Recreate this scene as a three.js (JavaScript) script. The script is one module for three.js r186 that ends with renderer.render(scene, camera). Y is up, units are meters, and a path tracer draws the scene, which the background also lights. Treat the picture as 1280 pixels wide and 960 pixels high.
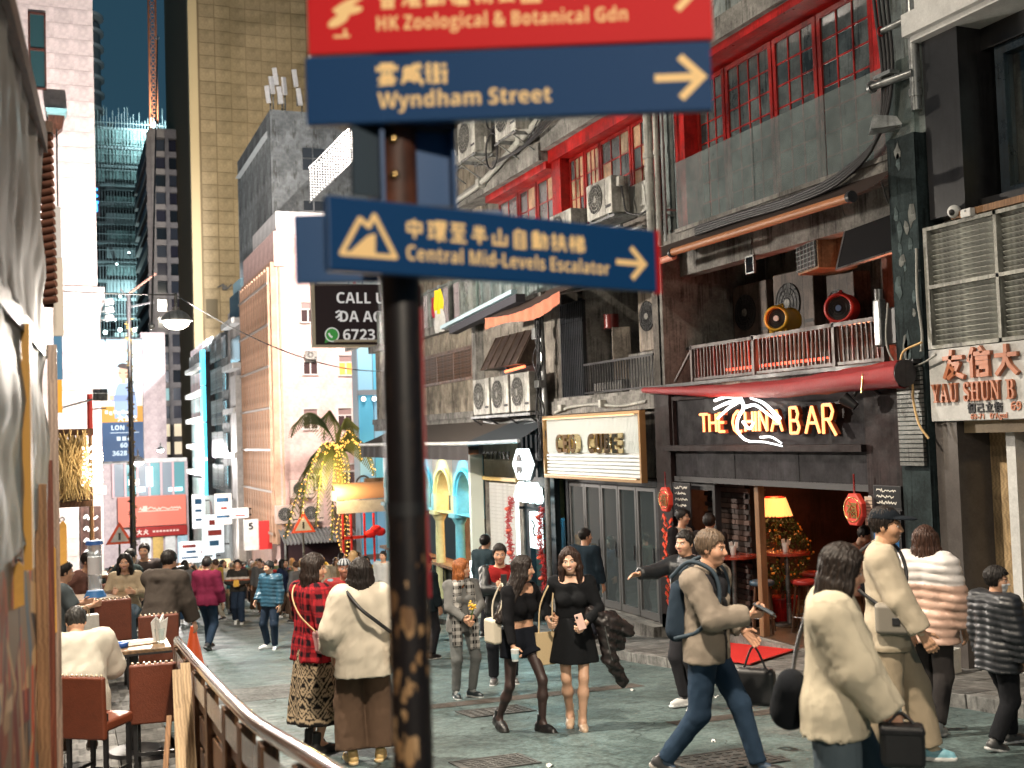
import*as THREE from 'three';
import{mergeGeometries,mergeVertices}from 'three/addons/utils/BufferGeometryUtils.js';
import{RoundedBoxGeometry}from 'three/addons/geometries/RoundedBoxGeometry.js';
import{TextGeometry}from 'three/addons/geometries/TextGeometry.js';
import{FontLoader}from 'three/addons/loaders/FontLoader.js';
import{RectAreaLightUniformsLib}from 'three/addons/lights/RectAreaLightUniformsLib.js';
import{createNoise3D}from 'simplex-noise';

// ---------------------------------------------------------------- camera, sky, exposure, street lighting
const scene=new THREE.Scene();
const renderer=new THREE.WebGLRenderer({antialias:true});
renderer.toneMapping=THREE.LinearToneMapping;
renderer.toneMappingExposure=1.12;
renderer.shadowMap.enabled=true;
RectAreaLightUniformsLib.init();

const camera=new THREE.PerspectiveCamera(2*Math.atan(480/1400)*180/Math.PI,1024/768,0.1,900);
camera.position.set(0,1.66,0);
camera.rotation.order='YXZ';
camera.rotation.set(2.5*Math.PI/180,-22*Math.PI/180,-0.033);
camera.focus=11.5;
camera.userData.fStop=2.2;

{ // night sky: dark teal, a little lighter towards the city below
const W=64,H=32,d=new Float32Array(W*H*4);
for(let j=0;j<H;j++)for(let i=0;i<W;i++){
const e=Math.max(0,1-Math.abs((j+0.5)/H-0.5)*2.4),k=(j*W+i)*4;
d[k]=0.009+0.014*e;d[k+1]=0.032+0.03*e;d[k+2]=0.058+0.034*e;d[k+3]=1;
}
const t=new THREE.DataTexture(d,W,H,THREE.RGBAFormat,THREE.FloatType);
t.mapping=THREE.EquirectangularReflectionMapping;t.magFilter=THREE.LinearFilter;t.needsUpdate=true;
scene.background=t;scene.environment=t;
}

// ---------------------------------------------------------------- helpers
let seed=12345;
const rnd=()=>{seed=(seed+0x6d2b79f5)|0;let t=Math.imul(seed ^(seed>>>15),1|seed);t=(t+Math.imul(t ^(t>>>7),61|t))^ t;return((t ^(t>>>14))>>>0)/4294967296;};
const rr=(a,b)=>a+(b-a)*rnd();
const pick=(a)=>a[Math.floor(rnd()*a.length)];
const noise3=createNoise3D(rnd);
const V=(x,y,z)=>new THREE.Vector3(x,y,z);
const lin=(r,g,b)=>new THREE.Color().setRGB(r,g,b);
const font=await new FontLoader().loadAsync('fonts/droid/droid_sans_bold.typeface.json');
const serif=await new FontLoader().loadAsync('fonts/droid/droid_serif_bold.typeface.json');

const groundY=(x,z)=>0.102*Math.max(z,-78)-0.02*x;
const taken=new Map();
function numbered(name){const n=taken.get(name)||0;taken.set(name,n+1);return n?name+'_'+String(n).padStart(3,'0'):name;}
function tag(o,label,category,group,kind){
if(label)o.userData.label=label;
if(category)o.userData.category=category;
if(group)o.userData.group=group;
if(kind)o.userData.kind=kind;
return o;
}
function thing(name,label,category,pos=[0,0,0],turn=0,group){
const o=new THREE.Group();o.name=numbered(name);scene.add(o);
o.position.set(...pos);o.rotation.y=turn;
return tag(o,label,category,group);
}
// uv in metres, from the direction each face points
function metreUV(g){
const p=g.attributes.position,n=g.attributes.normal,uv=new Float32Array(p.count*2);
for(let i=0;i<p.count;i++){
const ax=Math.abs(n.getX(i)),ay=Math.abs(n.getY(i)),az=Math.abs(n.getZ(i)),x=p.getX(i),y=p.getY(i),z=p.getZ(i);
if(ay>ax&&ay>az){uv[2*i]=x;uv[2*i+1]=z;}else if(ax>az){uv[2*i]=z;uv[2*i+1]=y;}else{uv[2*i]=x;uv[2*i+1]=y;}
}
g.setAttribute('uv',new THREE.BufferAttribute(uv,2));return g;
}
function clean(g){
const h=g.index?g.toNonIndexed():g;
for(const k of Object.keys(h.attributes))if(!['position','normal','uv'].includes(k))h.deleteAttribute(k);
if(!h.attributes.normal)h.computeVertexNormals();
if(!g.userData.keepUV)metreUV(h);
return h;
}
const SPLIT=new Set('sill red_reveal ledge panel_mullion band_mullion railing_post gold_band bar_joint clip joint stay hood_rib junction_box support leg post strut wall_clip hanger drain_pipe stub hut_rib parapet side_rail foot_rail strand glass_bar holder fascia_joint counter_post window_cage end_fitting light_bracket handle bow collar_bolt'.split(' '));
function mesh(name,geos,material,parent=scene,at){
if(parent!==scene&&Array.isArray(geos)&&geos.length>1&&SPLIT.has(name))return geos.map((g)=>mesh(name,g,material,parent,at))[0];
const list=(Array.isArray(geos)?geos:[geos]).map(clean);
const g=list.length===1?list[0]:mergeGeometries(list);
const m=new THREE.Mesh(g,material);
m.name=parent===scene?numbered(name):name;
m.castShadow=m.receiveShadow=true;
if(at)m.position.set(...at);
parent.add(m);return m;
}
function struct(name,geos,material){const m=mesh(name,geos,material);m.userData.kind='structure';return m;}
const bx=(w,h,d,x=0,y=0,z=0)=>new THREE.BoxGeometry(w,h,d).translate(x,y,z);
const rb=(w,h,d,r,x=0,y=0,z=0)=>new RoundedBoxGeometry(w,h,d,2,Math.min(r,w/2.01,h/2.01,d/2.01)).translate(x,y,z);
// box between corners; s is metres down the street (z = -s)
const fb=(s0,s1,y0,y1,x0,x1)=>bx(x1-x0,y1-y0,s1-s0,(x0+x1)/2,(y0+y1)/2,-(s0+s1)/2);
const cyl=(r0,r1,h,x=0,y=0,z=0,seg=14)=>new THREE.CylinderGeometry(r1,r0,h,seg).translate(x,y,z);
function bar(a,b,r,r2=r,seg=8){
const A=V(...a),B=V(...b),d=B.clone().sub(A),L=d.length();
const g=new THREE.CylinderGeometry(r2,r,L,seg).translate(0,L/2,0);
g.applyQuaternion(new THREE.Quaternion().setFromUnitVectors(V(0,1,0),d.normalize())).translate(...a);return g;
}
function beam(a,b,w,h){ // rectangular bar
const A=V(...a),B=V(...b),d=B.clone().sub(A),L=d.length(),g=new THREE.BoxGeometry(w,h,L).translate(0,0,L/2);
const m=new THREE.Matrix4().lookAt(B,A,V(0,1,0));g.applyMatrix4(m).translate(...a);return g;
}
const tube=(pts,r,seg=40,rad=7,closed=false)=>new THREE.TubeGeometry(new THREE.CatmullRomCurve3(pts.map((p)=>V(...p)),closed),seg,r,rad,closed);
function poly(pts,depth,bevel=0){ // 2D outline extruded along +z
const s=new THREE.Shape(pts.map((p)=>new THREE.Vector2(...p)));
return new THREE.ExtrudeGeometry(s,{depth,bevelEnabled:bevel>0,bevelSize:bevel,bevelThickness:bevel,bevelSegments:1,steps:1});
}
function sheet(grid,nu,nv){ // grid(u,v)->[x,y,z]
const pos=[],idx=[],uv=[];
for(let j=0;j<=nv;j++)for(let i=0;i<=nu;i++){pos.push(...grid(i/nu,j/nv));uv.push(i/nu,j/nv);}
for(let j=0;j<nv;j++)for(let i=0;i<nu;i++){const a=j*(nu+1)+i,b=a+1,c=a+nu+1,d=c+1;idx.push(a,b,d,a,d,c);}
const g=new THREE.BufferGeometry();g.setAttribute('position',new THREE.Float32BufferAttribute(pos,3));g.setAttribute('uv',new THREE.Float32BufferAttribute(uv,2));g.setIndex(idx);g.computeVertexNormals();return g;
}
const keep=(g)=>{g.userData.keepUV=true;return g;};

// ---------------------------------------------------------------- procedural surface textures
function tileNoise(n,cells,sd){ // tileable value noise, n x n
const g=new Float32Array(cells*cells),out=new Float32Array(n*n);let s=sd*7919+13;
const r=()=>{s=(Math.imul(s,1664525)+1013904223)>>>0;return s/4294967296;};
for(let i=0;i<g.length;i++)g[i]=r();
const sm=(t)=>t*t*(3-2*t);
for(let y=0;y<n;y++){const fy=y/n*cells,y0=Math.floor(fy),ty=sm(fy-y0);
for(let x=0;x<n;x++){const fx=x/n*cells,x0=Math.floor(fx),tx=sm(fx-x0),x1=(x0+1)% cells,y1=(y0+1)% cells;
out[y*n+x]=(g[y0*cells+x0]*(1-tx)+g[y0*cells+x1]*tx)*(1-ty)+(g[y1*cells+x0]*(1-tx)+g[y1*cells+x1]*tx)*ty;}}
return out;
}
function layers(n,spec){const o=new Float32Array(n*n);spec.forEach(([cells,w],k)=>{const t=tileNoise(n,cells,k+cells);for(let i=0;i<o.length;i++)o[i]+=t[i]*w;});const tot=spec.reduce((a,b)=>a+b[1],0);for(let i=0;i<o.length;i++)o[i]/=tot;return o;}
function dataTex(n,f,srgb){const d=new Uint8Array(n*n*4);for(let i=0;i<n*n;i++){const c=f(i,i % n,Math.floor(i/n));d[4*i]=c[0];d[4*i+1]=c[1];d[4*i+2]=c[2];d[4*i+3]=255;}
const t=new THREE.DataTexture(d,n,n);t.wrapS=t.wrapT=THREE.RepeatWrapping;t.magFilter=THREE.LinearFilter;t.minFilter=THREE.LinearFilter;if(srgb)t.colorSpace=THREE.SRGBColorSpace;t.needsUpdate=true;return t;}
const cl=(v)=>Math.max(0,Math.min(255,v|0));
const N=512;
const nzA=layers(N,[[4,2],[9,1.5],[22,1],[60,0.7],[150,0.5]]);
const nzFine=layers(N,[[64,1],[128,1],[256,1]]);
const nzStreak=(()=>{const o=new Float32Array(N*N),a=tileNoise(N,90,5),b=tileNoise(N,24,6),c=tileNoise(N,8,9);for(let y=0;y<N;y++)for(let x=0;x<N;x++)o[y*N+x]=a[(Math.floor(y/14)% N)*N+x]*0.5+b[(Math.floor(y/6)% N)*N+x]*0.3+c[y*N+x]*0.4;return o;})();
const texPlaster=dataTex(N,(i)=>{const v=205+(nzA[i]-0.5)*150+(nzFine[i]-0.5)*40,s=nzStreak[i]>0.72?(nzStreak[i]-0.72)*240:0;return[cl(v-s),cl(v-s*1.05),cl(v-s*1.15)];},true);
const texGrime=dataTex(N,(i)=>{const v=200+(nzA[i]-0.5)*190+(nzFine[i]-0.5)*50;const s=Math.max(0,nzStreak[i]-0.66)*200;return[cl(v-s),cl(v-s),cl(v-s)];},true);
const texSoft=dataTex(N,(i)=>{const v=226+(nzA[i]-0.5)*70+(nzFine[i]-0.5)*24;return[cl(v),cl(v),cl(v)];},true);
const texRough=dataTex(N,(i)=>{const v=190+(nzA[i]-0.5)*220;return[cl(v),cl(v),cl(v)];});
const texBump=dataTex(N,(i)=>{const v=128+(nzFine[i]-0.5)*150+(nzA[i]-0.5)*90;return[cl(v),cl(v),cl(v)];});
const texRoad=(()=>{ // concrete street: speckle, patches, damp stains and cracks
const n=1024,a=layers(n,[[3,1.6],[7,1.4],[16,1],[40,0.7]]),f=layers(n,[[150,1],[400,1]]),c=tileNoise(n,9,41),c2=tileNoise(n,23,42),st=tileNoise(n,30,77);
return dataTex(n,(i)=>{let v=212+(a[i]-0.5)*170+(f[i]-0.5)*130;const cr=Math.abs(c[i]+0.35*c2[i]-0.68);if(cr<0.008)v-=90;if(st[i]>0.86)v-=(st[i]-0.86)*380;if(st[i]<0.06)v+=24;return[cl(v),cl(v*1.0),cl(v*0.985)];},true);})();
const texWood=dataTex(N,(i,x,y)=>{const g=nzA[((y*1)% N)*N+((x>>4)% N)],w=Math.sin((x+40*g+9*nzA[i])*0.45)*0.5+0.5;const v=180+w*40+(nzStreak[i]-0.5)*90+(nzA[i]-0.5)*60;return[cl(v),cl(v*0.97),cl(v*0.93)];},true);
const texCloth=dataTex(256,(i,x,y)=>{const v=226+((x % 4<2)===(y % 4<2)?22:-12)+(nzFine[(y*2)*N+x*2]-0.5)*80;return[cl(v),cl(v),cl(v)];},true);
const rep=(t,r,ry=r)=>{const c=t.clone();c.repeat.set(r,ry);c.needsUpdate=true;return c;};
const plas2=rep(texPlaster,0.45),grime2=rep(texGrime,0.5),soft2=rep(texSoft,0.8),bump2=rep(texBump,1.6),rough2=rep(texRough,0.7),wood2=rep(texWood,1.3,0.5),woodH=rep(texWood,0.5,1.3),cloth2=rep(texCloth,14),road2=rep(texRoad,0.21),bumpRoad=rep(texBump,1.1);
const M={};
function mat(r,g,b,rough=0.8,extra={}){return new THREE.MeshPhysicalMaterial({color:lin(r,g,b),roughness:rough,metalness:0,specularIntensity:rough>=0.75?0.3:rough>=0.5?0.6:1,...extra});} // dusty and matte surfaces shine little
const wallMat=(r,g,b,map=plas2,rough=0.9)=>mat(r,g,b,rough,{map,bumpMap:bump2,bumpScale:0.004});
const dirty=(r,g,b,rough=0.55,metal=0)=>mat(r,g,b,rough,{map:grime2,roughnessMap:rough2,metalness:metal});
const paint=(r,g,b,rough=0.5)=>mat(r,g,b,rough,{map:soft2});
const glow=(r,g,b,k=1,base=0.5)=>new THREE.MeshStandardMaterial({color:lin(base*r,base*g,base*b),emissive:lin(r,g,b),emissiveIntensity:k,roughness:0.6});
Object.assign(M,{
road:mat(0.105,0.145,0.148,0.82,{map:road2,bumpMap:bumpRoad,bumpScale:0.005,roughnessMap:rough2}),
kerb:mat(0.26,0.26,0.25,0.85,{map:grime2,bumpMap:bump2,bumpScale:0.004}),
slab:[0.17,0.2,0.23].map((v)=>mat(v,v*0.98,v*0.94,0.8,{map:grime2,bumpMap:bump2,bumpScale:0.003})),
iron:mat(0.13,0.13,0.125,0.7,{map:grime2,metalness:0.3}),
black:mat(0.02,0.02,0.022,0.45,{map:soft2}),
blackMatte:mat(0.016,0.016,0.018,0.85),
charcoal:dirty(0.045,0.045,0.05,0.6),
steel:mat(0.62,0.62,0.62,0.28,{metalness:1,roughnessMap:rough2}),
chrome:mat(0.78,0.78,0.78,0.12,{metalness:1}),
galv:dirty(0.42,0.44,0.44,0.5,0.6),
acWhite:mat(0.58,0.57,0.52,0.5,{map:grime2}),
acDark:mat(0.03,0.03,0.03,0.6),
conc:wallMat(0.3,0.29,0.27,grime2),
red:dirty(0.46,0.016,0.014,0.5),
redDark:dirty(0.2,0.018,0.014,0.5),
woodDark:mat(0.09,0.045,0.025,0.5,{map:wood2}),
wood:mat(0.28,0.16,0.085,0.6,{map:wood2}),
woodPale:mat(0.45,0.34,0.22,0.7,{map:wood2}),
whitePaint:mat(0.72,0.72,0.7,0.5,{map:soft2}),
pane:new THREE.MeshPhysicalMaterial({color:lin(0.9,0.95,0.95),roughness:0.04,transmission:1,thickness:0,ior:1.5}),
darkGlass:mat(0.012,0.016,0.02,0.06),
pvc:mat(0.55,0.55,0.5,0.45,{map:grime2}),
cable:mat(0.025,0.025,0.027,0.5),
goldMetal:mat(0.75,0.5,0.2,0.25,{metalness:1}),
});
function canvasTex(w,h,draw){const c=document.createElement('canvas');c.width=w;c.height=h;const x=c.getContext('2d');draw(x,w,h);const t=new THREE.CanvasTexture(c);t.colorSpace=THREE.SRGBColorSpace;t.magFilter=THREE.LinearFilter;return t;}
// printed panel: box whose -x / +z / ... face carries the print; here a thin slab facing +z, size w x h, centred
function printed(name,w,h,t,tex,parent,opt={}){
const g=keep(new THREE.PlaneGeometry(w,h).translate(0,0,t/2+0.002));
const m=mesh(name,g,new THREE.MeshPhysicalMaterial({map:tex,roughness:opt.rough??0.5,specularIntensity:0.4,...(opt.emit?{emissiveMap:tex,emissive:lin(1,1,1),emissiveIntensity:opt.emit,color:lin(0.5,0.5,0.5)}:{})}),parent);
return m;
}
function lamp(color,intensity,pos,radius=1,dist=0){const l=new THREE.PointLight(lin(...color),intensity,dist,2);l.position.set(...pos);l.castShadow=true;l.shadow.radius=radius;scene.add(l);return l;}
function spot(color,intensity,pos,target,angle,pen=0.6,radius=3){const l=new THREE.SpotLight(lin(...color),intensity,0,angle,pen,2);l.position.set(...pos);l.target.position.set(...target);scene.add(l,l.target);l.castShadow=true;l.shadow.radius=radius;return l;}
function area(color,intensity,w,h,pos,look){const l=new THREE.RectAreaLight(lin(...color),intensity,w,h);l.position.set(...pos);l.lookAt(...look);scene.add(l);return l;}

// Chinese characters as pen strokes on a 100 x 100 grid (y down); r: is a rectangle
const HAN={
中:'r18,25,82,62;50,5 50,97',山:'50,10 50,88;15,40 15,88 85,88;85,40 85,91',大:'8,35 92,35;50,5 50,35 40,65 10,95;50,38 65,70 92,95',
公:'38,12 10,48;62,12 90,48;48,45 22,85 75,80;62,62 85,92',至:'12,10 88,10;45,10 22,40 78,36;64,24 84,48;50,42 50,92;20,66 80,66;8,92 92,92',
半:'25,10 36,28;75,10 64,28;18,38 82,38;8,62 92,62;50,5 50,97',自:'48,3 38,18;r22,18,78,95;22,44 78,44;22,69 78,69',
動:'48,6 12,14;6,24 56,24;r14,34,50,60;14,47 50,47;32,12 32,86;10,73 54,73;4,88 58,86;62,30 94,30 90,85 80,92;76,8 74,50 58,95',
扶:'8,28 40,28;26,5 26,88 16,92;6,62 42,52;50,28 92,28;46,52 96,52;70,6 70,52 46,95;72,54 96,95',
梯:'5,28 40,28;23,5 23,96;22,32 5,70;24,40 38,58;54,5 60,18;86,5 78,18;48,24 90,24 90,42 50,42 48,62 94,62 92,82 82,86;70,24 70,97;68,64 46,92',
環:'5,15 36,15;7,48 34,48;4,85 38,80;20,15 20,82;r44,8,94,28;60,8 60,28;78,8 78,28;42,38 96,38;r52,48,86,62;62,62 42,84;60,72 60,95 72,90;84,64 72,74;68,66 95,95',
雲:'20,6 80,6;10,36 10,20 90,20 88,36;50,6 50,48;24,30 38,32;24,42 38,43;62,30 76,32;62,42 76,43;24,58 76,58;10,72 90,72;46,72 26,92 72,90;64,80 80,96',
咸:'20,24 95,24;20,24 20,60 8,95;62,5 66,50 92,92 96,78;84,45 58,90;76,6 88,14;28,40 55,40;r30,54,52,74',
街:'22,5 6,26;24,28 4,52;16,42 16,96;34,20 64,20;49,6 49,44;32,44 66,44;34,64 64,64;49,50 49,90;30,92 68,88;72,18 94,18;70,46 98,46;86,46 86,92 76,90',
香:'66,4 28,12;8,26 92,26;50,10 50,54;46,28 10,52;54,28 90,52;r26,58,74,96;26,77 74,77',
港:'10,10 22,20;5,36 18,44;6,92 24,60;32,22 94,22;50,6 50,42;76,6 76,42;28,42 98,42;48,46 28,64;76,44 96,62;44,58 78,58 78,72 46,72;46,58 46,92 90,92 92,80',
植:'5,28 40,28;23,5 23,96;22,32 5,70;24,40 38,58;46,16 96,16;70,4 68,28;r52,28,88,80;52,45 88,45;52,62 88,62;44,40 44,94 98,94',
物:'14,14 6,36;8,32 42,32;24,5 24,96;4,66 44,56;58,6 46,44;54,26 94,26 88,88 76,90;68,28 46,70;82,28 52,92',
園:'r8,6,92,95;32,22 68,22;50,12 50,34;22,34 78,34;r34,44,66,58;50,58 28,80;44,66 44,86;66,64 54,72;54,66 78,86',
友:'8,28 92,28;44,5 38,40 10,94;34,50 76,50 56,80 26,96;40,58 60,82 94,96',信:'24,5 6,42;18,28 18,96;58,4 66,14;36,22 98,22;44,38 88,38;44,54 88,54;r46,68,88,94',
德:'22,5 6,26;24,28 4,52;16,42 16,96;36,16 96,16;66,4 66,28;r42,28,92,46;58,28 58,46;76,28 76,46;40,56 96,56;42,70 36,88;54,66 56,92 82,92 84,82;66,64 70,74;86,68 96,82',
己:'14,14 82,14 82,46 20,46;20,46 20,88 90,88 90,70',立:'50,4 56,18;14,26 86,26;30,38 38,80;70,36 60,84;6,90 94,90',火:'22,30 32,50;80,26 68,48;50,5 48,50 10,95;50,46 66,74 92,95',福:'24,4 32,16;8,28 42,28 8,66;24,46 24,96;28,54 42,66;48,14 94,14;r54,26,88,44;r48,56,94,94;71,56 71,94;48,75 94,75',
};
const hanStrokes=(c)=>HAN[c].split(';').map((s)=>{if(s[0]==='r'){const[a,b,d,e]=s.slice(1).split(',').map(Number);return[[a,b],[d,b],[d,e],[a,e],[a,b]];}return s.split(' ').map((p)=>p.split(',').map(Number));});
function drawHan(x,text,x0,y0,size,weight,gap=1.08){x.lineWidth=weight;x.lineCap='butt';x.lineJoin='miter';[...text].forEach((c,k)=>{for(const st of hanStrokes(c)){x.beginPath();st.forEach(([a,b],i)=>{const px=x0+k*size*gap+a/100*size,py=y0+b/100*size;i?x.lineTo(px,py):x.moveTo(px,py);});x.stroke();}});}
function hanGeo(c,size,w,depth){const g=[];for(const st of hanStrokes(c))for(let i=1;i<st.length;i++){const[a,b]=st[i-1],[d,e]=st[i],dx=(d-a)/100*size,dy=-(e-b)/100*size,L=Math.hypot(dx,dy)+w*0.8;g.push(bx(L,w,depth).rotateZ(Math.atan2(dy,dx)).translate(((a+d)/200-0.5)*size,-((b+e)/200-0.5)*size,(i % 3)*0.0015));}return g;}
function textGeo(str,size,depth,f=font,bevel=0){const g=new TextGeometry(str,{font:f,size,depth,curveSegments:4,bevelEnabled:bevel>0,bevelSize:bevel,bevelThickness:bevel,bevelSegments:1});g.computeBoundingBox();const b=g.boundingBox;g.translate(-(b.min.x+b.max.x)/2,-(b.min.y+b.max.y)/2,0);return g;}
// ---------------------------------------------------------------- ground, road, pavements
{
const far=sheet((u,v)=>{const x=-160+320*u,z=30-330*v;return[x,groundY(Math.max(-4,Math.min(12,x)),z)-1.6,z];},64,66);
struct('ground',far,mat(0.12,0.12,0.12,0.9,{map:road2}));
const kx=(s)=>7.32+0.25*Math.exp(-(((s-8)/1.6)**2))+(s>14?Math.min(0.75,(s-14)*0.11):0); // kerb line, bulging by the shop doors
const left=(s)=>(s<19.6?0.97:s<20.4?0.97-(s-19.6)*12:-8.7),right=(s)=>(s<33.4?kx(Math.max(6,s))+(s>20?0.9:0):Math.min(18,kx(34)+0.9+(s-33.4)*12));
const road=sheet((u,v)=>{const s=-10+110*v,x=left(s)+(right(s)-left(s))*u;return[x,groundY(x,-s),-s];},16,220);
struct('road',road,M.road);
 // right pavement: a real step of 0.13 m, paved with slabs that follow the slope
const pave=struct('pavement',(()=>{const g=[];for(let k=0;k<60;k++){const s0=-3+k*0.9,s1=s0+0.9;const q=new THREE.BufferGeometry();const P=[],I=[];for(const s of[s0,s1])for(const x of[kx(s)+0.1,9.4])P.push(x,groundY(x,-s)+0.105,-s);I.push(0,1,3,0,3,2);q.setAttribute('position',new THREE.Float32BufferAttribute(P,3));q.setIndex(I);q.computeVertexNormals();g.push(q);}return g;})(),M.slab[0]);
for(let k=0;k<34;k++){const s0=4.6+k*0.62;for(let j=0;j<4;j++){const x0=kx(s0)+0.13+j*0.62,x1=Math.min(x0+0.605,8.98);if(x1-x0<0.15)continue;const g=bx(x1-x0,0.03,0.605);const xm=(x0+x1)/2,m=mesh('paving_slab',g,M.slab[(k*7+j*3)% 3],pave);m.position.set(xm,groundY(xm,-s0)+0.116+rr(-0.002,0.002),-s0);m.rotation.x=-Math.atan(0.102);m.rotation.z=Math.atan(-0.02);}}
for(let k=0;k<44;k++){const s0=-2+k*1.0;const a=kx(s0),b=kx(s0+1);const m=mesh('kerb_stone',rb(0.14,0.22,Math.hypot(0.985,b-a),0.012),M.kerb,pave);const x=(a+b)/2+0.06,s=s0+0.5;m.position.set(x,groundY(x,-s)+0.02,-s);m.rotation.set(-Math.atan(0.102),Math.atan2(a-b,1),0,'YXZ');}
 // a second low step at the kerb bulge and drain covers in the road
const cover=(x,s,w,d,label)=>{const t=thing('manhole_cover',label,'manhole',[x,groundY(x,-s)+0.004,-s]);t.rotation.set(-Math.atan(0.102),0,Math.atan(-0.02));mesh('rim',[bx(w,0.008,0.03,0,0.004,d/2),bx(w,0.008,0.03,0,0.004,-d/2),bx(0.03,0.008,d-0.03,w/2-0.015,0.004,0),bx(0.03,0.008,d-0.03,-w/2+0.015,0.004,0)],M.iron,t);mesh('lid',[bx(w-0.07,0.006,d-0.04,0,0.002,0),...Array.from({length:7},(_,i)=>Array.from({length:5},(_,j)=>bx(0.05,0.006,0.035,-w/2+0.09+i*(w-0.18)/6,0.007,-d/2+0.08+j*(d-0.16)/4))).flat()],M.iron,t);};
cover(4.55,7.3,0.75,0.6,'square iron manhole cover in the road where the man in jeans walks');
cover(6.1,7.7,0.7,0.6,'square iron manhole cover near the kerb before the red mat');
cover(4.1,10.9,0.7,0.5,'long iron drain cover in the road beyond the two young women');
cover(3.1,8.3,0.6,0.45,'small iron drain cover in the road beside the sign post');
 // shallow patched trench across the road
const patch=(x0,x1,s0,s1,m)=>struct('road_patch',sheet((u,v)=>{const x=x0+(x1-x0)*u,s=s0+(s1-s0)*v;return[x,groundY(x,-s)+0.004,-s];},6,3),m);
const tar=mat(0.085,0.07,0.062,0.8,{map:road2,bumpMap:bumpRoad,bumpScale:0.005});
patch(2.3,6.2,11.55,11.9,tar);patch(5.1,6.6,8.9,9.15,tar);patch(1.5,3.2,13.8,15.3,mat(0.16,0.165,0.165,0.8,{map:road2,bumpMap:bumpRoad,bumpScale:0.005}));
 // scraps of paper
const bits=[[5.9,11.3],[6.3,10.2],[2.35,10.4],[3.4,7.9],[1.7,12.6],[4.9,8.0]];
for(const[x,s]of bits){const w=rr(0.02,0.04),m=mesh('paper_scrap',sheet((u,v)=>[(u-0.5)*w*1.5,0.012+0.012*Math.sin(u*5+v*3),(v-0.5)*w],4,3),M.whitePaint);m.position.set(x,groundY(x,-s),-s);m.rotation.y=rr(0,6);tag(m,'small scrap of white paper littering the road','litter','paper scraps on the road');}
}
// ---------------------------------------------------------------- suspended street lamps (one in view, others above the frame)
function streetLamp(x,y,z,power,label,color=[1,0.86,0.68],k=1){
const t=thing('street_lamp',label,'street lamp',[x,y,z],0,'suspended street lamps');
mesh('hood',new THREE.LatheGeometry([[0.001,0.2],[0.1,0.19],[0.2,0.13],[0.27,0.03],[0.28,0],[0.25,0.01],[0.001,0.12]].map((p)=>new THREE.Vector2(...p)),28),M.galv,t);
mesh('bowl',new THREE.LatheGeometry([[0.001,-0.15],[0.1,-0.14],[0.19,-0.09],[0.24,-0.01],[0.235,0.0],[0.001,0.0]].map((p)=>new THREE.Vector2(...p)),28),glow(...color,4.5*k,0.4),t);
mesh('hanger',[cyl(0.03,0.03,0.3,0,0.33,0),cyl(0.06,0.06,0.06,0,0.22,0)],M.galv,t);
lamp(color,power,[x,y-0.35,z],9);
return t;
}
const cableMat=mat(0.05,0.05,0.05,0.6);
function spanCable(a,b,sag,label,r=0.012){const t=thing('span_cable',label,'cable');const P=[];for(let k=0;k<=12;k++){const u=k/12;P.push([a[0]+(b[0]-a[0])*u,a[1]+(b[1]-a[1])*u-sag*4*u*(1-u),a[2]+(b[2]-a[2])*u]);}mesh('cable',tube(P,r,40,5),cableMat,t);mesh('end_fitting',[a,b].map((p)=>new THREE.SphereGeometry(r*3,8,6).translate(...p)),M.galv,t);return t;}
streetLamp(-1.6,11.5,-12.2,200,'high street lamp over the terrace above the frame');
spot([1,0.88,0.72],860,[-1.6,11.1,-12.2],[3.6,-1,-9.6],0.62,0.7,6); // the same lamp's main beam, cut off short of the facades
streetLamp(1.7,7.4,-3.6,30,'street lamp hanging over the road between the finger post and the women',[1,0.86,0.68]);
spot([1,0.86,0.68],330,[1.7,7.0,-3.6],[3.0,-0.6,-8.2],0.62,0.7,9); // its beam
spot([1,0.88,0.72],110,[0.3,5.2,5],[0.95,1.9,-2.4],0.36,0.8,6); // beam of the lamp behind the finger post
streetLamp(0.3,5.6,5,90,'suspended street lamp over the road behind the sign post');
// ---------------------------------------------------------------- the row of shops on the right (front plane x = 9, running down the street)
function gridWindow(parent,s0,s1,y0,y1,x,cols,rows,frameMat,paneMat,bar_=0.025,fr=0.06,depth=0.06){
const w=mesh('window',[fb(s0,s0+fr,y0,y1,x-depth,x),fb(s1-fr,s1,y0,y1,x-depth,x),fb(s0+fr,s1-fr,y0,y0+fr,x-depth,x),fb(s0+fr,s1-fr,y1-fr,y1,x-depth,x)],frameMat,parent);
const a=s0+fr,b=s1-fr,c=y0+fr,d=y1-fr,pw=(b-a)/cols,ph=(d-c)/rows;
const mu=[];for(let i=1;i<cols;i++)mu.push(fb(a+i*pw-bar_/2,a+i*pw+bar_/2,c,d,x-depth*0.8,x-depth*0.2));for(let j=1;j<rows;j++)mu.push(fb(a,b,c+j*ph-bar_/2,c+j*ph+bar_/2,x-depth*0.75,x-depth*0.25));
if(mu.length)mesh('muntin',mu,frameMat,w);
for(let i=0;i<cols;i++)for(let j=0;j<rows;j++){const p=mesh('pane',fb(a+i*pw,a+(i+1)*pw,c+j*ph,c+(j+1)*ph,x-depth*0.55,x-depth*0.45),Array.isArray(paneMat)?pick(paneMat):paneMat,w);p.rotation.y=0;}
return w;
}
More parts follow.
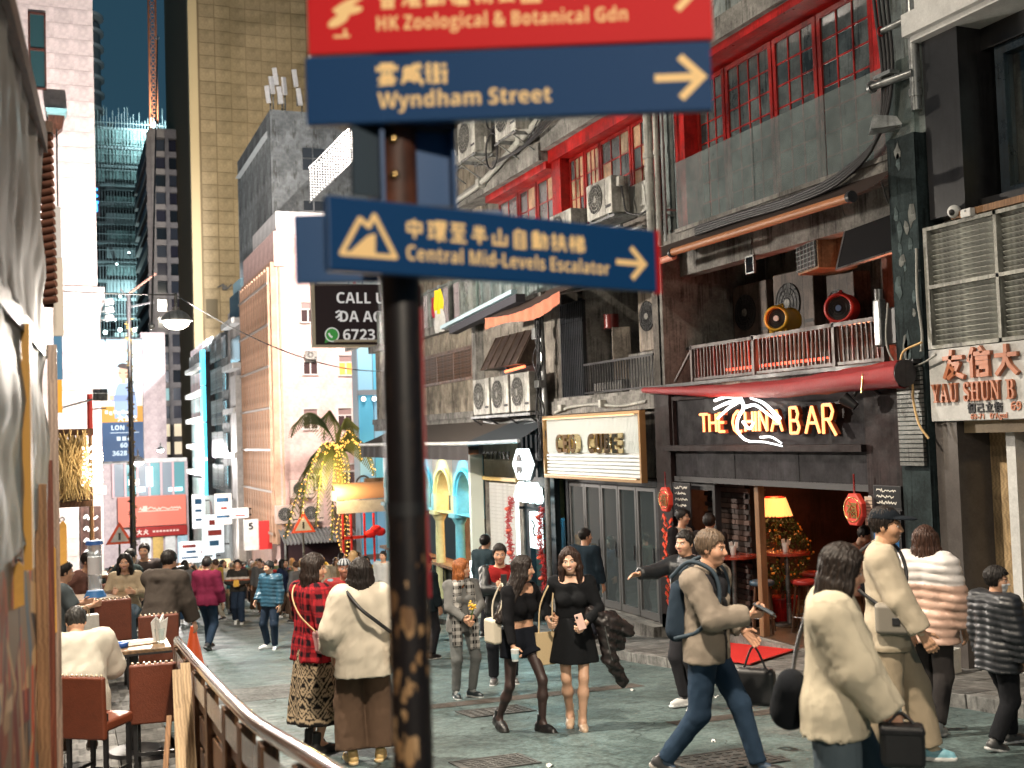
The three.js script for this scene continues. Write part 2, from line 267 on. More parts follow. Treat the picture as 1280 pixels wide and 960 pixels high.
// split air conditioner seen from its fan side; local front is +z
function acUnit(x,y,s,w,h,d,turn,label,group,opt={}){
const t=thing('air_conditioner',label,'air conditioner',[x,y,-s],turn,group);
mesh('casing',rb(w,h,d,0.02,0,h/2,0),opt.mat||M.acWhite,t);
const r=Math.min(h*0.4,w*0.3),cx=-w*0.12,cy=h*0.52;
mesh('fan_recess',cyl(r,r,0.012,0,0,0,28).rotateX(Math.PI/2).translate(cx,cy,d/2+0.004),M.acDark,t);
const gr=[];for(let k=1;k<=4;k++)gr.push(new THREE.TorusGeometry(r*k/4,0.006,5,28).translate(cx,cy,d/2+0.018));for(let k=0;k<8;k++)gr.push(bx(r*2,0.007,0.006).rotateZ(k*Math.PI/8).translate(cx,cy,d/2+0.02));
mesh('fan_grille',gr,opt.grille||M.acWhite,t);
const bl=[];for(let k=0;k<3;k++)bl.push(new THREE.CircleGeometry(r*0.85,8,k*2.09,0.9).translate(cx,cy,d/2+0.0125));mesh('fan_blade',bl,opt.blade||M.charcoal,t);
mesh('hub',cyl(r*0.22,r*0.22,0.03,0,0,0,14).rotateX(Math.PI/2).translate(cx,cy,d/2+0.012),M.acWhite,t);
mesh('panel_line',[bx(0.006,h*0.9,0.004,w*0.25,h/2,d/2+0.001),bx(w*0.2,0.05,0.006,w*0.37,h*0.2,d/2+0.001)],M.charcoal,t);
mesh('service_valve',[rb(0.05,0.14,0.06,0.015,w/2+0.02,h*0.3,-d*0.15)],opt.mat||M.acWhite,t);
mesh('foot',[bx(0.05,0.04,d,-w*0.35,-0.02,0),bx(0.05,0.04,d,w*0.35,-0.02,0)],M.galv,t);
if(opt.bracket)mesh('bracket',[bx(w*1.06,0.03,0.03,0,-0.055,d/2),bx(w*1.06,0.03,0.03,0,-0.055,-d/2),...[-0.36,0.36].flatMap((k)=>[beam([w*k,-0.055,d/2],[w*k,-0.055,-d/2-0.15],0.03,0.03),beam([w*k,-0.07,d/2],[w*k,-0.42,-d/2-0.15],0.025,0.025)])],M.galv,t);
return t;
}
const FACE=-Math.PI/2; // turns local +z to face -x (the street)
const mullMat=dirty(0.34,0.016,0.012,0.5),rustGlass=new THREE.MeshStandardMaterial({color:lin(0.1,0.115,0.115),roughness:0.12,map:grime2}),rustGlass2=new THREE.MeshStandardMaterial({color:lin(0.06,0.075,0.08),roughness:0.08,map:grime2});

// --- pawn shop building (nearest, s 6.2 - 9.68)
{
const b=thing('shop_building','building with black stone window surround, pale louvres and pawn shop sign','building');
const granite=mat(0.018,0.018,0.02,0.35,{map:grime2});
mesh('wall',[fb(5.2,9.45,6.6,14,9.05,14),fb(5.2,9.6,3.85,6.6,9.75,14),fb(5.2,9.62,1.7,3.9,9.12,14),fb(5.2,9.62,-1.3,1.7,10.6,14)],wallMat(0.42,0.4,0.36),b);
mesh('ledge',[fb(5.2,9.7,5.9,6.15,8.72,9.8),fb(5.2,9.64,6.15,6.6,8.86,9.8),fb(5.2,9.66,5.84,5.9,8.8,9.7)],M.whitePaint,b);
mesh('stone_surround',[fb(9.1,9.62,3.85,5.84,8.92,9.7),fb(5.2,9.1,3.85,3.98,9.1,9.7),fb(5.2,9.1,5.6,5.84,9.25,9.7)],granite,b);
const w=mesh('window',[fb(8.85,8.97,3.98,5.6,9.3,9.42),fb(6.8,8.85,3.98,4.08,9.3,9.42),fb(6.8,8.85,5.5,5.6,9.3,9.42),fb(7.7,7.8,4.08,5.5,9.3,9.42)],dirty(0.02,0.035,0.05,0.4),b);
mesh('pane',fb(7.8,8.85,4.08,5.5,9.36,9.366),M.pane,w);mesh('pane',fb(6.8,7.7,4.08,5.5,9.36,9.366),M.pane,w);
mesh('curtain',sheet((u,v)=>[9.55+0.03*Math.sin(u*40),4.0+1.6*v,-(6.9+1.9*u)],60,2),mat(0.33,0.42,0.42,0.9,{map:cloth2}),w);
mesh('window_paper',bx(0.01,0.5,0.5,9.5,4.35,-8.45),mat(0.6,0.45,0.22,0.8),w);
mesh('timber_sill',fb(5.2,9.25,3.78,3.85,8.86,9.2),M.wood,b);
const lf=mesh('louvre_frame',[fb(9.6,9.66,2.42,3.76,8.84,9.0),fb(8.62,8.66,2.42,3.76,8.84,9.0),fb(5.2,9.6,3.72,3.76,8.84,9.0),fb(5.2,9.6,2.42,2.46,8.84,9.0),fb(5.2,9.6,3.08,3.12,8.84,9.0),fb(7.62,7.66,2.42,3.76,8.84,9.0)],dirty(0.45,0.45,0.4,0.6),b);
const slat=bx(0.012,0.07,0.94).rotateZ(0.75),sm=[dirty(0.52,0.53,0.48,0.55),dirty(0.46,0.47,0.43,0.55)];
for(const[sc,len]of[[9.13,1],[8.14,1],[7.1,1]])for(let k=0;k<22;k++){const y=2.49+k*0.0565+(k>10?0.03:0);const m=mesh('louvre_slat',slat.clone(),sm[k % 2],lf);m.position.set(8.92,y,-sc);m.rotation.x=rr(-0.004,0.004);}
mesh('louvre_back',fb(5.2,9.6,2.44,3.74,8.985,9.02),M.charcoal,b);
 // shop front under the sign
mesh('door_pier',[fb(9.36,9.68,-1.3,1.62,8.9,9.5)],mat(0.09,0.08,0.075,0.25,{map:soft2}),b);
mesh('lintel',fb(5.2,9.36,1.5,1.64,9.0,9.5),mat(0.5,0.38,0.24,0.5,{map:soft2}),b);
mesh('shop_lining',[fb(8.98,9.36,-1.25,1.5,9.35,9.4),fb(5.2,8.98,-1.25,1.5,9.85,9.9)],mat(0.55,0.42,0.26,0.4,{map:woodH}),b);
mesh('white_column',fb(8.82,8.94,-1.25,1.5,9.15,9.4),M.whitePaint,b);
mesh('shop_wall',fb(8.45,8.8,-1.25,1.5,9.3,9.85),mat(0.5,0.36,0.2,0.5,{map:woodH}),b);
mesh('shop_step',fb(5.2,9.36,-1.3,-1.02,8.95,9.9),M.conc,b);
const n=thing('notice','small white notice with a red mark on the tan shop wall','notice',[9.28,0.62,-8.62],FACE);printed('paper',0.24,0.34,0.01,canvasTex(96,136,(x,W,H)=>{x.fillStyle='#e8e0cc';x.fillRect(0,0,W,H);x.strokeStyle='#b02018';x.lineWidth=4;x.beginPath();x.arc(48,36,20,0,7);x.stroke();x.fillStyle='#241c18';x.fillRect(8,64,80,22);x.fillStyle='#8a8070';for(let k=0;k<3;k++)x.fillRect(10,98+k*11,76,4);}),n);
 // sign board: raised letters on a pale board
const sg=thing('shop_sign','pale pawn shop sign board with raised brown letters under the louvres','sign',[8.86,2.02,-9.66],FACE);
mesh('board',[rb(3.4,0.78,0.05,0.01,1.7,0,0)],mat(0.62,0.62,0.6,0.55,{map:soft2}),sg);
const lm=mat(0.55,0.2,0.1,0.35,{map:soft2});
['友','信','大'].forEach((c,k)=>mesh('character',hanGeo(c,0.3,0.044,0.045).map((g)=>g.scale(1,1.02,1).translate(0.4+k*0.36,0.215,0.05)),lm,sg));
const word=(s,x,y,z,f,dep)=>{let cx=x;for(const ch of s){if(ch===' '){cx+=z*0.35;continue;}const g=new TextGeometry(ch,{font:f,size:z,depth:dep,curveSegments:3});g.computeBoundingBox();const w_=g.boundingBox.max.x;mesh('letter',g.scale(z>0.2?0.58:1,1,1).translate(cx,y,0.026),lm,sg);cx+=w_*(z>0.2?0.58:1)+z*0.06;}};
word('YAU SHUN B',0.06,-0.185,0.201,serif,0.04);
['德','己','立','街'].forEach((c,k)=>mesh('character',hanGeo(c,0.1,0.017,0.012).map((g)=>g.translate(0.6+k*0.12,-0.26,0.03)),M.charcoal,sg));word('69',1.12,-0.3,0.09,font,0.012);word('69-71',0.58,-0.375,0.055,font,0.01);word("D'Agui",0.84,-0.375,0.055,font,0.01);
const cam=thing('security_camera','small white dome camera under the black stone window','camera',[8.86,3.86,-9.2]);
mesh('dome',new THREE.SphereGeometry(0.07,16,12),M.whitePaint,cam);mesh('lens',new THREE.SphereGeometry(0.035,12,8).translate(-0.05,-0.015,0.02),M.black,cam);mesh('bracket',[bar([0,0,0],[0.1,-0.03,-0.02],0.02)],M.whitePaint,cam);
const cam2=thing('junction_box','small white junction box beside the dome camera','junction box',[8.84,3.8,-8.98]);mesh('box',rb(0.09,0.09,0.14,0.01),M.whitePaint,cam2);mesh('lid_screw',cyl(0.012,0.012,0.01,0,0,0,8).rotateZ(1.57).translate(-0.046,0.02,0),M.galv,cam2);
}

// --- bar building (s 9.68 - 15.85)
{
const b=thing('bar_building','dark bar building with balcony recess and red framed upper windows','building');
const teal=wallMat(0.045,0.066,0.07,grime2),peel=wallMat(0.27,0.31,0.305,plas2);
mesh('pillar',[fb(9.7,10.14,-1.35,4.85,8.82,9.5)],teal,b);
for(let k=0;k<16;k++){const w=rr(0.03,0.09),m=mesh('paint_flake',poly(Array.from({length:9},(_,q)=>[w*Math.cos(q*0.7)*rr(0.4,1),w*2.2*Math.sin(q*0.7)*rr(0.4,1)]),0.004).rotateY(-Math.PI/2),k % 3?wallMat(0.1,0.135,0.14,grime2):wallMat(0.2,0.21,0.2,grime2),b);m.position.set(8.818,rr(2.4,4.8),-rr(9.78,10.06));}
mesh('upper_wall',[fb(9.62,10.3,4.85,9,8.95,10),fb(9.62,15.9,7.55,14,9.05,12),fb(15.3,15.85,4.6,7.1,9.15,12)],peel,b);
mesh('soffit',[fb(10.3,15.85,7.1,7.22,8.95,12)],M.red,b);
mesh('floor_edge',[fb(10.3,15.9,7.22,7.55,8.85,9.6),fb(10.14,15.9,4.5,4.7,8.9,12)],M.conc,b);
mesh('red_reveal',[fb(10.3,10.85,4.7,7.1,9.3,9.42),fb(15.0,15.3,4.7,7.1,9.1,9.42),fb(10.25,10.3,4.7,7.1,8.98,9.42)],M.red,b);
for(const[s0,s1]of[[10.9,11.97],[12.0,12.97],[13.0,14.18],[14.21,15.0]])gridWindow(b,s0,s1,4.75,7.05,9.4,s1-s0>1.1?4:3,7,mullMat,[rustGlass,rustGlass2,rustGlass],0.022,0.07);
mesh('room_back',fb(10.3,15.8,4.7,7.1,10.4,10.5),wallMat(0.2,0.2,0.19),b);
 // balcony recess on the first floor
mesh('recess_wall',[fb(9.9,15.9,2.25,4.5,11.0,11.15),fb(15.72,15.86,2.3,4.5,9.0,11.0),fb(9.9,10.14,2.3,4.5,9.5,11.0)],M.conc,b);
mesh('recess_side',[fb(10.14,12.4,2.3,4.4,10.6,11.0)],wallMat(0.3,0.17,0.14),b);
mesh('balcony_floor',[fb(9.9,15.9,2.2,2.32,8.8,11.15)],M.conc,b);
mesh('ceiling_beam',[fb(10.14,15.86,4.1,4.5,9.35,9.6)],M.conc,b);
const rail=mesh('railing',[fb(10.45,14.75,2.84,2.89,8.9,8.98),fb(10.45,14.75,2.36,2.4,8.92,8.97),beam([8.94,2.38,-15.3],[8.94,2.86,-14.75],0.035,0.035)],dirty(0.1,0.062,0.055,0.6),b);
const rm=[dirty(0.1,0.06,0.052,0.6),dirty(0.24,0.035,0.025,0.6)],rodG=bx(0.022,0.46,0.022);for(let k=0;k<48;k++){const m=mesh('railing_bar',rodG.clone(),rm[k % 5===1?1:0],rail);m.position.set(8.94,2.62,-(10.5+k*0.089));m.rotation.x=rr(-0.05,0.05);}
mesh('railing_post',[10.47,11.36,13.1,14.74].map((s)=>fb(s-0.025,s+0.025,2.32,2.9,8.9,8.98)),rm[0],rail);
 // ground floor front
const dk=dirty(0.018,0.016,0.02,0.85),brn=dirty(0.03,0.019,0.019,0.85);
mesh('pilaster',[fb(15.4,15.86,-1.5,2.2,8.86,9.5)],brn,b);mesh('pilaster',[fb(10.14,10.78,-1.4,2.2,8.86,9.4)],brn,b);
mesh('fascia',[fb(10.78,15.4,1.38,2.2,8.96,9.1)],dk,b);
mesh('fascia_frame',[fb(10.78,15.4,2.08,2.14,8.9,8.96),fb(10.78,10.84,1.38,2.08,8.9,8.96),fb(15.34,15.4,1.38,2.08,8.9,8.96),fb(10.78,15.5,1.3,1.385,8.78,9.1)],brn,b);
mesh('lower_fascia',[fb(10.8,15.38,0.9,1.3,8.93,9.2)],dk,b);mesh('fascia_joint',[12.2,13.7].map((s)=>fb(s,s+0.012,0.9,1.3,8.925,8.93)),M.blackMatte,b);
mesh('door_head',[fb(10.8,15.38,0.82,0.9,8.9,9.05)],M.black,b);
mesh('roller_shutter_panel',[...Array.from({length:22},(_,k)=>fb(9.72,10.1,1.15+k*0.05,1.188+k*0.05,8.76,8.8))],dirty(0.22,0.23,0.22,0.5,0.3),b);
 // interior of the bar
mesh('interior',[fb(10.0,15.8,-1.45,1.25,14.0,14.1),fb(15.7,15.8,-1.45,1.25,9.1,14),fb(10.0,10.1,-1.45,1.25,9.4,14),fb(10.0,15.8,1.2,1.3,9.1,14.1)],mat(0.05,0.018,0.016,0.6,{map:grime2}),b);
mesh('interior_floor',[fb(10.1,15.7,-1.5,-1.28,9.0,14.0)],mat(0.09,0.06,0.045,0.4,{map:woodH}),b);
 // brick side wall inside, left of the wooden post
const brick=bx(0.03,0.065,0.18),bm=[mat(0.06,0.04,0.035,0.7),mat(0.09,0.055,0.045,0.7),mat(0.04,0.03,0.028,0.7)];
const bw=mesh('brick_wall',fb(13.95,15.1,-1.4,0.85,9.32,9.4),mat(0.02,0.016,0.015,0.9),b);
for(let r=0;r<28;r++)for(let k=0;k<6;k++){const m=mesh('brick',brick.clone(),bm[(r*5+k*3)% 3],bw);m.position.set(9.305+rr(-0.006,0.004),-1.33+r*0.078,-(14.03+k*0.19+(r % 2)*0.08));}
mesh('door_leaf',[fb(14.35,14.42,-1.35,0.82,8.98,9.08),fb(15.2,15.38,-1.35,0.82,8.98,9.08),fb(14.42,15.2,0.7,0.82,8.98,9.08),fb(14.42,15.2,-1.35,-1.15,8.98,9.08)],M.black,b);
mesh('wooden_post',[fb(13.26,13.36,-1.3,0.82,9.0,9.1)],M.wood,b);
mesh('side_door',[fb(10.2,10.7,-1.3,0.8,8.84,8.87)],M.black,b);
const bp=thing('poster','blue poster panel on the black door right of the bar','poster',[8.825,-0.05,-10.45],FACE);mesh('frame',[bx(0.5,1.36,0.02,0,0,0)],M.charcoal,bp);printed('print',0.42,1.22,0.02,canvasTex(84,244,(x,W,H)=>{x.fillStyle='#16507e';x.fillRect(0,0,W,H);for(let k=0;k<60;k++){x.fillStyle=['#1d6a9c','#0f3c66','#2b7fb0'][k % 3];x.fillRect(rnd()*W,rnd()*H,6+rnd()*30,2+rnd()*8);}}),bp);
const board=(nm,label,s,y,w,h,lines,bg)=>{const t=thing(nm,label,'sign',[8.835,y,-s],FACE);mesh('board',bx(w,h,0.02),M.black,t);printed('print',w-0.02,h-0.02,0.02,canvasTex(200,Math.round(200*h/w),(x,W,H)=>{x.fillStyle=bg;x.fillRect(0,0,W,H);x.strokeStyle='#d8d4c8';x.lineWidth=5;for(let k=0;k<lines;k++){x.beginPath();let px=W*0.1;const py=H*(k+0.75)/(lines+0.5);x.moveTo(px,py);while(px<W*(0.85-0.1*(k % 2))){px+=6;x.lineTo(px,py-10+rnd()*16);}x.stroke();}}),t);};
board('chalk_board','black chalk board with white handwriting beside the left lantern',15.05,0.55,0.52,0.52,5,'#141316');board('notice_board','small black sign with white writing above the blue poster',10.42,0.78,0.46,0.26,3,'#101316');
const wp=thing('notice','white paper notice taped beside the right red lantern','notice',[8.85,0.6,-10.74],FACE);printed('paper',0.2,0.34,0.01,canvasTex(64,110,(x,W,H)=>{x.fillStyle='#c9b8a4';x.fillRect(0,0,W,H);x.fillStyle='#6d6258';for(let k=0;k<7;k++)x.fillRect(8,14+k*13,48-(k % 3)*10,4);}),wp);mesh('tape',bx(0.05,0.02,0.004,0,0.17,0.008),M.whitePaint,wp);
 // neon sign
const ns=thing('neon_sign','orange glowing bar name sign with white brush strokes over it','neon sign',[8.9,1.71,-13.07],FACE);
const LET={T:'0,0 1,0;.5,0 .5,1',H:'0,0 0,1;.9,0 .9,1;0,.5 .9,.5',E:'.7,0 0,0 0,1 .7,1;0,.5 .6,.5',C:'.8,.12 .5,0 .15,.2 0,.5 .15,.82 .5,1 .8,.88',I:'0,0 0,1',N:'0,1 0,0 .8,1 .8,0',A:'0,1 .45,0 .9,1;.18,.62 .74,.62',B:'0,0 0,1 .55,1 .7,.78 .55,.52 0,.5;0,0 .5,0 .62,.25 .5,.5',R:'0,1 0,0 .5,0 .65,.22 .5,.5 0,.5;.3,.5 .8,1.05'};
const neon=glow(1.0,0.36,0.12,2.6),edge=mat(0.25,0.05,0.02,0.4);
const letter=(ch,x,y,h,w)=>{const g=[],e=[];for(const st of LET[ch].split(';')){const p=st.split(' ').map((q)=>q.split(',').map(Number));for(let i=1;i<p.length;i++){const A=[x+p[i-1][0]*w,y-p[i-1][1]*h,0.07],B=[x+p[i][0]*w,y-p[i][1]*h,0.07];g.push(bar(A,B,0.019,0.019,7));e.push(beam([A[0],A[1],0.035],[B[0],B[1],0.035],0.055,0.05));}}const m=mesh('letter',g,neon,ns);mesh('letter_back',e,edge,m);};
let cx=-1.36;for(const[ch,w,h]of[['T',0.2,0.26],['H',0.2,0.26],['E',0.2,0.26],[' '],['C',0.27,0.32],['H',0.2,0.27],['I',0.02,0.27],['N',0.22,0.27],['A',0.27,0.28],[' '],['B',0.27,0.33],['A',0.31,0.34],['R',0.3,0.36]]){if(ch===' '){cx+=0.1;continue;}letter(ch,cx,0.13+(h-0.26)*0.4,h,w);cx+=w*0.95+0.065;}
const white=glow(0.95,1,1,2.2);const stroke=(pts,r0,r1)=>{const c=new THREE.CatmullRomCurve3(pts.map((p)=>V(p[0],p[1],0.12))),g=[];const P=c.getPoints(14);for(let i=1;i<P.length;i++){const k=i/P.length;g.push(bar(P[i-1].toArray(),P[i].toArray(),r0+(r1-r0)*k,r0+(r1-r0)*(k+0.07),6));}mesh('brush_stroke',g,white,ns);};
stroke([[-0.86,0.32],[-0.55,0.36],[-0.2,0.33]],0.02,0.03);stroke([[-0.88,0.2],[-0.55,0.27],[-0.22,0.3]],0.018,0.03);stroke([[-0.8,0.06],[-0.5,0.2],[-0.25,0.28]],0.014,0.026);stroke([[-0.2,0.33],[-0.12,0.2],[-0.28,0.05],[-0.3,-0.12],[-0.1,-0.26],[0.3,-0.28],[0.74,-0.34]],0.03,0.012);stroke([[-0.1,0.2],[0.15,0.22],[0.42,0.1],[0.7,-0.04]],0.028,0.012);stroke([[0.05,0.32],[0.35,0.24],[0.7,0.02]],0.012,0.03);stroke([[-0.16,0.0],[0.0,-0.1],[0.1,-0.02]],0.022,0.016);stroke([[0.25,-0.22],[0.5,-0.22],[0.72,-0.3]],0.02,0.01);
lamp([1,0.42,0.2],2.2,[8.55,1.7,-13.4],8);lamp([0.9,1,1],1.6,[8.5,1.72,-13.0],8);
 // spotlight arm over the sign
const sp=thing('spotlight','black spotlight on a bent arm over the right end of the bar sign','spotlight',[8.86,2.02,-10.5]);mesh('arm',tube([[0,-0.05,0],[-0.1,0.02,-0.02],[-0.18,0.03,-0.1],[-0.22,-0.06,-0.2]],0.022,20),M.black,sp);mesh('head',[cyl(0.05,0.08,0.18,0,0,0,16).rotateZ(0.5).rotateX(-0.8).translate(-0.23,-0.13,-0.26)],M.black,sp);
 // lanterns
const lant=(s,y,label,tail)=>{const t=thing('lantern_charm',label,'lantern',[8.72,y,-s],FACE);const o=[];for(let k=0;k<8;k++)o.push([0.16*Math.cos((k+0.5)*Math.PI/4),0.19*Math.sin((k+0.5)*Math.PI/4)]);mesh('medallion',poly(o,0.06,0.012).translate(0,0,-0.03),new THREE.MeshStandardMaterial({color:lin(0.62,0.05,0.03),roughness:0.4}),t);mesh('gold_character',hanGeo('福',0.2,0.02,0.008).map((g)=>g.translate(0,0,0.05)),M.goldMetal,t);mesh('gold_ring',new THREE.TorusGeometry(0.145,0.008,6,24).translate(0,0,0.045),M.goldMetal,t);mesh('ribbon',[bx(0.025,0.24,0.01,0,0.3,0)],M.red,t);
if(tail){const f=[];for(let k=0;k<26;k++){const q=bx(0.11,0.05,0.02).rotateZ((k % 2?0.7:-0.7)+rr(-0.2,0.2)).translate((k % 2?0.06:-0.06)+rr(-0.02,0.02)+0.03*Math.sin(k*0.8),-0.28-k*0.055,rr(-0.02,0.03));f.push(q);}mesh('firecracker_tail',f,mat(0.7,0.06,0.02,0.35),t);const gd=[];for(let k=0;k<18;k++)gd.push(bx(0.05,0.018,0.006).rotateZ(rr(-1,1)).translate(rr(-0.09,0.09),-0.3-k*0.075,0.04));mesh('gold_band',gd,M.goldMetal,t);}};
lant(15.35,0.55,'red octagonal charm with a long string of firecrackers left of the bar door',true);lant(10.86,0.62,'red octagonal gold charm hanging right of the bar door',false);
}
// awnings, pipes, cables and machines on the bar building
{
const roll=(pts,label,m)=>{const t=thing('rolled_awning',label,'awning');mesh('roll',(()=>{const c=new THREE.CatmullRomCurve3(pts.map((p)=>V(p[0],p[1],-p[2])));const P=c.getSpacedPoints(36);const g=[];const ring=12,pos=[],idx=[];P.forEach((p,i)=>{const k=i/36,R=pts[0][3]+(pts[pts.length-1][3]-pts[0][3])*k;for(let j=0;j<ring;j++){const a=j/ring*Math.PI*2,q=R*(1+0.1*noise3(i*0.35,j*0.9,3));pos.push(p.x+Math.cos(a)*q,p.y+Math.sin(a)*q,p.z);}if(i)for(let j=0;j<ring;j++){const a=(i-1)*ring+j,b=(i-1)*ring+(j+1)% ring;idx.push(a,b,b+ring,a,b+ring,a+ring);}});const q=new THREE.BufferGeometry();q.setAttribute('position',new THREE.Float32BufferAttribute(pos,3));q.setIndex(idx);q.computeVertexNormals();return q;})(),m,t);return t;};
const red=roll([[8.62,2.27,15.75,0.045],[8.6,2.2,14.5,0.07],[8.6,2.12,12.2,0.11],[8.6,2.17,9.78,0.155]],'red rolled up awning across the front above the bar sign',mat(0.36,0.018,0.02,0.5,{map:soft2,bumpMap:bump2,bumpScale:0.01}));
mesh('end_cap',cyl(0.15,0.15,0.02,0,0,0,18).rotateX(Math.PI/2).translate(8.6,2.17,-9.77),M.charcoal,red);mesh('mounting_rail',[fb(9.75,15.8,2.28,2.33,8.7,8.82)],M.charcoal,red);mesh('crank_tassel',[bar([8.47,2.2,-10.3],[8.46,1.98,-10.33],0.012)],M.goldMetal,red);
const up=thing('awning','dark brown awning with orange front bar under the glass balcony','awning');
mesh('canvas',sheet((u,v)=>[8.35+0.62*v,4.22+0.38*v-0.05*Math.sin(v*3.14),-(10.15+5.6*u)],20,6),mat(0.05,0.035,0.03,0.85,{map:cloth2}),up);
mesh('front_bar',[bar([8.33,4.2,-10.2],[8.33,4.22,-14.2],0.055,0.055,10)],mat(0.42,0.17,0.07,0.5,{map:soft2}),up);mesh('front_bar',[bar([8.36,4.16,-14.2],[8.4,4.16,-15.9],0.05,0.05,10)],mat(0.5,0.2,0.13,0.5),up);mesh('bar_joint',[cyl(0.07,0.07,0.05,0,0,0).rotateX(1.57).translate(8.33,4.215,-14.2),cyl(0.07,0.07,0.06,0,0,0).rotateX(1.57).translate(8.33,4.2,-10.2)],M.charcoal,up);
const gl=thing('glass_balustrade','dusty glass balustrade in front of the red framed windows','balustrade');
const gm=new THREE.MeshPhysicalMaterial({color:lin(0.8,0.88,0.86),roughness:0.16,transmission:0.88,thickness:0,ior:1.45,map:soft2});
for(const[a,c]of[[9.76,11.3],[11.32,12.86],[12.88,14.0],[14.02,14.98]])mesh('glass_panel',fb(a,c,4.72,5.75,8.89,8.9),gm,gl);
mesh('shoe_rail',fb(9.76,15.0,4.66,4.72,8.86,8.93),M.conc,gl);
const flap=thing('cable_cover','grey sheet metal cover where the black cables bend','cover',[8.8,4.95,-10.2]);mesh('sheet',[poly([[-0.14,0],[0.2,0.02],[0.14,0.12],[-0.1,0.16]],0.3).rotateY(-0.6)],M.galv,flap);mesh('bolt',cyl(0.015,0.015,0.04,-0.05,0.1,0.1),M.galv,flap);
const cb=thing('cable_bundle','bundle of thick black cables bending under the glass balcony','cable');
for(let k=0;k<4;k++)mesh('cable',tube([[8.8-0.03*k,9,-10.02-0.055*k],[8.8-0.02*k,6.6,-10.0-0.05*k],[8.8,5.5,-9.98-0.05*k],[8.78,4.95-0.03*k,-10.2-0.03*k],[8.76,4.66-0.035*k,-10.9],[8.76,4.57-0.03*k,-11.8],[8.78,4.6-0.03*k,-13.2],[8.8,4.62-0.035*k,-14.3]],0.022,70,6),M.cable,cb);
mesh('clip',[[5.6,10.02],[5.05,10.08]].map(([y,s])=>bx(0.14,0.04,0.28,8.8,y,-s-0.05)),M.galv,cb);
const pp=(x,s,y0,y1,r,label,m=M.pvc)=>{const t=thing('drain_pipe',label,'pipe');mesh('pipe',bar([x,y0,-s],[x,y1,-s],r,r,14),m,t);const j=[];for(let y=y0+0.2;y<y1;y+=1.3)j.push(cyl(r*1.25,r*1.25,0.09,x,y,-s,14));mesh('joint',j,m,t);mesh('wall_clip',[y0+0.5,y1-0.5].map((y)=>bx(0.3,0.03,0.03,x+0.14,y,-s)),M.galv,t);};
pp(8.86,15.72,4.55,12,0.075,'thick white drain pipe between the red windows and the glass balcony');pp(8.88,15.5,4.55,12,0.045,'thin white drain pipe right of the thick one');pp(8.9,15.34,4.6,12,0.03,'narrow grey conduit beside the white drain pipes',M.galv);pp(8.9,9.72,5.1,12,0.06,'grey drain pipe above the dark pillar beside the black cables',M.galv);
const br=thing('pipe_bracket','short grey pipe stub crossing the black cables','pipe',[8.75,5.52,-9.95]);mesh('stub',[bar([0.1,0,0.25],[-0.05,-0.03,-0.25],0.045)],M.galv,br);mesh('flange',[cyl(0.07,0.07,0.04).rotateX(1.57).translate(-0.05,-0.03,-0.25)],M.galv,br);
const br2=thing('pipe_valve','small red and grey pipe valve beside the black cables','pipe',[8.78,6.1,-9.9]);mesh('stub',[bar([0.1,0.05,0.2],[-0.02,0,-0.15],0.04)],M.galv,br2);mesh('wheel',new THREE.TorusGeometry(0.05,0.012,6,14).translate(-0.02,0.0,-0.17),M.red,br2);
const wc=thing('loose_cable','loose pale cable looping over the dark pillar','cable');mesh('cable',tube([[8.78,3.0,-10.2],[8.76,2.5,-10.22],[8.78,2.25,-10.05],[8.77,2.27,-9.7],[8.75,2.35,-9.45]],0.012,40,6),M.pvc,wc);mesh('cable',tube([[8.72,2.5,-9.62],[8.65,2.4,-9.85],[8.66,2.2,-9.88],[8.7,2.05,-9.78],[8.72,1.9,-9.8],[8.72,1.6,-9.72],[8.75,1.45,-9.62]],0.013,40,6),mat(0.6,0.4,0.18,0.5),wc);
const wc2=thing('loose_cable','pale cable hanging from the louvre corner past the pillar','cable');mesh('cable',tube([[8.8,3.55,-9.72],[8.79,3.0,-9.73],[8.8,2.6,-9.7],[8.74,2.4,-9.66]],0.016,24,6),M.pvc,wc2);mesh('clip',bx(0.03,0.02,0.05,8.81,3.3,-9.72),M.galv,wc2);
 // machines in the recess
const dustAC=mat(0.16,0.12,0.1,0.6,{map:grime2});
acUnit(10.45,2.98,15.15,0.95,0.95,0.36,FACE,'dusty air conditioner at the dark end of the balcony recess','balcony machines',{mat:dustAC,grille:M.charcoal});acUnit(10.45,2.98,14.0,1.0,0.98,0.36,FACE,'air conditioner behind the yellow drum fan on the balcony','balcony machines',{mat:dustAC,grille:M.charcoal});acUnit(10.3,2.9,12.75,0.6,0.85,0.3,FACE,'pinkish air conditioner behind the red drum fan on the balcony','balcony machines',{mat:dustAC,grille:M.charcoal});
const shelf=thing('machine_shelf','steel shelf frame carrying the machines on the balcony','shelf');mesh('shelf_board',fb(11.9,15.7,2.9,2.94,9.4,10.7),M.charcoal,shelf);mesh('leg',[12,13.3,14.6,15.6].map((s)=>fb(s,s+0.04,2.32,2.9,9.5,9.54)),M.charcoal,shelf);
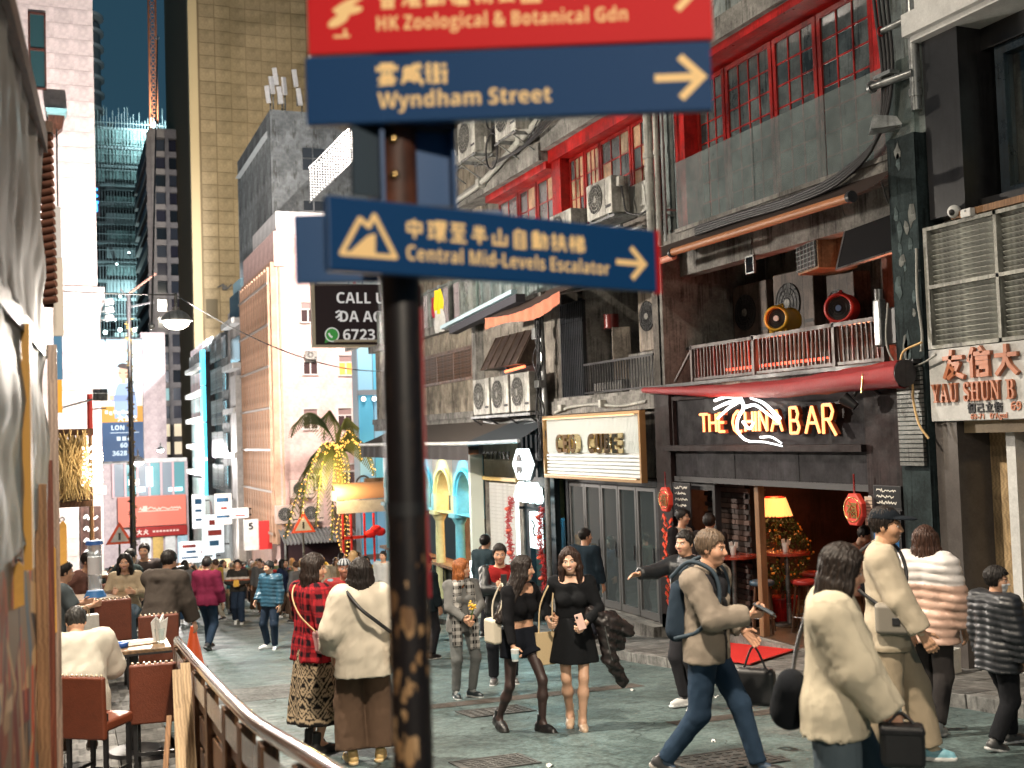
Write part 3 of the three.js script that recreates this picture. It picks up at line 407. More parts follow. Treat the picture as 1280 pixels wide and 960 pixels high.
const drum=(x,y,s,col,dark,label,L,r)=>{const t=thing('drum_fan',label,'fan',[x,y,-s],-1.0);const R=r;mesh('drum',new THREE.LatheGeometry([[R,-L/2],[R+0.025,-L/2+0.02],[R,-L/2+0.05],[R,L/2-0.05],[R+0.025,L/2-0.02],[R,L/2],[R-0.02,L/2],[R-0.02,-L/2]].map((p)=>new THREE.Vector2(...p)),26).rotateX(Math.PI/2).translate(0,R+0.07,0),col,t);mesh('inner',cyl(R-0.022,R-0.022,0.01,0,0,0,24).rotateX(1.5708).translate(0,R+0.07,L/2-0.09),M.acDark,t);const g=[];for(let k=1;k<5;k++)g.push(new THREE.TorusGeometry(R*k/5,0.005,5,24).translate(0,R+0.07,L/2-0.02));mesh('grille',g,M.charcoal,t);mesh('hub',cyl(0.04,0.04,0.03,0,0,0,14).rotateX(1.5708).translate(0,R+0.07,L/2-0.02),dark,t);mesh('foot',[-0.33,0.33].flatMap((k)=>[bx(0.05,0.1,0.04,-0.11,0.04,L*k),bx(0.05,0.1,0.04,0.11,0.04,L*k)]),col,t);mesh('handle',tube([[-0.05,2*R+0.07,-L*0.25],[0,2*R+0.13,0],[-0.05,2*R+0.07,L*0.25]],0.012,12,6),col,t);};
drum(9.75,2.94,13.55,mat(0.72,0.4,0.03,0.4,{map:soft2}),M.whitePaint,'yellow portable drum fan on the balcony',0.55,0.165);drum(9.85,2.94,12.35,mat(0.55,0.04,0.03,0.4,{map:soft2}),mat(0.1,0.16,0.3,0.4),'red portable drum fan on the balcony',0.3,0.185);
const wa=thing('window_air_conditioner','boxy window air conditioner hanging under the recess ceiling','air conditioner',[9.75,3.72,-12.5],FACE-0.25);mesh('casing',rb(0.72,0.5,0.55,0.015,0,0.25,0),mat(0.42,0.26,0.14,0.6,{map:grime2}),wa);mesh('grille_frame',[bx(0.66,0.44,0.02,0,0.25,0.28)],M.charcoal,wa);mesh('grille_bar',[...Array.from({length:6},(_,k)=>bx(0.012,0.44,0.012,-0.3+k*0.12,0.25,0.297)),...Array.from({length:7},(_,k)=>bx(0.66,0.01,0.012,0,0.06+k*0.064,0.299))],mat(0.2,0.24,0.24,0.5),wa);mesh('hanger',[bar([-0.3,0.5,0],[-0.3,0.85,0],0.012),bar([0.3,0.5,0],[0.3,0.85,0],0.012)],M.galv,wa);
const pan=thing('tilted_billboard','large tilted black panel in a thin metal frame above the recess','panel',[9.3,3.95,-11.0],FACE);mesh('sheet',bx(1.15,0.66,0.03).rotateX(-0.35).rotateZ(0.06),M.blackMatte,pan);mesh('frame',[bx(1.19,0.025,0.04,0,0.34,0),bx(1.19,0.025,0.04,0,-0.34,0),bx(0.025,0.7,0.04,-0.59,0,0),bx(0.025,0.7,0.04,0.59,0,0)].map((g)=>g.rotateX(-0.35).rotateZ(0.06)),M.galv,pan);mesh('hanger',[bar([-0.4,0.3,0.1],[-0.4,0.62,0.2],0.01),bar([0.4,0.3,0.1],[0.4,0.6,0.2],0.01)],M.galv,pan);
const fl=thing('floodlight','small square floodlight frame under the recess beam','floodlight',[9.3,3.98,-13.65],FACE);mesh('frame',[bx(0.2,0.02,0.04,0,0.12,0),bx(0.2,0.02,0.04,0,-0.12,0),bx(0.02,0.24,0.04,-0.1,0,0),bx(0.02,0.24,0.04,0.1,0,0)],M.galv,fl);mesh('glass',bx(0.19,0.23,0.02),M.darkGlass,fl);mesh('bracket',bar([0,0.12,-0.01],[0,0.4,-0.05],0.012),M.galv,fl);
const gw=thing('window_grille','dark barred grille on the balcony wall by the pillar','grille',[10.55,2.9,-11.6],FACE);mesh('grille_bar',[...Array.from({length:5},(_,k)=>bx(0.02,0.9,0.02,-0.5+k*0.25,0,0)),...Array.from({length:8},(_,k)=>bx(1.02,0.02,0.02,0,-0.44+k*0.125,0.012))],M.black,gw);mesh('backing',bx(1.04,0.92,0.02,0,0,-0.03),M.blackMatte,gw);
const mb=thing('meter_box','dark box with a grey duct fixed to the pillar on the balcony','box',[9.05,2.75,-10.35],FACE);mesh('box',rb(0.3,0.42,0.3,0.01,0.05,0,0),M.black,mb);mesh('duct',rb(0.12,0.55,0.1,0.02,-0.1,0.05,0.18),M.galv,mb);mesh('cap',cyl(0.05,0.05,0.12,-0.1,0.38,0.18),M.galv,mb);
const tl=thing('red_tube_light','red tube light behind the balcony railing','light',[9.3,2.5,-13.2]);mesh('tube',bar([0,0,1.2],[0,0,-1.2],0.02),glow(1,0.1,0.05,3),tl);mesh('holder',[bx(0.05,0.05,0.05,0,-0.03,1.2),bx(0.05,0.05,0.05,0,-0.03,-1.2)],M.charcoal,tl);
lamp([1,0.16,0.08],2.4,[9.25,2.62,-13.0],8);lamp([1,0.3,0.15],2.0,[9.5,2.62,-11.6],8);
}
// --- things in and before the bar
{
const fy=-1.28;
const stool=(x,s,y,seat,label,g)=>{const t=thing('bar_stool',label,'stool',[x,y,-s],rr(0,1.5),g);mesh('seat',[new THREE.LatheGeometry([[0.001,0.66],[0.15,0.66],[0.175,0.68],[0.175,0.72],[0.15,0.735],[0.001,0.735]].map((p)=>new THREE.Vector2(...p)),20)],seat,t);for(let k=0;k<4;k++){const a=k*Math.PI/2+0.78;mesh('leg',bar([0.12*Math.cos(a),0.66,0.12*Math.sin(a)],[0.2*Math.cos(a),0,0.2*Math.sin(a)],0.018,0.016),M.woodDark,t);}mesh('foot_ring',new THREE.TorusGeometry(0.178,0.01,6,22).rotateX(1.5708).translate(0,0.22,0),M.galv,t);return t;};
const leather=mat(0.4,0.03,0.025,0.35,{map:soft2}),navy=mat(0.03,0.06,0.09,0.4);
stool(9.2,13.55,-1.28,navy,'bar stool with a dark blue seat by the wooden post','bar stools');stool(9.72,13.3,fy,leather,'bar stool with a red seat before the red topped table','bar stools');stool(10.35,13.95,fy,leather,'bar stool with a red seat behind the red topped table','bar stools');stool(10.3,12.9,fy,leather,'bar stool with a red seat near the man in pink','bar stools');stool(9.6,11.3,fy,leather,'bar stool with a red seat behind the right lantern','bar stools');
const table=(x,s,label)=>{const t=thing('high_table',label,'table',[x,fy,-s],0,'high round tables');mesh('table_top',new THREE.CylinderGeometry(0.34,0.34,0.035,28).translate(0,1.05,0),mat(0.34,0.05,0.03,0.2,{map:wood2}),t);mesh('column',cyl(0.035,0.035,1.03,0,0.52,0),M.galv,t);mesh('base',new THREE.LatheGeometry([[0.001,0.03],[0.1,0.03],[0.24,0.015],[0.24,0],[0.001,0]].map((p)=>new THREE.Vector2(...p)),20),M.iron,t);};
table(9.85,13.85,'high round table with a glossy red top inside the bar door');table(9.02,13.98,'high round table by the brick wall where two men sit');
const cup=(x,y,s,label)=>{const t=thing('napkin_cup',label,'cup',[x,y,-s],0);mesh('cup',new THREE.LatheGeometry([[0.001,0],[0.035,0],[0.05,0.13],[0.045,0.13],[0.03,0.01]].map((p)=>new THREE.Vector2(...p)),14),M.whitePaint,t);mesh('napkin',[bx(0.05,0.09,0.02,0,0.15,0).rotateZ(0.2),bx(0.05,0.08,0.02,0.01,0.15,0.02).rotateZ(-0.2)],M.whitePaint,t);};
cup(9.8,fy+1.07,13.8,'white napkin cup on the red topped table');cup(9.0,fy+1.07,13.95,'white napkin cup on the table by the brick wall');
const lp=thing('table_lamp','glowing pleated table lamp behind the kumquat tree','lamp',[10.35,fy+1.5,-14.8]);const ple=keep(new THREE.LatheGeometry([[0.16,0.3],[0.26,0]].map((p)=>new THREE.Vector2(...p)),40));mesh('lamp_shade',(()=>{const pos=ple.attributes.position;for(let i=0;i<pos.count;i++){const a=Math.atan2(pos.getZ(i),pos.getX(i)),k=1+0.03*Math.cos(a*20);pos.setX(i,pos.getX(i)*k);pos.setZ(i,pos.getZ(i)*k);}ple.computeVertexNormals();return ple;})(),new THREE.MeshStandardMaterial({color:lin(0.8,0.4,0.12),emissive:lin(1,0.48,0.13),emissiveIntensity:1.3,roughness:0.9,side:THREE.DoubleSide}),lp);mesh('trim',[new THREE.TorusGeometry(0.262,0.012,6,30).rotateX(1.5708),new THREE.TorusGeometry(0.16,0.01,6,30).rotateX(1.5708).translate(0,0.3,0)],M.red,lp);mesh('stem',cyl(0.02,0.02,1.5,0,-0.75,0),M.goldMetal,lp);mesh('bulb',new THREE.SphereGeometry(0.05,10,8).translate(0,0.12,0),glow(1,0.6,0.25,4),lp);
lamp([1,0.5,0.18],6,[10.35,fy+1.62,-14.8],3);lamp([1,0.4,0.14],5,[11.5,0.9,-11.8],6);lamp([1,0.35,0.15],4,[10.0,0.9,-14.3],5);
for(const[x,s,y]of[[11.5,11.8,0.95],[10.0,14.3,0.95]]){const t=thing('pendant_lamp','small warm pendant bulb hanging inside the bar','lamp',[x,y,-s],0,'bar pendant lamps');mesh('bulb',new THREE.SphereGeometry(0.06,12,8).translate(0,-0.05,0),glow(1,0.5,0.2,4),t);mesh('cord',cyl(0.006,0.006,0.25,0,0.13,0),M.cable,t);}
const wl=thing('wall_lantern','square amber wall lantern inside the bar beside the wooden post','lamp',[9.6,0.55,-14.2],FACE);mesh('shade',rb(0.22,0.26,0.14,0.01),glow(1,0.5,0.15,1.2),wl);mesh('bracket',bx(0.26,0.02,0.16,0,0.14,0),M.black,wl);
 // kumquat tree
const kt=thing('kumquat_tree','potted kumquat tree covered in orange fruit inside the bar','plant',[10.0,fy,-14.2]);mesh('pot',new THREE.LatheGeometry([[0.001,0],[0.16,0],[0.22,0.34],[0.24,0.36],[0.2,0.36],[0.001,0.3]].map((p)=>new THREE.Vector2(...p)),18),M.red,kt);mesh('trunk',[bar([0,0.3,0],[0,0.8,0],0.03,0.02)],M.woodDark,kt);
const lg=[],fr=[];for(let k=0;k<900;k++){const y=rr(0.45,1.5),R=0.42*Math.sin(Math.min(3,(y-0.35)/1.25*3.0))+0.04,a=rr(0,6.28),r=R*Math.sqrt(rr(0.3,1));const q=poly([[0,0],[0.018,0.03],[0,0.075],[-0.018,0.03]],0.002).rotateX(rr(-1.5,1.5)).rotateY(rr(0,6.28)).translate(r*Math.cos(a),y,r*Math.sin(a));lg.push(q);if(k % 9===0)fr.push(new THREE.SphereGeometry(0.017,6,5).translate((R+0.01)*Math.cos(a),y,(R+0.01)*Math.sin(a)));}
mesh('foliage',lg,mat(0.035,0.07,0.02,0.5),kt);const fm=mesh('fruit',fr,mat(0.8,0.3,0.03,0.4),kt);
const mat_=thing('door_mat','red carpet laid across the pavement before the bar door','mat');mesh('carpet',sheet((u,v)=>{const x=7.5+1.55*v,s=11.35+1.1*v+1.6*u;return[x,groundY(x,-s)+0.15+0.004*noise3(x*2,s*2,1)+(x>9?0.012:0),-s];},14,12),mat(0.55,0.025,0.02,0.9,{map:cloth2,bumpMap:bump2,bumpScale:0.01}),mat_);mesh('binding',[[11.35,11.39],[12.91,12.95]].map(([a,c])=>sheet((u,v)=>{const x=7.5+1.55*v,s=a+1.1*v+(c-a)*u;return[x,groundY(x,-s)+0.157,-s];},1,6)),M.redDark,mat_);
const step=thing('door_step','dark stone step along the bar and club doors','step');mesh('step_block',[fb(9.7,15.86,-1.5,-1.29,8.86,9.02)],M.conc,step);mesh('step_block',[fb(15.86,20.0,-2.2,-1.5,8.7,9.1)],M.conc,step);
const bxp=thing('carton','open white and blue carton on the pavement by the stone door pier','box',[8.45,groundY(8.45,-9.35)+0.131,-9.35],-1.2);mesh('side',[bx(0.4,0.26,0.008,0,0.13,0.15),bx(0.4,0.26,0.008,0,0.13,-0.15),bx(0.008,0.26,0.3,0.2,0.13,0),bx(0.008,0.26,0.3,-0.2,0.13,0),bx(0.4,0.008,0.3,0,0.004,0)],mat(0.62,0.62,0.58,0.7,{map:soft2}),bxp);printed('print',0.39,0.25,0.008,canvasTex(156,100,(x,W,H)=>{x.fillStyle='#d8dcdc';x.fillRect(0,0,W,H);x.fillStyle='#1b3f74';x.fillRect(0,62,W,38);x.fillRect(96,10,40,40);x.fillStyle='#e2a428';x.beginPath();x.ellipse(52,52,10,26,0.3,0,7);x.fill();x.fillStyle='#d8dcdc';x.fillRect(80,72,60,8);}),bxp).position.z=0.152;mesh('crumpled_paper',Array.from({length:9},()=>new THREE.IcosahedronGeometry(rr(0.04,0.07),0).translate(rr(-0.15,0.15),rr(0.22,0.28),rr(-0.1,0.1))),M.whitePaint,bxp);
}
// --- club building (s 15.86 - 20)
{
const b=thing('club_building','weathered building with box sign, folding glass doors and red upper windows','building');
const grey=wallMat(0.22,0.2,0.18,grime2);
mesh('wall',[fb(15.86,20,7.55,14,9.05,12),fb(15.86,20,4.55,5.2,9.05,9.3),fb(15.86,20,1.95,2.3,9.0,9.3),fb(19.7,20,2.3,4.55,9.05,9.4),fb(15.8,16.05,2.3,4.55,9.0,9.5),fb(19.6,20.0,-1.9,1.95,9.1,9.5),fb(15.86,19.6,0.84,1.95,9.06,9.2)],grey,b);
mesh('sill',[fb(15.86,19.9,1.98,2.24,8.86,9.1),fb(15.86,20,7.2,7.55,8.85,9.2)],M.conc,b);
mesh('soffit',[fb(15.86,20,6.95,7.2,9.0,9.5)],M.red,b);mesh('red_reveal',[fb(19.55,19.95,5.6,6.95,9.05,9.3),fb(15.86,16.05,5.2,6.95,9.05,9.3)],M.red,b);
const litPane=mat(0.55,0.36,0.22,0.35,{map:grime2}),creamP=mat(0.4,0.3,0.2,0.2,{map:grime2});
for(const[s0,s1]of[[16.08,17.0],[17.03,18.2],[18.23,18.85],[18.88,19.55]])gridWindow(b,s0,s1,5.3,6.93,9.3,3,4,mullMat,[creamP,rustGlass,litPane],0.022,0.06);
mesh('wall_panel',fb(15.9,18.2,5.2,5.75,8.98,9.1),wallMat(0.5,0.5,0.47),b);
mesh('room_back',[fb(15.86,20,4.7,7.1,10.4,10.5)],wallMat(0.3,0.2,0.12),b);
mesh('recess',[fb(15.9,19.9,2.25,4.55,10.3,10.4),fb(18.75,18.85,2.3,4.55,9.1,10.3)],M.conc,b);mesh('recess_floor',fb(15.86,20,2.18,2.3,8.95,10.4),M.conc,b);
const sh=mesh('dark_shutter',fb(18.75,19.75,2.3,4.1,9.02,9.1),dirty(0.03,0.035,0.042,0.5),b);mesh('shutter_rib',Array.from({length:12},(_,k)=>fb(18.78+k*0.08,18.81+k*0.08,2.32,4.08,9.0,9.02)),dirty(0.045,0.05,0.06,0.5),sh);
const rl=mesh('railing',[fb(16.1,18.7,2.85,2.89,9.0,9.04),fb(16.1,18.7,2.33,2.36,9.0,9.04)],M.charcoal,b);const rod=bx(0.018,0.5,0.018);for(let k=0;k<26;k++){const m=mesh('railing_bar',rod.clone(),M.charcoal,rl);m.position.set(9.02,2.6,-(16.15+k*0.1));}
 // folding doors
const doorGlass=new THREE.MeshPhysicalMaterial({color:lin(0.22,0.26,0.27),roughness:0.02,transmission:0.8,thickness:0,ior:2.1});
const fd=mesh('door_frame',[fb(16.05,19.6,0.7,0.82,8.96,9.06),fb(19.5,19.6,-1.5,0.7,8.96,9.06),fb(16.02,16.12,-1.5,0.7,8.96,9.06)],M.charcoal,b);
const al=mat(0.17,0.17,0.17,0.35,{metalness:0.6});for(let k=0;k<5;k++){const a=16.14+k*0.67,c=a+0.65;const d=mesh('door',[fb(a,a+0.055,-1.48,0.68,8.97,9.04),fb(c-0.055,c,-1.48,0.68,8.97,9.04),fb(a+0.055,c-0.055,0.62,0.68,8.97,9.04),fb(a+0.055,c-0.055,-1.48,-1.36,8.97,9.04)],al,b);mesh('glass',fb(a+0.055,c-0.055,-1.36,0.62,9.0,9.008),doorGlass,d);mesh('handle',[bar([8.93,-0.55,-(a+0.04)],[8.93,-0.3,-(a+0.04)],0.015)],M.black,d);}
mesh('club_interior',[fb(15.9,19.9,-1.6,1.9,12.2,12.3),fb(15.86,15.9,-1.6,0.8,9.1,12.2),fb(19.9,20,-1.6,0.8,9.1,12.2),fb(15.9,19.9,-1.6,-1.5,9.1,12.2),fb(15.9,19.9,0.75,0.85,9.1,12.2)],mat(0.09,0.075,0.06,0.6,{map:grime2}),b);
const ys=thing('club_window_sign','small yellow glowing script sign behind the folding glass door','neon sign',[9.4,0.35,-16.45],FACE);mesh('script',[tube([[-0.16,0.05,0],[-0.1,0.16,0],[-0.05,0,0],[0,0.14,0],[0.06,0,0],[0.12,0.13,0],[0.18,0.02,0]],0.014,40),tube([[-0.14,-0.16,0],[-0.04,-0.06,0],[0.03,-0.18,0],[0.1,-0.06,0],[0.16,-0.16,0]],0.012,30)],glow(1,0.75,0.1,3),ys);mesh('backing',bx(0.46,0.5,0.02,0,0,-0.03),M.black,ys);lamp([1,0.8,0.5],3,[10.8,0.5,-17.2],5);lamp([0.7,0.9,1],2,[10.8,0.5,-18.8],5);
for(const s of[17.2,18.8]){const t=thing('downlight','small round ceiling lamp inside the club','lamp',[10.8,0.62,-s],0,'club ceiling lamps');mesh('bulb',new THREE.SphereGeometry(0.05,10,8).translate(0,-0.1,0),glow(1,0.9,0.7,3),t);mesh('holder',cyl(0.06,0.06,0.13,0,0.03,0),M.black,t);}
for(let k=0;k<4;k++){const t=thing('club_sofa','dark leather armchair inside the club behind the glass','armchair',[10.6+(k % 2)*0.8,-1.5,-(16.7+k*0.8)],FACE+0.3*k,'club armchairs');mesh('seat',rb(0.6,0.42,0.6,0.06,0,0.21,0),mat(0.06,0.02,0.015,0.4),t);mesh('backrest',rb(0.6,0.8,0.14,0.05,0,0.5,-0.3),mat(0.07,0.025,0.018,0.4),t);}
 // box sign
const sg=thing('box_sign','white ribbed box sign with mirrored gold letters and lit amber frame','sign',[8.62,1.37,-18.02],FACE);
mesh('frame',[bx(3.94,0.05,0.11,0,0.565,-0.12),bx(3.94,0.05,0.11,0,-0.565,-0.12),bx(0.05,1.08,0.11,-1.945,0,-0.12),bx(0.05,1.08,0.11,1.945,0,-0.12)],mat(0.4,0.24,0.1,0.35,{metalness:0.6}),sg);
mesh('back_panel',bx(3.8,1.06,0.03,0,0,-0.17),M.whitePaint,sg);
mesh('rib',Array.from({length:76},(_,k)=>bx(0.03,0.62,0.03,-1.88+k*0.05,0.2,-0.14)),mat(0.62,0.66,0.64,0.45),sg);mesh('louvre',Array.from({length:6},(_,k)=>bx(3.78,0.045,0.05,0,-0.16-k*0.066,-0.13)),mat(0.62,0.66,0.66,0.45),sg);
mesh('led_strip',[bx(3.7,0.02,0.02,0,0.53,-0.03)],glow(1,0.62,0.3,1.2),sg);mesh('led_strip',[bx(3.7,0.02,0.02,0,-0.53,-0.03)],glow(1,0.7,0.45,0.9),sg);
const put=(str,x)=>{let cx=x;for(const ch of str){const g=new TextGeometry(ch,{font,size:0.32,depth:0.1,curveSegments:4,bevelEnabled:true,bevelSize:0.012,bevelThickness:0.012,bevelSegments:2});g.computeBoundingBox();const w=g.boundingBox.max.x;mesh('letter',g.translate(cx,-0.1,-0.11),mat(0.75,0.6,0.36,0.08,{metalness:1}),sg);cx+=w+0.03;}};
put('CEO',-1.25);put('CUBE',0.12);
const rl1=area([1,0.9,0.78],0.7,3.7,0.06,[8.5,1.86,-18.02],[8.68,1.0,-18.02]);const rl2=area([0.9,0.95,1],0.8,3.7,0.06,[8.5,0.88,-18.02],[8.68,1.6,-18.02]);
const cp=thing('conduit','pale cable conduit running along the ledge over the box sign','conduit');mesh('pipe',tube([[8.84,2.02,-19.7],[8.82,2.1,-19],[8.84,2.12,-18],[8.84,2.06,-17],[8.86,2.1,-16.1]],0.03,40,8),M.pvc,cp);mesh('lamp_clip',[rb(0.12,0.12,0.14,0.01,8.8,2.1,-19.3),rb(0.12,0.14,0.1,0.01,8.8,2.12,-17.6)],M.pvc,cp);
 // machines
const dac=mat(0.34,0.29,0.24,0.6,{map:grime2});
acUnit(9.6,3.0,16.9,0.85,1.15,0.34,FACE,'tall air conditioner behind the black railing over the box sign','club balcony machines',{mat:dac,grille:M.charcoal});acUnit(9.55,2.55,18.2,0.8,0.95,0.34,FACE-0.5,'low air conditioner behind the black railing over the box sign','club balcony machines',{mat:dac,grille:M.charcoal});const bxs=thing('machine_plinth','concrete plinth under the machines behind the black railing','plinth');mesh('plinth',[fb(16.3,17.5,2.3,2.97,9.3,9.9),fb(17.6,18.7,2.3,2.52,9.2,9.9)],M.conc,bxs);mesh('paint_can',cyl(0.14,0.14,0.26,9.35,3.63,-18.2),M.redDark,bxs);
acUnit(8.72,5.28,16.95,0.95,0.62,0.34,FACE,'white air conditioner on the ledge under the red windows, right one','ledge air conditioners');acUnit(8.74,5.08,18.6,0.95,0.6,0.34,FACE,'white air conditioner on the ledge under the red windows, left one','ledge air conditioners');const lg2=thing('ledge_rack','narrow steel rack carrying the white machines under the red windows','rack');mesh('rail',[fb(16.2,19.2,4.98,5.02,8.55,8.6),fb(16.2,19.2,4.98,5.02,8.95,9.04),fb(16.4,17.5,5.2,5.24,8.55,9.04)],M.galv,lg2);mesh('stay',[16.5,17.4,18.2,19.1].map((s)=>beam([8.58,4.98,-s],[9.04,4.7,-s],0.03,0.03)),M.galv,lg2);
const wc=thing('air_conditioner_cable','thin dark cable hanging from the white machine under the red windows','cable');mesh('cable',tube([[8.7,5.75,-16.42],[8.68,5.5,-16.3],[8.7,5.25,-16.25],[8.8,5.15,-16.0],[8.86,5.18,-15.85]],0.018,30,6),M.cable,wc);mesh('plug_box',rb(0.1,0.16,0.12,0.01,8.68,5.78,-16.4),M.acWhite,wc);
 // salmon awning drooping
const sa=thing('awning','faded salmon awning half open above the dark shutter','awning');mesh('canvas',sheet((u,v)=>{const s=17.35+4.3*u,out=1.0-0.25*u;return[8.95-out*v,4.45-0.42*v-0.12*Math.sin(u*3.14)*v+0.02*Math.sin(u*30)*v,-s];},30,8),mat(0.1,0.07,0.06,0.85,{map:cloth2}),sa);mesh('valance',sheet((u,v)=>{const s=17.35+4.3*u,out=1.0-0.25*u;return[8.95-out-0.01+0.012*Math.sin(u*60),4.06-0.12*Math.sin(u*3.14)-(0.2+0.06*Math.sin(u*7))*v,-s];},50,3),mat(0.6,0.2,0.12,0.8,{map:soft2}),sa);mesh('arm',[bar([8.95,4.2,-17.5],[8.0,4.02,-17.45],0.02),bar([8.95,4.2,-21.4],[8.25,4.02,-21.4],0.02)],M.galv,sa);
}
// --- cyan neon shop and shutter building (s 20 - 24.3), arcade building (24.3 - 33.4)
{
const b=thing('shutter_building','old building with hooded window, closed shutter and cyan lit doorway','building');
const grey=wallMat(0.34,0.31,0.27,grime2);
mesh('wall',[fb(20,24.3,1.62,4.3,9.1,9.5),fb(20,24.3,7.3,14,9.05,12),fb(20,24.3,4.3,7.3,9.3,12),fb(23.95,24.35,-2.6,1.7,8.95,9.5),fb(21.75,21.95,-2.4,1.7,8.95,9.4)],grey,b);
mesh('ledge',[fb(20,24.4,4.2,4.4,8.75,9.5),fb(20,24.4,7.0,7.35,8.8,9.3)],M.conc,b);
mesh('red_soffit',[fb(20,23.4,6.85,7.0,8.95,9.3)],M.red,b);for(const[s0,s1]of[[20.1,21.1],[21.15,22.1],[22.15,23.3]])gridWindow(b,s0,s1,5.4,6.85,9.28,2,3,mullMat,[mat(0.55,0.36,0.22,0.35,{map:grime2}),rustGlass],0.025,0.07);
mesh('grey_panel',[fb(20.1,24.2,4.4,5.35,9.1,9.28)],dirty(0.26,0.33,0.32,0.5),b);mesh('panel_mullion',Array.from({length:7},(_,k)=>fb(20.2+k*0.66,20.3+k*0.66,4.4,5.35,9.05,9.1)),dirty(0.34,0.42,0.42,0.5),b);
 // hooded window
const hd=mesh('window_hood',[poly([[0,0],[0.5,0],[0.1,0.72],[0,0.72]],2.2).rotateY(Math.PI).translate(9.08,3.05,-20.9)],dirty(0.1,0.07,0.055,0.6,0.3),b);mesh('hood_rib',Array.from({length:6},(_,k)=>beam([8.58,3.06,-(20.95+k*0.42)],[8.97,3.77,-(20.95+k*0.42)],0.02,0.03)),dirty(0.14,0.1,0.075,0.6),hd);
mesh('hood_window',fb(21,23.0,2.3,3.05,9.06,9.1),M.charcoal,b);
const rt=thing('red_tube_light','orange red tube light under the brown window hood','light');mesh('tube',bar([8.75,3.0,-20.95],[8.75,2.96,-22.0],0.03),glow(1,0.2,0.08,2.5),rt);mesh('holder',bx(0.05,0.06,0.05,8.75,3.03,-21.9),M.charcoal,rt);
for(let k=0;k<3;k++)acUnit(8.72,2.08,20.75+k*1.12,0.98,0.78,0.36,FACE,['white air conditioner in the row of three, beside the drain pipe','white air conditioner in the row of three, the middle one','white air conditioner in the row of three, beside the plain grey wall'][k],'row of three air conditioners');
const rk=thing('machine_rack','rusty bracket rack under the row of three air conditioners','rack');mesh('rail',[fb(20.2,23.6,2.0,2.05,8.52,8.57),fb(20.2,23.6,2.0,2.05,8.88,8.93)],M.galv,rk);mesh('stay',[20.3,21.4,22.5,23.5].flatMap((s)=>[beam([8.52,1.99,-s],[9.05,1.99,-s],0.03,0.03),beam([8.55,1.97,-s],[9.05,1.66,-s],0.03,0.03)]),M.charcoal,rk);mesh('pipe',tube([[8.8,1.94,-23.5],[8.8,1.86,-22.5],[8.8,1.93,-21.2],[8.8,1.88,-20.2]],0.04,30),M.galv,rk);
const dp=thing('drain_pipe','dark crooked drain pipe with tangled wires beside the neon shop','pipe');mesh('pipe',tube([[8.78,4.2,-20.1],[8.8,3,-20.12],[8.78,2.0,-20.05],[8.8,1.4,-20.1],[8.78,0,-20.08],[8.78,-1.9,-20.1]],0.06,60,8),M.galv,dp);mesh('wire',Array.from({length:9},(_,k)=>tube(Array.from({length:7},(_,j)=>[8.7+rr(-0.08,0.1),4.1-j*0.5,-20.1+rr(-0.16,0.16)]),0.012,40,5)),M.cable,dp);mesh('junction_box',[rb(0.16,0.22,0.16,0.01,8.72,3.6,-20.2),rb(0.14,0.14,0.2,0.01,8.7,2.6,-20.1)],M.galv,dp);
 // shutter and pale fascia
mesh('fascia',[fb(21.95,24.0,0.7,1.62,8.94,9.2)],wallMat(0.48,0.44,0.34,soft2),b);mesh('fascia_trim',fb(21.95,24.0,0.62,0.7,8.88,9.2),mat(0.6,0.42,0.15,0.4),b);
const lt=mat(0.12,0.1,0.08,0.5);['C','O','T','T','S','S','E'].forEach((c,k)=>{const g=textGeo(c,0.17,0.03);g.rotateY(FACE);mesh('fascia_letter',g.translate(8.91,1.18-(k % 2)*0.0,-(23.8-k*0.24)),lt,b);});
const shu=mesh('roller_shutter',fb(21.97,23.95,-2.4,0.62,9.06,9.1),mat(0.55,0.5,0.44,0.6),b);const slat=bx(0.03,0.075,1.96);for(let k=0;k<36;k++){const m=mesh('shutter_slat',slat.clone(),M.whitePaint,shu);m.position.set(9.045,-2.3+k*0.081,-22.96);}
 // neon doorway
mesh('doorway_wall',[fb(20.2,21.75,-0.1,1.62,8.98,9.1),fb(20.2,20.45,-2.3,-0.1,8.98,9.1),fb(20.2,21.75,-2.3,1.62,10.0,10.1),fb(21.5,21.75,-2.3,-0.1,8.98,9.1)],dirty(0.03,0.045,0.055,0.5),b);mesh('wall_fin',Array.from({length:6},(_,k)=>fb(20.3+k*0.25,20.4+k*0.25,0.75,1.6,8.9,8.98)),dirty(0.05,0.07,0.08,0.5),b);mesh('door_panel',fb(20.45,21.5,-2.3,-0.1,9.4,9.45),mat(0.01,0.03,0.045,0.15),b);
const hx=thing('hexagon_sign','white glowing hexagon sign with a dark emblem over the neon doorway','neon sign',[8.72,1.02,-21.0],FACE);const hex=Array.from({length:6},(_,k)=>[0.52*Math.cos(k*Math.PI/3),0.36*Math.sin(k*Math.PI/3)]);mesh('light_face',poly(hex,0.08),glow(0.9,1,1,2.6,0.4),hx);mesh('rim',poly(hex.map(([a,c])=>[a*1.04,c*1.04]),0.06).translate(0,0,-0.04),M.charcoal,hx);mesh('emblem',[poly([[-0.26,0.06],[-0.18,0.18],[-0.06,0.2],[0.04,0.06]],0.02).translate(0,0,0.085),bx(0.26,0.1,0.02,-0.11,-0.1,0.095),bx(0.05,0.06,0.02,-0.2,-0.16,0.096),bx(0.05,0.06,0.02,-0.03,-0.16,0.096)],M.charcoal,hx);mesh('bracket',[bx(0.05,0.05,0.25,0,0,-0.14)],M.charcoal,hx);
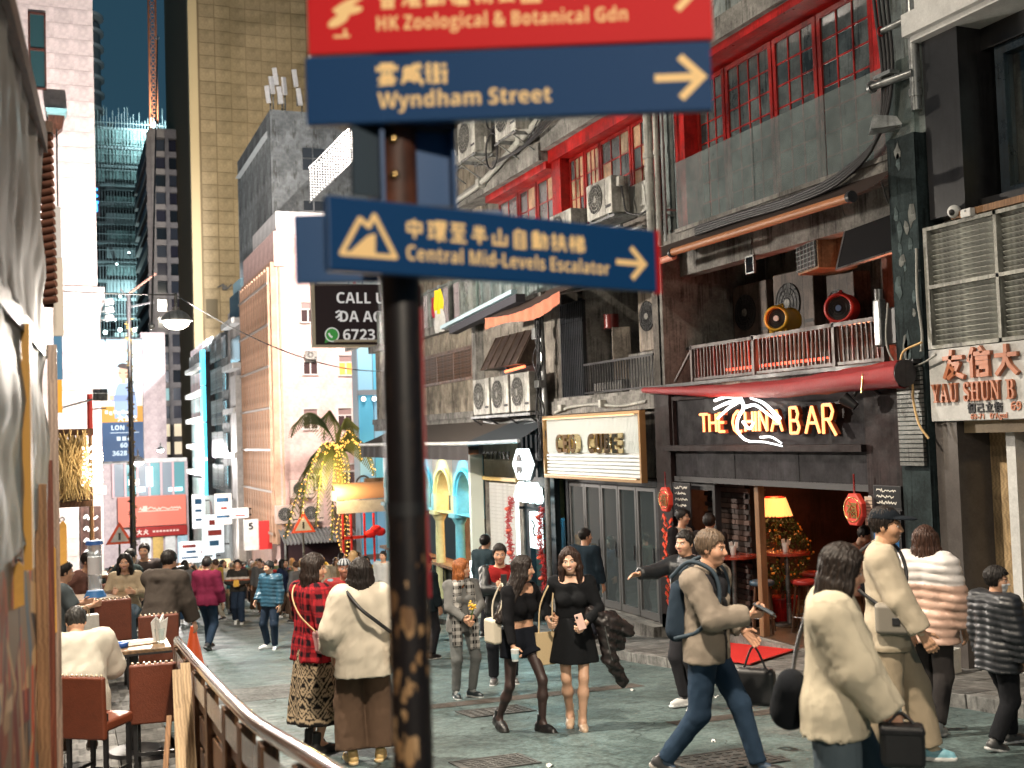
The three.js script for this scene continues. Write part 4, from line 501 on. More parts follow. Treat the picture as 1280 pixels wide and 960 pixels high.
const ln=thing('light_sign','white glowing cloud shaped sign below the hexagon','neon sign',[8.75,0.45,-20.95],FACE);mesh('light_face',[rb(1.25,0.26,0.1,0.05,0,0,0),...Array.from({length:7},(_,k)=>cyl(0.11,0.11,0.1,0,0,0,12).rotateX(1.5708).translate(-0.55+k*0.18,0.1*(k % 2?1:-1),0.005))],glow(0.8,1,1,2.8,0.4),ln);mesh('back',bx(1.2,0.2,0.1,0,0,-0.09),M.charcoal,ln);
const lb=thing('light_box','upright white glowing light box beside the neon doorway','light box',[8.72,-0.28,-20.55],FACE);mesh('light_face',rb(0.42,0.72,0.12,0.02),glow(0.85,1,1,2.4,0.4),lb);mesh('mark',[tube([[-0.05,0.2,0.07],[0.08,0.1,0.07],[0.0,0.0,0.07],[0.1,-0.12,0.07]],0.02,16)],M.charcoal,lb);mesh('bracket',[bx(0.1,0.06,0.2,0,0.1,-0.14),bx(0.1,0.06,0.2,0,-0.2,-0.14)],M.charcoal,lb);
const side=thing('light_strip','upright white light strip at the left of the neon doorway','light',[8.8,-0.4,-21.72]);mesh('strip',rb(0.06,1.2,0.06,0.01),glow(0.85,1,1,2),side);mesh('bracket',bx(0.14,0.05,0.05,0.09,0.5,0),M.charcoal,side);
area([0.4,0.95,1],30,1.0,0.7,[8.55,1.0,-21.0],[5,0,-20.5]);area([0.4,0.95,1],32,1.2,0.3,[8.6,0.44,-20.95],[6,-1.5,-20.6]);lamp([0.3,0.9,1],3,[9.2,0.1,-21.0],6);
const gar=(s,y0,y1,label)=>{const t=thing('tinsel_garland',label,'garland',[8.72,0,-s]);const g=[];for(let k=0;k<240;k++){const y=y0+(y1-y0)*k/240;g.push(bx(0.012,0.012,rr(0.1,0.2)).rotateX(rr(-1,1)).rotateY(rr(0,3.14)).translate(rr(-0.03,0.03)+0.04*Math.sin(y*4),y,rr(-0.03,0.03)));}mesh('tinsel',g,mat(0.5,0.04,0.04,0.35,{metalness:0.3}),t);mesh('bow',Array.from({length:5},(_,k)=>new THREE.SphereGeometry(0.07,8,6).scale(1,0.6,0.7).translate(-0.04,y0+(y1-y0)*(k+0.5)/5,rr(-0.05,0.05))),mat(0.7,0.1,0.05,0.35),t);};
gar(21.95,-2.0,0.3,'red tinsel garland hanging beside the closed shutter');gar(20.3,-1.8,0.2,'red tinsel garland hanging beside the drain pipe');
}
{
const b=thing('arcade_building','old building with brown vent louvres above a row of coloured arches','building');
const grey=wallMat(0.38,0.33,0.26,grime2);
mesh('wall',[fb(24.4,33.4,2.15,4.25,9.0,9.5),fb(24.3,33.4,7.35,14,9.05,12),fb(24.4,33.4,4.4,7.3,9.25,12)],grey,b);mesh('edge_pier',fb(24.2,24.45,1.62,4.3,8.9,9.4),M.conc,b);
mesh('ledge',[fb(24.3,33.4,4.22,4.42,8.78,9.5),fb(24.3,33.4,7.05,7.35,8.85,9.3),fb(24.4,33.4,2.05,2.2,8.85,9.2),fb(24.45,33.4,1.85,2.05,8.9,9.2)],M.conc,b);
const vf=mesh('vent_frame',[fb(24.6,28.6,3.68,3.75,8.95,9.02),fb(24.6,28.6,2.95,3.02,8.95,9.02),...[24.6,25.9,27.2,28.53].map((s)=>fb(s,s+0.07,3.02,3.68,8.95,9.02))],dirty(0.16,0.08,0.045,0.6),b);const vs=bx(0.015,0.075,1.2).rotateZ(0.7),vm=[dirty(0.17,0.09,0.055,0.6),dirty(0.12,0.065,0.04,0.6)];for(let c=0;c<3;c++)for(let k=0;k<10;k++){const m=mesh('vent_slat',vs.clone(),vm[k % 2],vf);m.position.set(8.97,3.06+k*0.065,-(25.29+c*1.3));}
mesh('window_band',fb(24.5,33.3,4.42,5.5,9.1,9.25),dirty(0.2,0.27,0.25,0.5),b);mesh('band_mullion',Array.from({length:11},(_,k)=>fb(24.6+k*0.85,24.72+k*0.85,4.42,5.5,9.02,9.1)),dirty(0.36,0.4,0.38,0.5),b);for(let k=0;k<10;k++)mesh('band_pane',fb(24.74+k*0.85,25.42+k*0.85,4.5,5.4,9.08,9.1),k % 3?rustGlass:dirty(0.35,0.4,0.38,0.4),b);
 // awning over the arches
const aw=thing('awning','long dark canvas awning with a pale edge over the arches','awning');mesh('canvas',sheet((u,v)=>[8.98-1.15*v,1.98-0.5*v-0.03*Math.sin(v*3.14),-(21.9+9*u)],30,5),mat(0.1,0.085,0.075,0.85,{map:cloth2}),aw);mesh('canvas',sheet((u,v)=>[8.98-(0.75+0.4*u)*v,1.94-0.42*v,-(20.1+1.8*u)],10,5),mat(0.06,0.07,0.08,0.85,{map:cloth2}),aw);mesh('front_rail',bar([7.82,1.47,-21.9],[7.82,1.47,-30.9],0.045),M.whitePaint,aw);mesh('side_rail',[bar([7.82,1.47,-21.9],[8.22,1.5,-20.1],0.04),bar([8.3,1.6,-22.6],[8.95,1.9,-20.3],0.03)],mat(0.45,0.5,0.55,0.4),aw);mesh('valance',sheet((u,v)=>[7.82+0.014*Math.sin(u*90),1.42-0.3*v,-(21.9+9*u)],90,2),mat(0.06,0.055,0.055,0.85),aw);
 // arches
const ac=(s,m,nm)=>{const sh=new THREE.Shape();const w=1.56;sh.moveTo(-w/2,0);sh.lineTo(w/2,0);sh.lineTo(w/2,1.4);sh.lineTo(-w/2,1.4);sh.closePath();const h=new THREE.Path();h.moveTo(0.56,0);h.lineTo(-0.56,0);h.lineTo(-0.56,0.45);h.absarc(0,0.45,0.56,Math.PI,0,true);h.lineTo(0.56,0);sh.holes.push(h);const e=new THREE.ExtrudeGeometry(sh,{depth:0.3,bevelEnabled:true,bevelSize:0.02,bevelThickness:0.02,bevelSegments:1,curveSegments:20}).rotateY(FACE).translate(9.05,-0.25,-s);const a=mesh('arch',e,m,b);mesh('arch_moulding',[new THREE.TorusGeometry(0.63,0.05,6,20,Math.PI).rotateY(FACE).translate(8.72,0.2,-s)],m,a);};
const blue=paint(0.16,0.5,0.62,0.5),yel=paint(0.6,0.6,0.34,0.5);const ss=[24.85,26.4,27.95,29.5,31.05];ss.forEach((s,k)=>ac(s,k % 2?yel:blue));
[24.1,25.62,27.17,28.72,30.27,31.8].forEach((s,k)=>{if(!k)return;const c=mesh('column',[new THREE.CylinderGeometry(0.11,0.13,2.1,18).translate(8.88,-1.4,-s)],k % 2?blue:yel,b);mesh('capital',[bx(0.42,0.1,0.46,8.88,-0.28,-s),new THREE.CylinderGeometry(0.2,0.12,0.16,18).translate(8.88,-0.41,-s)],k % 2?blue:yel,c);});
mesh('corner_column',[fb(23.98,24.12,-2.6,1.2,8.6,8.9)],mat(0.62,0.66,0.58,0.5),b);mesh('corner_light',fb(24.0,24.1,-2.5,-1.2,8.56,8.6),glow(0.8,1,1,2.2),b);
 // room behind the arches
mesh('arcade_interior',[fb(24.2,33,-3.2,1.3,11.6,11.7),fb(24.15,24.25,-3.2,1.3,9.1,11.6),fb(24.2,33,1.2,1.3,9.05,11.6)],wallMat(0.42,0.2,0.08),b);const cob=bx(0.05,0.16,0.3),cm=[mat(0.5,0.24,0.1,0.8),mat(0.42,0.19,0.075,0.8),mat(0.36,0.17,0.07,0.8)];for(let r=0;r<18;r++)for(let k=0;k<14;k++){const m=mesh('wall_stone',cob.clone(),cm[(r*3+k*7+((r*k)% 5))% 3],b);m.position.set(11.58+rr(-0.015,0.01),-1.85+r*0.17,-(24.5+k*0.315+(r % 2)*0.15));}
mesh('counter',[fb(24.3,32.6,-1.62,-1.55,8.75,9.35)],M.wood,b);mesh('counter_front',[fb(24.3,32.6,-3.1,-1.62,9.0,9.1)],dirty(0.05,0.06,0.06,0.6),b);mesh('counter_post',Array.from({length:14},(_,k)=>bar([8.85,-3.0,-(24.5+k*0.6)],[8.85,-1.62,-(24.5+k*0.6)],0.02)),M.black,b);
for(const s of[25,27,29.2]){const t=thing('pendant_lamp','warm pendant bulb hanging behind the coloured arches','lamp',[10.3,0.55,-s],0,'arcade pendant lamps');mesh('bulb',new THREE.SphereGeometry(0.09,12,8).translate(0,-0.08,0),glow(1,0.62,0.3,4),t);mesh('cord',cyl(0.01,0.01,0.65,0,0.33,0),M.cable,t);lamp([1,0.6,0.28],14,[10.3,0.47,-s],5);}
 // cyan and yellow wash lights for the arches, mounted under the awning
[[24.85,[0.25,0.85,1],'cyan spotlight over the blue arch next to the shutter'],[26.4,[1,0.95,0.5],'yellow spotlight over the first yellow arch from the shutter'],[27.95,[0.25,0.85,1],'cyan spotlight over the second blue arch from the shutter'],[29.5,[1,0.95,0.5],'yellow spotlight over the second yellow arch from the shutter']].forEach(([s,c,l])=>{const t=thing('arch_spotlight',l,'spotlight',[8.2,1.34,-s],0,'arch spotlights');mesh('body',cyl(0.05,0.05,0.14,0,0.06,0),M.black,t);mesh('lens',new THREE.SphereGeometry(0.04,10,6).translate(0,-0.02,0),glow(...c,3),t);spot(c,16,[8.2,1.3,-s],[8.9,-0.4,-s],0.9,0.8,2);});
 // upper air conditioners
const u=[[20.6,7.62,'topmost white air conditioner above the red soffit'],[22.9,7.75,'white air conditioner in the upper row beside the cable loop'],[24.9,7.95,'white air conditioner in the upper row above the slanting pipe'],[26.6,8.1,'white air conditioner at the end of the upper row'],[28.2,8.1,'white air conditioner last in the upper row behind the sign post']];for(const[s,y,l]of u)acUnit(8.55,y,s,1.1,0.85,0.4,FACE,l,'upper row of air conditioners',{bracket:true});
const dp=thing('slanting_pipe','thick pale pipe slanting along the upper ledge','pipe');mesh('pipe',tube([[8.7,7.75,-19.6],[8.68,7.4,-21.5],[8.7,7.2,-23],[8.7,7.15,-26],[8.7,7.1,-29]],0.07,40),M.pvc,dp);mesh('joint',[[7.55,20.6],[7.2,23]].map(([y,s])=>rb(0.2,0.2,0.2,0.03,8.7,y,-s)),M.pvc,dp);
const wl=thing('cable_loop','coil of dark cable hanging from the upper ledge','cable');mesh('coil',[new THREE.TorusGeometry(0.3,0.02,6,28).rotateY(FACE).translate(8.5,8.35,-21.7),new THREE.TorusGeometry(0.34,0.02,6,28).rotateY(FACE).scale(1,1.1,1).translate(8.5,7.6,-21.75)],M.cable,wl);mesh('wire',Array.from({length:6},(_,k)=>tube([[8.6,7.5+k*0.03,-18.5-k*0.2],[8.55,7.3+rr(-0.1,0.1),-20],[8.6,7.4+rr(-0.1,0.1),-22]],0.015,24,5)),M.cable,wl);
 // rack of pipes top right (above the glass balcony)
const rk=thing('pipe_rack','steel rack of pale pipes above the red windows','rack');mesh('pipe',[0,1,2].map((k)=>bar([8.7-k*0.12,7.75+0.04*k,-11.5],[8.7-k*0.12,7.75+0.04*k,-15.3],0.03)),M.pvc,rk);mesh('support',[11.8,13,14.2,15.1].map((s)=>beam([9.05,7.7,-s],[8.3,7.72,-s],0.04,0.04)),M.charcoal,rk);mesh('strut',[12.2,13.5,14.7].map((s)=>beam([9.05,8.4,-s],[8.3,7.85,-s],0.03,0.03)),M.charcoal,rk);
const cl_=thing('hanging_cloth','yellow cloth and white bag hanging on the upper window band','cloth',[8.7,4.7,-26.3],FACE);const drape=(x,y,w,h,m)=>mesh('cloth',sheet((u,v)=>[x+(u-0.5)*w+0.03*Math.sin(v*5),y-h*v,0.05*Math.sin(u*9+v*3)],10,6),m,cl_);drape(0.1,0.55,0.5,0.6,mat(0.8,0.6,0.03,0.8));drape(0.15,0.05,0.6,0.55,M.whitePaint);drape(-0.25,0.4,0.2,0.5,mat(0.35,0.03,0.05,0.8));mesh('line',bar([-0.8,0.58,0],[0.8,0.58,0],0.01),M.cable,cl_);
const bl=thing('awning_edge','pale blue folded awning rail below the upper window band','awning',[0,0,0]);mesh('rail',[beam([8.35,4.18,-24.9],[8.35,4.45,-20.4],0.12,0.08)],mat(0.4,0.55,0.62,0.4),bl);mesh('folded_canvas',[beam([8.4,4.05,-24.3],[8.4,4.3,-20.2],0.2,0.16)],mat(0.05,0.05,0.06,0.8),bl);
}
// ---------------------------------------------------------------- buildings down the street
function cladding(parent,name,x0,x1,y0,y1,z,nx,ny,mats,gap=0.04,proud=0.03,stagger=0){
const w=(x1-x0)/nx,h=(y1-y0)/ny,g=bx(w-gap,h-gap,proud*2);
for(let j=0;j<ny;j++)for(let i=0;i<nx;i++){const m=mesh(name,g.clone(),mats[(i*5+j*3+((i*j)% 7))% mats.length],parent);m.position.set(x0+(i+0.5)*w,y0+(j+0.5)*h,z+proud*0.5+rr(-0.004,0.004));}
}
const zb=(x0,x1,y0,y1,z0,z1)=>bx(x1-x0,y1-y0,z1-z0,(x0+x1)/2,(y0+y1)/2,(z0+z1)/2);
{ // floodlit stone tower on the left
const t=thing('stone_tower','tall pale stone clad tower lit by floodlights at the street corner','building');
const st=[0.62,0.58,0.65].map((v)=>mat(v,v*0.86,v*0.82,0.7,{map:soft2})),core=mat(0.5,0.42,0.4,0.9);
mesh('core',[zb(-9,1.5,8.6,44,-70,-52.06),zb(-9,1.58,-7,7.4,-70,-51.96)],core,t);
cladding(t,'stone_panel',-1.6,1.56,8.65,22.3,-52.06,4,20,st,0.014,0.03);cladding(t,'podium_panel',-1.6,1.62,-5.4,7.3,-51.96,4,16,st,0.014,0.03);
mesh('side_cladding',[zb(1.5,1.58,8.6,44,-70,-52.04),zb(1.58,1.66,-7,7.4,-70,-51.94)],st[1],t);
mesh('cornice',[zb(-9,1.86,8.05,8.6,-70,-51.7),zb(-9,1.75,7.75,8.05,-70,-51.8),zb(-9,1.68,7.4,7.75,-70,-51.88)],st[0],t);
mesh('podium_band',[zb(-9,1.8,-0.4,-0.05,-70,-51.75)],st[2],t);
const w=mesh('window',[zb(-1.05,-0.98,17.2,20.6,-52.02,-51.9),zb(-0.42,-0.35,17.2,20.6,-52.02,-51.9),zb(-0.98,-0.42,18.9,19.0,-52.02,-51.9),zb(-0.98,-0.42,17.2,17.28,-52.02,-51.9),zb(-0.98,-0.42,20.5,20.6,-52.02,-51.9)],dirty(0.1,0.04,0.03,0.5),t);mesh('pane',zb(-0.98,-0.42,17.28,20.5,-51.99,-51.97),mat(0.02,0.05,0.055,0.05),w);
const cp=thing('canopy_lamp','teal topped metal canopy lamp fixed to the stone tower','lamp',[0.05,15.6,-51.6]);mesh('roof',poly([[-0.45,0.55],[0.42,0.55],[0.32,0.35],[-0.4,0.35]],1.0).translate(0,0,-0.3),mat(0.2,0.4,0.42,0.4),cp);mesh('body',[poly([[-0.36,0.34],[0.3,0.34],[0.2,-0.2],[-0.1,-0.5],[-0.36,-0.5]],0.6).translate(0,0,-0.25)],dirty(0.12,0.05,0.03,0.6),cp);
for(let k=0;k<3;k++){const f=thing('floodlight','white floodlight on the cornice of the stone tower','floodlight',[1.95,7.9-k*0.35,-51.6],0,'tower cornice floodlights');mesh('housing',rb(0.4,0.2,0.3,0.03,0.1,0,0).rotateZ(0.2),M.galv,f);mesh('lens',bx(0.3,0.02,0.22,0.1,0.125,0).rotateZ(0.2),glow(1,0.95,0.85,3),f);mesh('bracket',bar([-0.3,-0.05,0],[0.1,0,0],0.03),M.galv,f);}
spot([1,0.9,0.86],9500,[1.2,3.5,-38.5],[0.2,16,-52],0.72,0.7,3);
const fl=thing('floodlight_mast','slim floodlight mast aimed up at the stone tower','floodlight',[1.2,3.4,-38.6]);mesh('head',rb(0.45,0.3,0.3,0.03,0,0,0.16).rotateX(0.5),M.galv,fl);mesh('arm',bar([0,-0.15,0.1],[-1.3,-0.5,0.1],0.03),M.galv,fl);
 // shop directory and far lit entrance
const d=thing('shop_directory','dark directory board with four white scrawled names on the tower','sign',[1.15,-2.2,-51.85]);mesh('board',bx(0.85,2.6,0.08),dirty(0.11,0.06,0.05,0.5),d);for(let k=0;k<4;k++){mesh('name_plate',tube([[-0.28,0.8-k*0.5,0.06],[-0.16,0.92-k*0.5,0.06],[-0.08,0.74-k*0.5,0.06],[0.04,0.92-k*0.5,0.06],[0.12,0.76-k*0.5,0.06],[0.28,0.86-k*0.5,0.06]],0.05,30,6),glow(1,0.97,0.92,1.5),d);}
}
{ // dark tower under construction, with crane
const t=thing('construction_tower','unfinished dark tower wrapped in scaffolding with work lights','building');
const dark=mat(0.03,0.035,0.04,0.9,{map:grime2}),slab=mat(0.09,0.11,0.115,0.9),pole=mat(0.07,0.085,0.09,0.7),x0=4.2,x1=13.4;
mesh('core',[zb(x0+0.3,x1-0.3,-8,36,-166,-153),zb(6.4,7.2,38,45,-158,-157),zb(x0-1.5,4.4,-8,34,-165,-149.5)],dark,t);
for(let k=0;k<17;k++)mesh('floor_slab',zb(x0,x1,3+k*2.45,3.3+k*2.45,-160,-150.4),slab,t);
for(let k=0;k<26;k++)mesh('scaffold_pole',bar([x0+k*0.36,-4,-150+rr(-0.1,0.1)],[x0+k*0.36,43.2+rr(0,2.2),-150],0.05,0.04,5),pole,t);
for(let k=0;k<20;k++)mesh('scaffold_ledger',bar([x0-0.2,4+k*2.05,-149.9],[x1+0.2,4+k*2.05,-149.9],0.05,0.05,5),pole,t);
const net=mat(0.1,0.15,0.15,0.9,{map:grime2});for(let k=0;k<3;k++)mesh('safety_net',zb(x0+0.4,x1-0.4,35.4+k*2.4,37.6+k*2.4,-150.6,-150.55),net,t);for(let k=0;k<7;k++)mesh('safety_net',zb(x0+1.6,x0+5.0,21.2+k*2.2,22.6+k*2.2,-150.6,-150.55),k % 2?net:slab,t);
for(let k=0;k<4;k++){mesh('hoist_deck',zb(7.0,9.2,14.2-k*3.6,14.9-k*3.6,-150.7,-150.2),mat(0.5,0.13,0.04,0.7),t);mesh('lit_bay',zb(6.6,9.4,15.0-k*3.6,16.1-k*3.6,-151.2,-150.8),new THREE.MeshStandardMaterial({color:lin(0.3,0.35,0.35),emissive:lin(0.5,0.75,0.75),emissiveIntensity:0.3}),t);}
const wl=(x,y,r,l,g)=>{const q=thing('work_light',l,'light',[x,y,-149.6],0,g);mesh('bulb',new THREE.SphereGeometry(r,10,8),glow(0.8,1,1,9),q);mesh('housing',zb(-r,r,-r*2.5,-r,-0.3,0.3),M.charcoal,q);};
wl(11.8,43,0.32,'dazzling white work light at the foot of the crane');for(const[x,y]of[[6.9,24.7],[7.2,20.6],[8.4,26.2],[6.6,17.6],[9.3,16.6],[13.2,22],[13.0,12],[13.2,8.5],[7.4,8.2],[7.3,4.6],[13.4,15]])wl(x,y,0.13,'small white work light on the scaffolded tower','scaffold work lights');
lamp([0.7,1,1],900,[11.2,42.4,-147.5],6);lamp([0.7,1,1],500,[8,20,-147],6);
const c=thing('tower_crane','orange lattice mast of a tower crane above the dark tower','crane',[11.95,43,-152]);const om=mat(0.45,0.12,0.05,0.6);for(const[a,e]of[[-0.45,-0.45],[0.45,-0.45],[-0.45,0.45],[0.45,0.45]])mesh('chord',bar([a,0,e],[a,30,e],0.09,0.09,5),om,c);for(let k=0;k<26;k++)mesh('lattice_brace',[bar([-0.45,k*1.15,0.45],[0.45,k*1.15+1.15,0.45],0.05,0.05,4),bar([0.45,k*1.15,0.46],[-0.45,k*1.15+1.15,0.46],0.05,0.05,4),bar([-0.45,k*1.15,0.45],[0.45,k*1.15,0.45],0.05,0.05,4)],om,c);
const cv=thing('curved_tower','far curved residential tower with stacked balconies behind the stone tower','building',[3.9,0,-180]);mesh('core',cyl(2.6,2.6,66,0,33,0,20),mat(0.1,0.11,0.12,0.6),cv);for(let k=0;k<14;k++)mesh('balcony',new THREE.CylinderGeometry(3.1,3.1,0.5,24).translate(0,36+k*2.4,0),mat(0.3,0.3,0.31,0.6),cv);
const bl=thing('blue_neon_sign','small blue neon characters beside the stone tower','neon sign',[3.3,28,-122]);for(let k=0;k<2;k++)mesh('character',hanGeo(['大','信'][k],1.2,0.22,0.1).map((g)=>g.translate(0,-k*1.5,0)),glow(0.05,0.35,1,3),bl);mesh('mount',zb(-0.8,0.8,-2.6,0.8,-0.4,-0.2),M.charcoal,bl);mesh('bracket',zb(-3,0,-1,-0.8,-0.5,-0.4),M.charcoal,bl);
const gt=thing('slim_tower','pale slim tower edge behind the beige tower','building');mesh('wall',[zb(15.6,17.5,-6,49,-171,-165)],mat(0.25,0.27,0.27,0.8),gt);mesh('crown',[zb(15.9,16.1,49,53,-168,-167.8),zb(16.4,16.6,49,51,-168,-167.8)],M.galv,gt);
}
{ // gridded office slab
const t=thing('office_block','grey office block with a grid of dark windows','building');
const fr=mat(0.24,0.22,0.21,0.8,{map:soft2}),fr2=mat(0.19,0.17,0.165,0.8,{map:soft2}),gl=[M.darkGlass,mat(0.03,0.035,0.045,0.1),mat(0.02,0.02,0.03,0.1)];
mesh('core',zb(8.6,14,-8,32,-135,-115.3),mat(0.06,0.06,0.065,0.9),t);
for(let j=0;j<21;j++){const y=-5.2+j*1.77;mesh('spandrel',zb(8.7,14,y,y+0.55,-115.3,-114.8),fr,t);mesh('side_band',zb(8.2,8.7,y,y+0.7,-134,-114.85),j % 2?fr:fr2,t);for(let i=0;i<4;i++){const lit=j<5&&i<2;mesh('pane',zb(9.05+i*1.3,10.15+i*1.3,y+0.55,y+1.77,-115.25,-115.2),lit&&j>1?glow(1,0.85,0.6,0.7):(j===6&&i===0)?glow(0.4,0.7,0.7,0.3):gl[(i+j*2)% 3],t);}}
for(let i=0;i<5;i++)mesh('pier',zb(8.7+i*1.3,9.05+i*1.3,-5.2,32.6,-115.3,-114.6),fr,t);
mesh('parapet',zb(8.5,14,32.1,33,-135,-114.7),fr,t);mesh('corner_pier',zb(8.25,8.75,-6,32.6,-115.35,-114.75),fr2,t);
}
{ // beige tiled tower
const t=thing('beige_tower','huge windowless beige tiled tower with sunken panels','building');
const tl=[0.33,0.3,0.36,0.31].map((v)=>mat(v,v*0.77,v*0.46,0.8,{map:soft2})),core=mat(0.2,0.15,0.09,0.9);
mesh('core',zb(11.1,30,-8,58,-125,-100.3),core,t);mesh('edge_strip',zb(10.85,11.6,-8,58,-101,-99.9),mat(0.48,0.38,0.22,0.7),t);
 // tiled piers left proud around large sunken panels
const w=1.36,rows=30,h=1.15;const g=bx(w-0.05,h-0.05,0.1),gs=bx(w-0.05,h-0.05,0.06);for(let j=0;j<rows;j++)for(let i=0;i<8;i++){const y=8.2+j*h,x=11.75+i*w;const sunk=i>=2&&i<=5&&(j % 10)>=1&&(j % 10)<=8;const m=mesh('wall_tile',(sunk?gs:g).clone(),tl[(i*3+j*5+((i*j)% 3))% 4],t);m.position.set(x+w/2,y+h/2,sunk?-100.24:-100.1);}
mesh('lower_wall',zb(11.6,22.6,-8,8.15,-101,-100.05),tl[0],t);mesh('sunken_vent',[zb(11.9,12.9,12.5,14.2,-100.1,-99.98)],mat(0.1,0.08,0.05,0.8),t);for(let k=0;k<3;k++)mesh('dark_window',zb(12.0,13.0,7.5-k*4.5,9.6-k*4.5,-100.05,-99.95),mat(0.08,0.07,0.05,0.4),t);
const br=thing('wall_bracket','dark zigzag bracket fixed on the beige tower','bracket',[13.4,15.2,-99.8]);mesh('iron',[beam([-0.5,0,0],[0,0.3,0],0.12,0.12),beam([0,0.3,0],[0.2,-0.2,0],0.12,0.12),beam([0.2,-0.2,0],[0.7,0.3,0],0.12,0.12)],M.charcoal,br);mesh('plate',zb(-0.1,0.3,-0.2,0.2,-0.25,0),M.charcoal,br);
}
{ // end of the street: billboard, glass shop front, salmon shop sign
const t=thing('corner_shops','low glass fronted shops closing the end of the street','building');
mesh('wall',[zb(2.6,9.6,-8,0.5,-99,-95.3),zb(6.1,8.0,0.5,10.8,-99,-95.2)],mat(0.55,0.46,0.47,0.8,{map:soft2}),t);
for(let k=0;k<6;k++){mesh('glass_bay',zb(3.9+k*0.92,4.74+k*0.92,-2.4,0.2,-95.25,-95.2),k % 2?mat(0.12,0.3,0.33,0.1):mat(0.22,0.26,0.3,0.1),t);mesh('pink_mullion',zb(3.74+k*0.92,3.9+k*0.92,-2.5,0.4,-95.25,-95.0),mat(0.6,0.4,0.42,0.7),t);}
mesh('roof_edge',zb(2.8,9.5,0.25,0.55,-97,-94.9),M.whitePaint,t);
for(const[x,y,w,h,c]of[[5.4,-1.3,0.8,0.5,[1,0.9,0.8]],[6.6,-0.9,0.5,1.6,[0.9,1,1]],[5.9,-1.9,0.7,0.4,[0.7,0.95,1]],[8.6,-2.0,1.1,0.3,[0.6,0.95,1]]])mesh('interior_glow',zb(x-w/2,x+w/2,y-h/2,y+h/2,-95.15,-95.1),glow(...c,1.6),t);
const sg=thing('salmon_shop_sign','wide salmon coloured shop sign at the end of the street','sign',[6.75,-3.65,-94.9]);printed('face',5.2,2.35,0.3,canvasTex(416,188,(x,W,H)=>{x.fillStyle='#c86a58';x.fillRect(0,0,W,H);x.fillStyle='#e8b8a8';x.font='bold 40px sans-serif';x.fillRect(150,60,26,34);x.fillRect(120,92,250,5);x.strokeStyle='#e8b8a8';x.lineWidth=6;x.beginPath();let p=128;x.moveTo(p,84);while(p<380){p+=8;x.lineTo(p,70+rnd()*20);}x.stroke();}),sg,{emit:0.9});mesh('box',zb(-2.62,2.62,-1.2,1.2,-0.2,0.14),mat(0.5,0.2,0.16,0.6),sg);
const s2=thing('red_shop_sign','narrow red shop sign with white characters under the salmon sign','sign',[7.3,-5.3,-94.8]);printed('face',4.1,0.75,0.2,canvasTex(410,75,(x,W,H)=>{x.fillStyle='#9a2420';x.fillRect(0,0,W,H);x.strokeStyle='#f0dcd0';drawHan(x,'大火',24,14,46,7);x.fillStyle='#e8ccc0';for(let k=0;k<8;k++)x.fillRect(150+k*26,30,18,14);}),s2,{emit:0.5});mesh('box',zb(-2.1,2.1,-0.4,0.4,-0.15,0.09),M.red,s2);
for(let k=0;k<4;k++)mesh('door_panel',zb(5.8+k*0.95,6.6+k*0.95,-8,-5.75,-95.0,-94.9),[M.whitePaint,paint(0.6,0.4,0.12),M.whitePaint,paint(0.4,0.6,0.7)][k],t);
const bb=thing('billboard','tall lit billboard of a man in a blue shirt above the far shops','billboard',[4.6,5.3,-94.6]);mesh('frame',[zb(-1.6,1.6,-5,5,-0.3,-0.02)],M.charcoal,bb);
printed('print',3.1,9.7,0,canvasTex(256,800,(x,W,H)=>{const sky=['#bfe0ee','#d4e6ea','#e8ddcc','#c98f30','#16426c'];const ys=[0,180,360,440,545,800];sky.forEach((c,k)=>{x.fillStyle=c;x.fillRect(0,ys[k],W,ys[k+1]-ys[k]);});x.fillStyle='#8aa0c4';x.beginPath();x.moveTo(80,520);x.quadraticCurveTo(70,330,110,290);x.lineTo(180,285);x.quadraticCurveTo(226,320,220,520);x.fill();x.fillStyle='#7388b0';x.fillRect(60,368,150,38);x.fillStyle='#d9ab8c';x.beginPath();x.ellipse(138,220,34,46,0,0,7);x.fill();x.fillRect(126,256,26,34);x.fillRect(50,368,26,30);x.fillStyle='#3a2a24';x.beginPath();x.ellipse(140,186,40,30,0.2,3.0,6.5);x.fill();x.fillRect(110,218,12,6);x.fillRect(148,218,12,6);x.fillStyle='#f4f4ee';for(let k=0;k<7;k++)x.fillRect(20+k*26,466+(k % 2)*8,18,22);drawHan.call;x.strokeStyle='#fff';drawHan(x,'大公立',96,500,40,7);x.font='bold 42px sans-serif';x.fillStyle='#cfe2ee';x.fillText('LON',54,596);x.fillRect(50,612,180,4);for(let k=0;k<3;k++)x.fillRect(90+k*34,640,24,26);x.fillText('60',110,712);x.fillText('3628 0',60,764);}),bb,{emit:0.4});
for(let k=0;k<3;k++){const f=thing('billboard_lamp','small white lamp above the lit billboard','lamp',[3.4+k*1.1,10.9-(k===0?0.2:0),-94.2],0,'billboard lamps');mesh('bulb',new THREE.SphereGeometry(0.16,10,8),glow(0.8,1,1,8),f);mesh('arm',bar([0,0,0],[0,-0.7,-0.35],0.04),M.charcoal,f);}
area([0.9,1,1],4,3,0.4,[4.6,10.6,-93.6],[4.6,5,-94.6]);
}
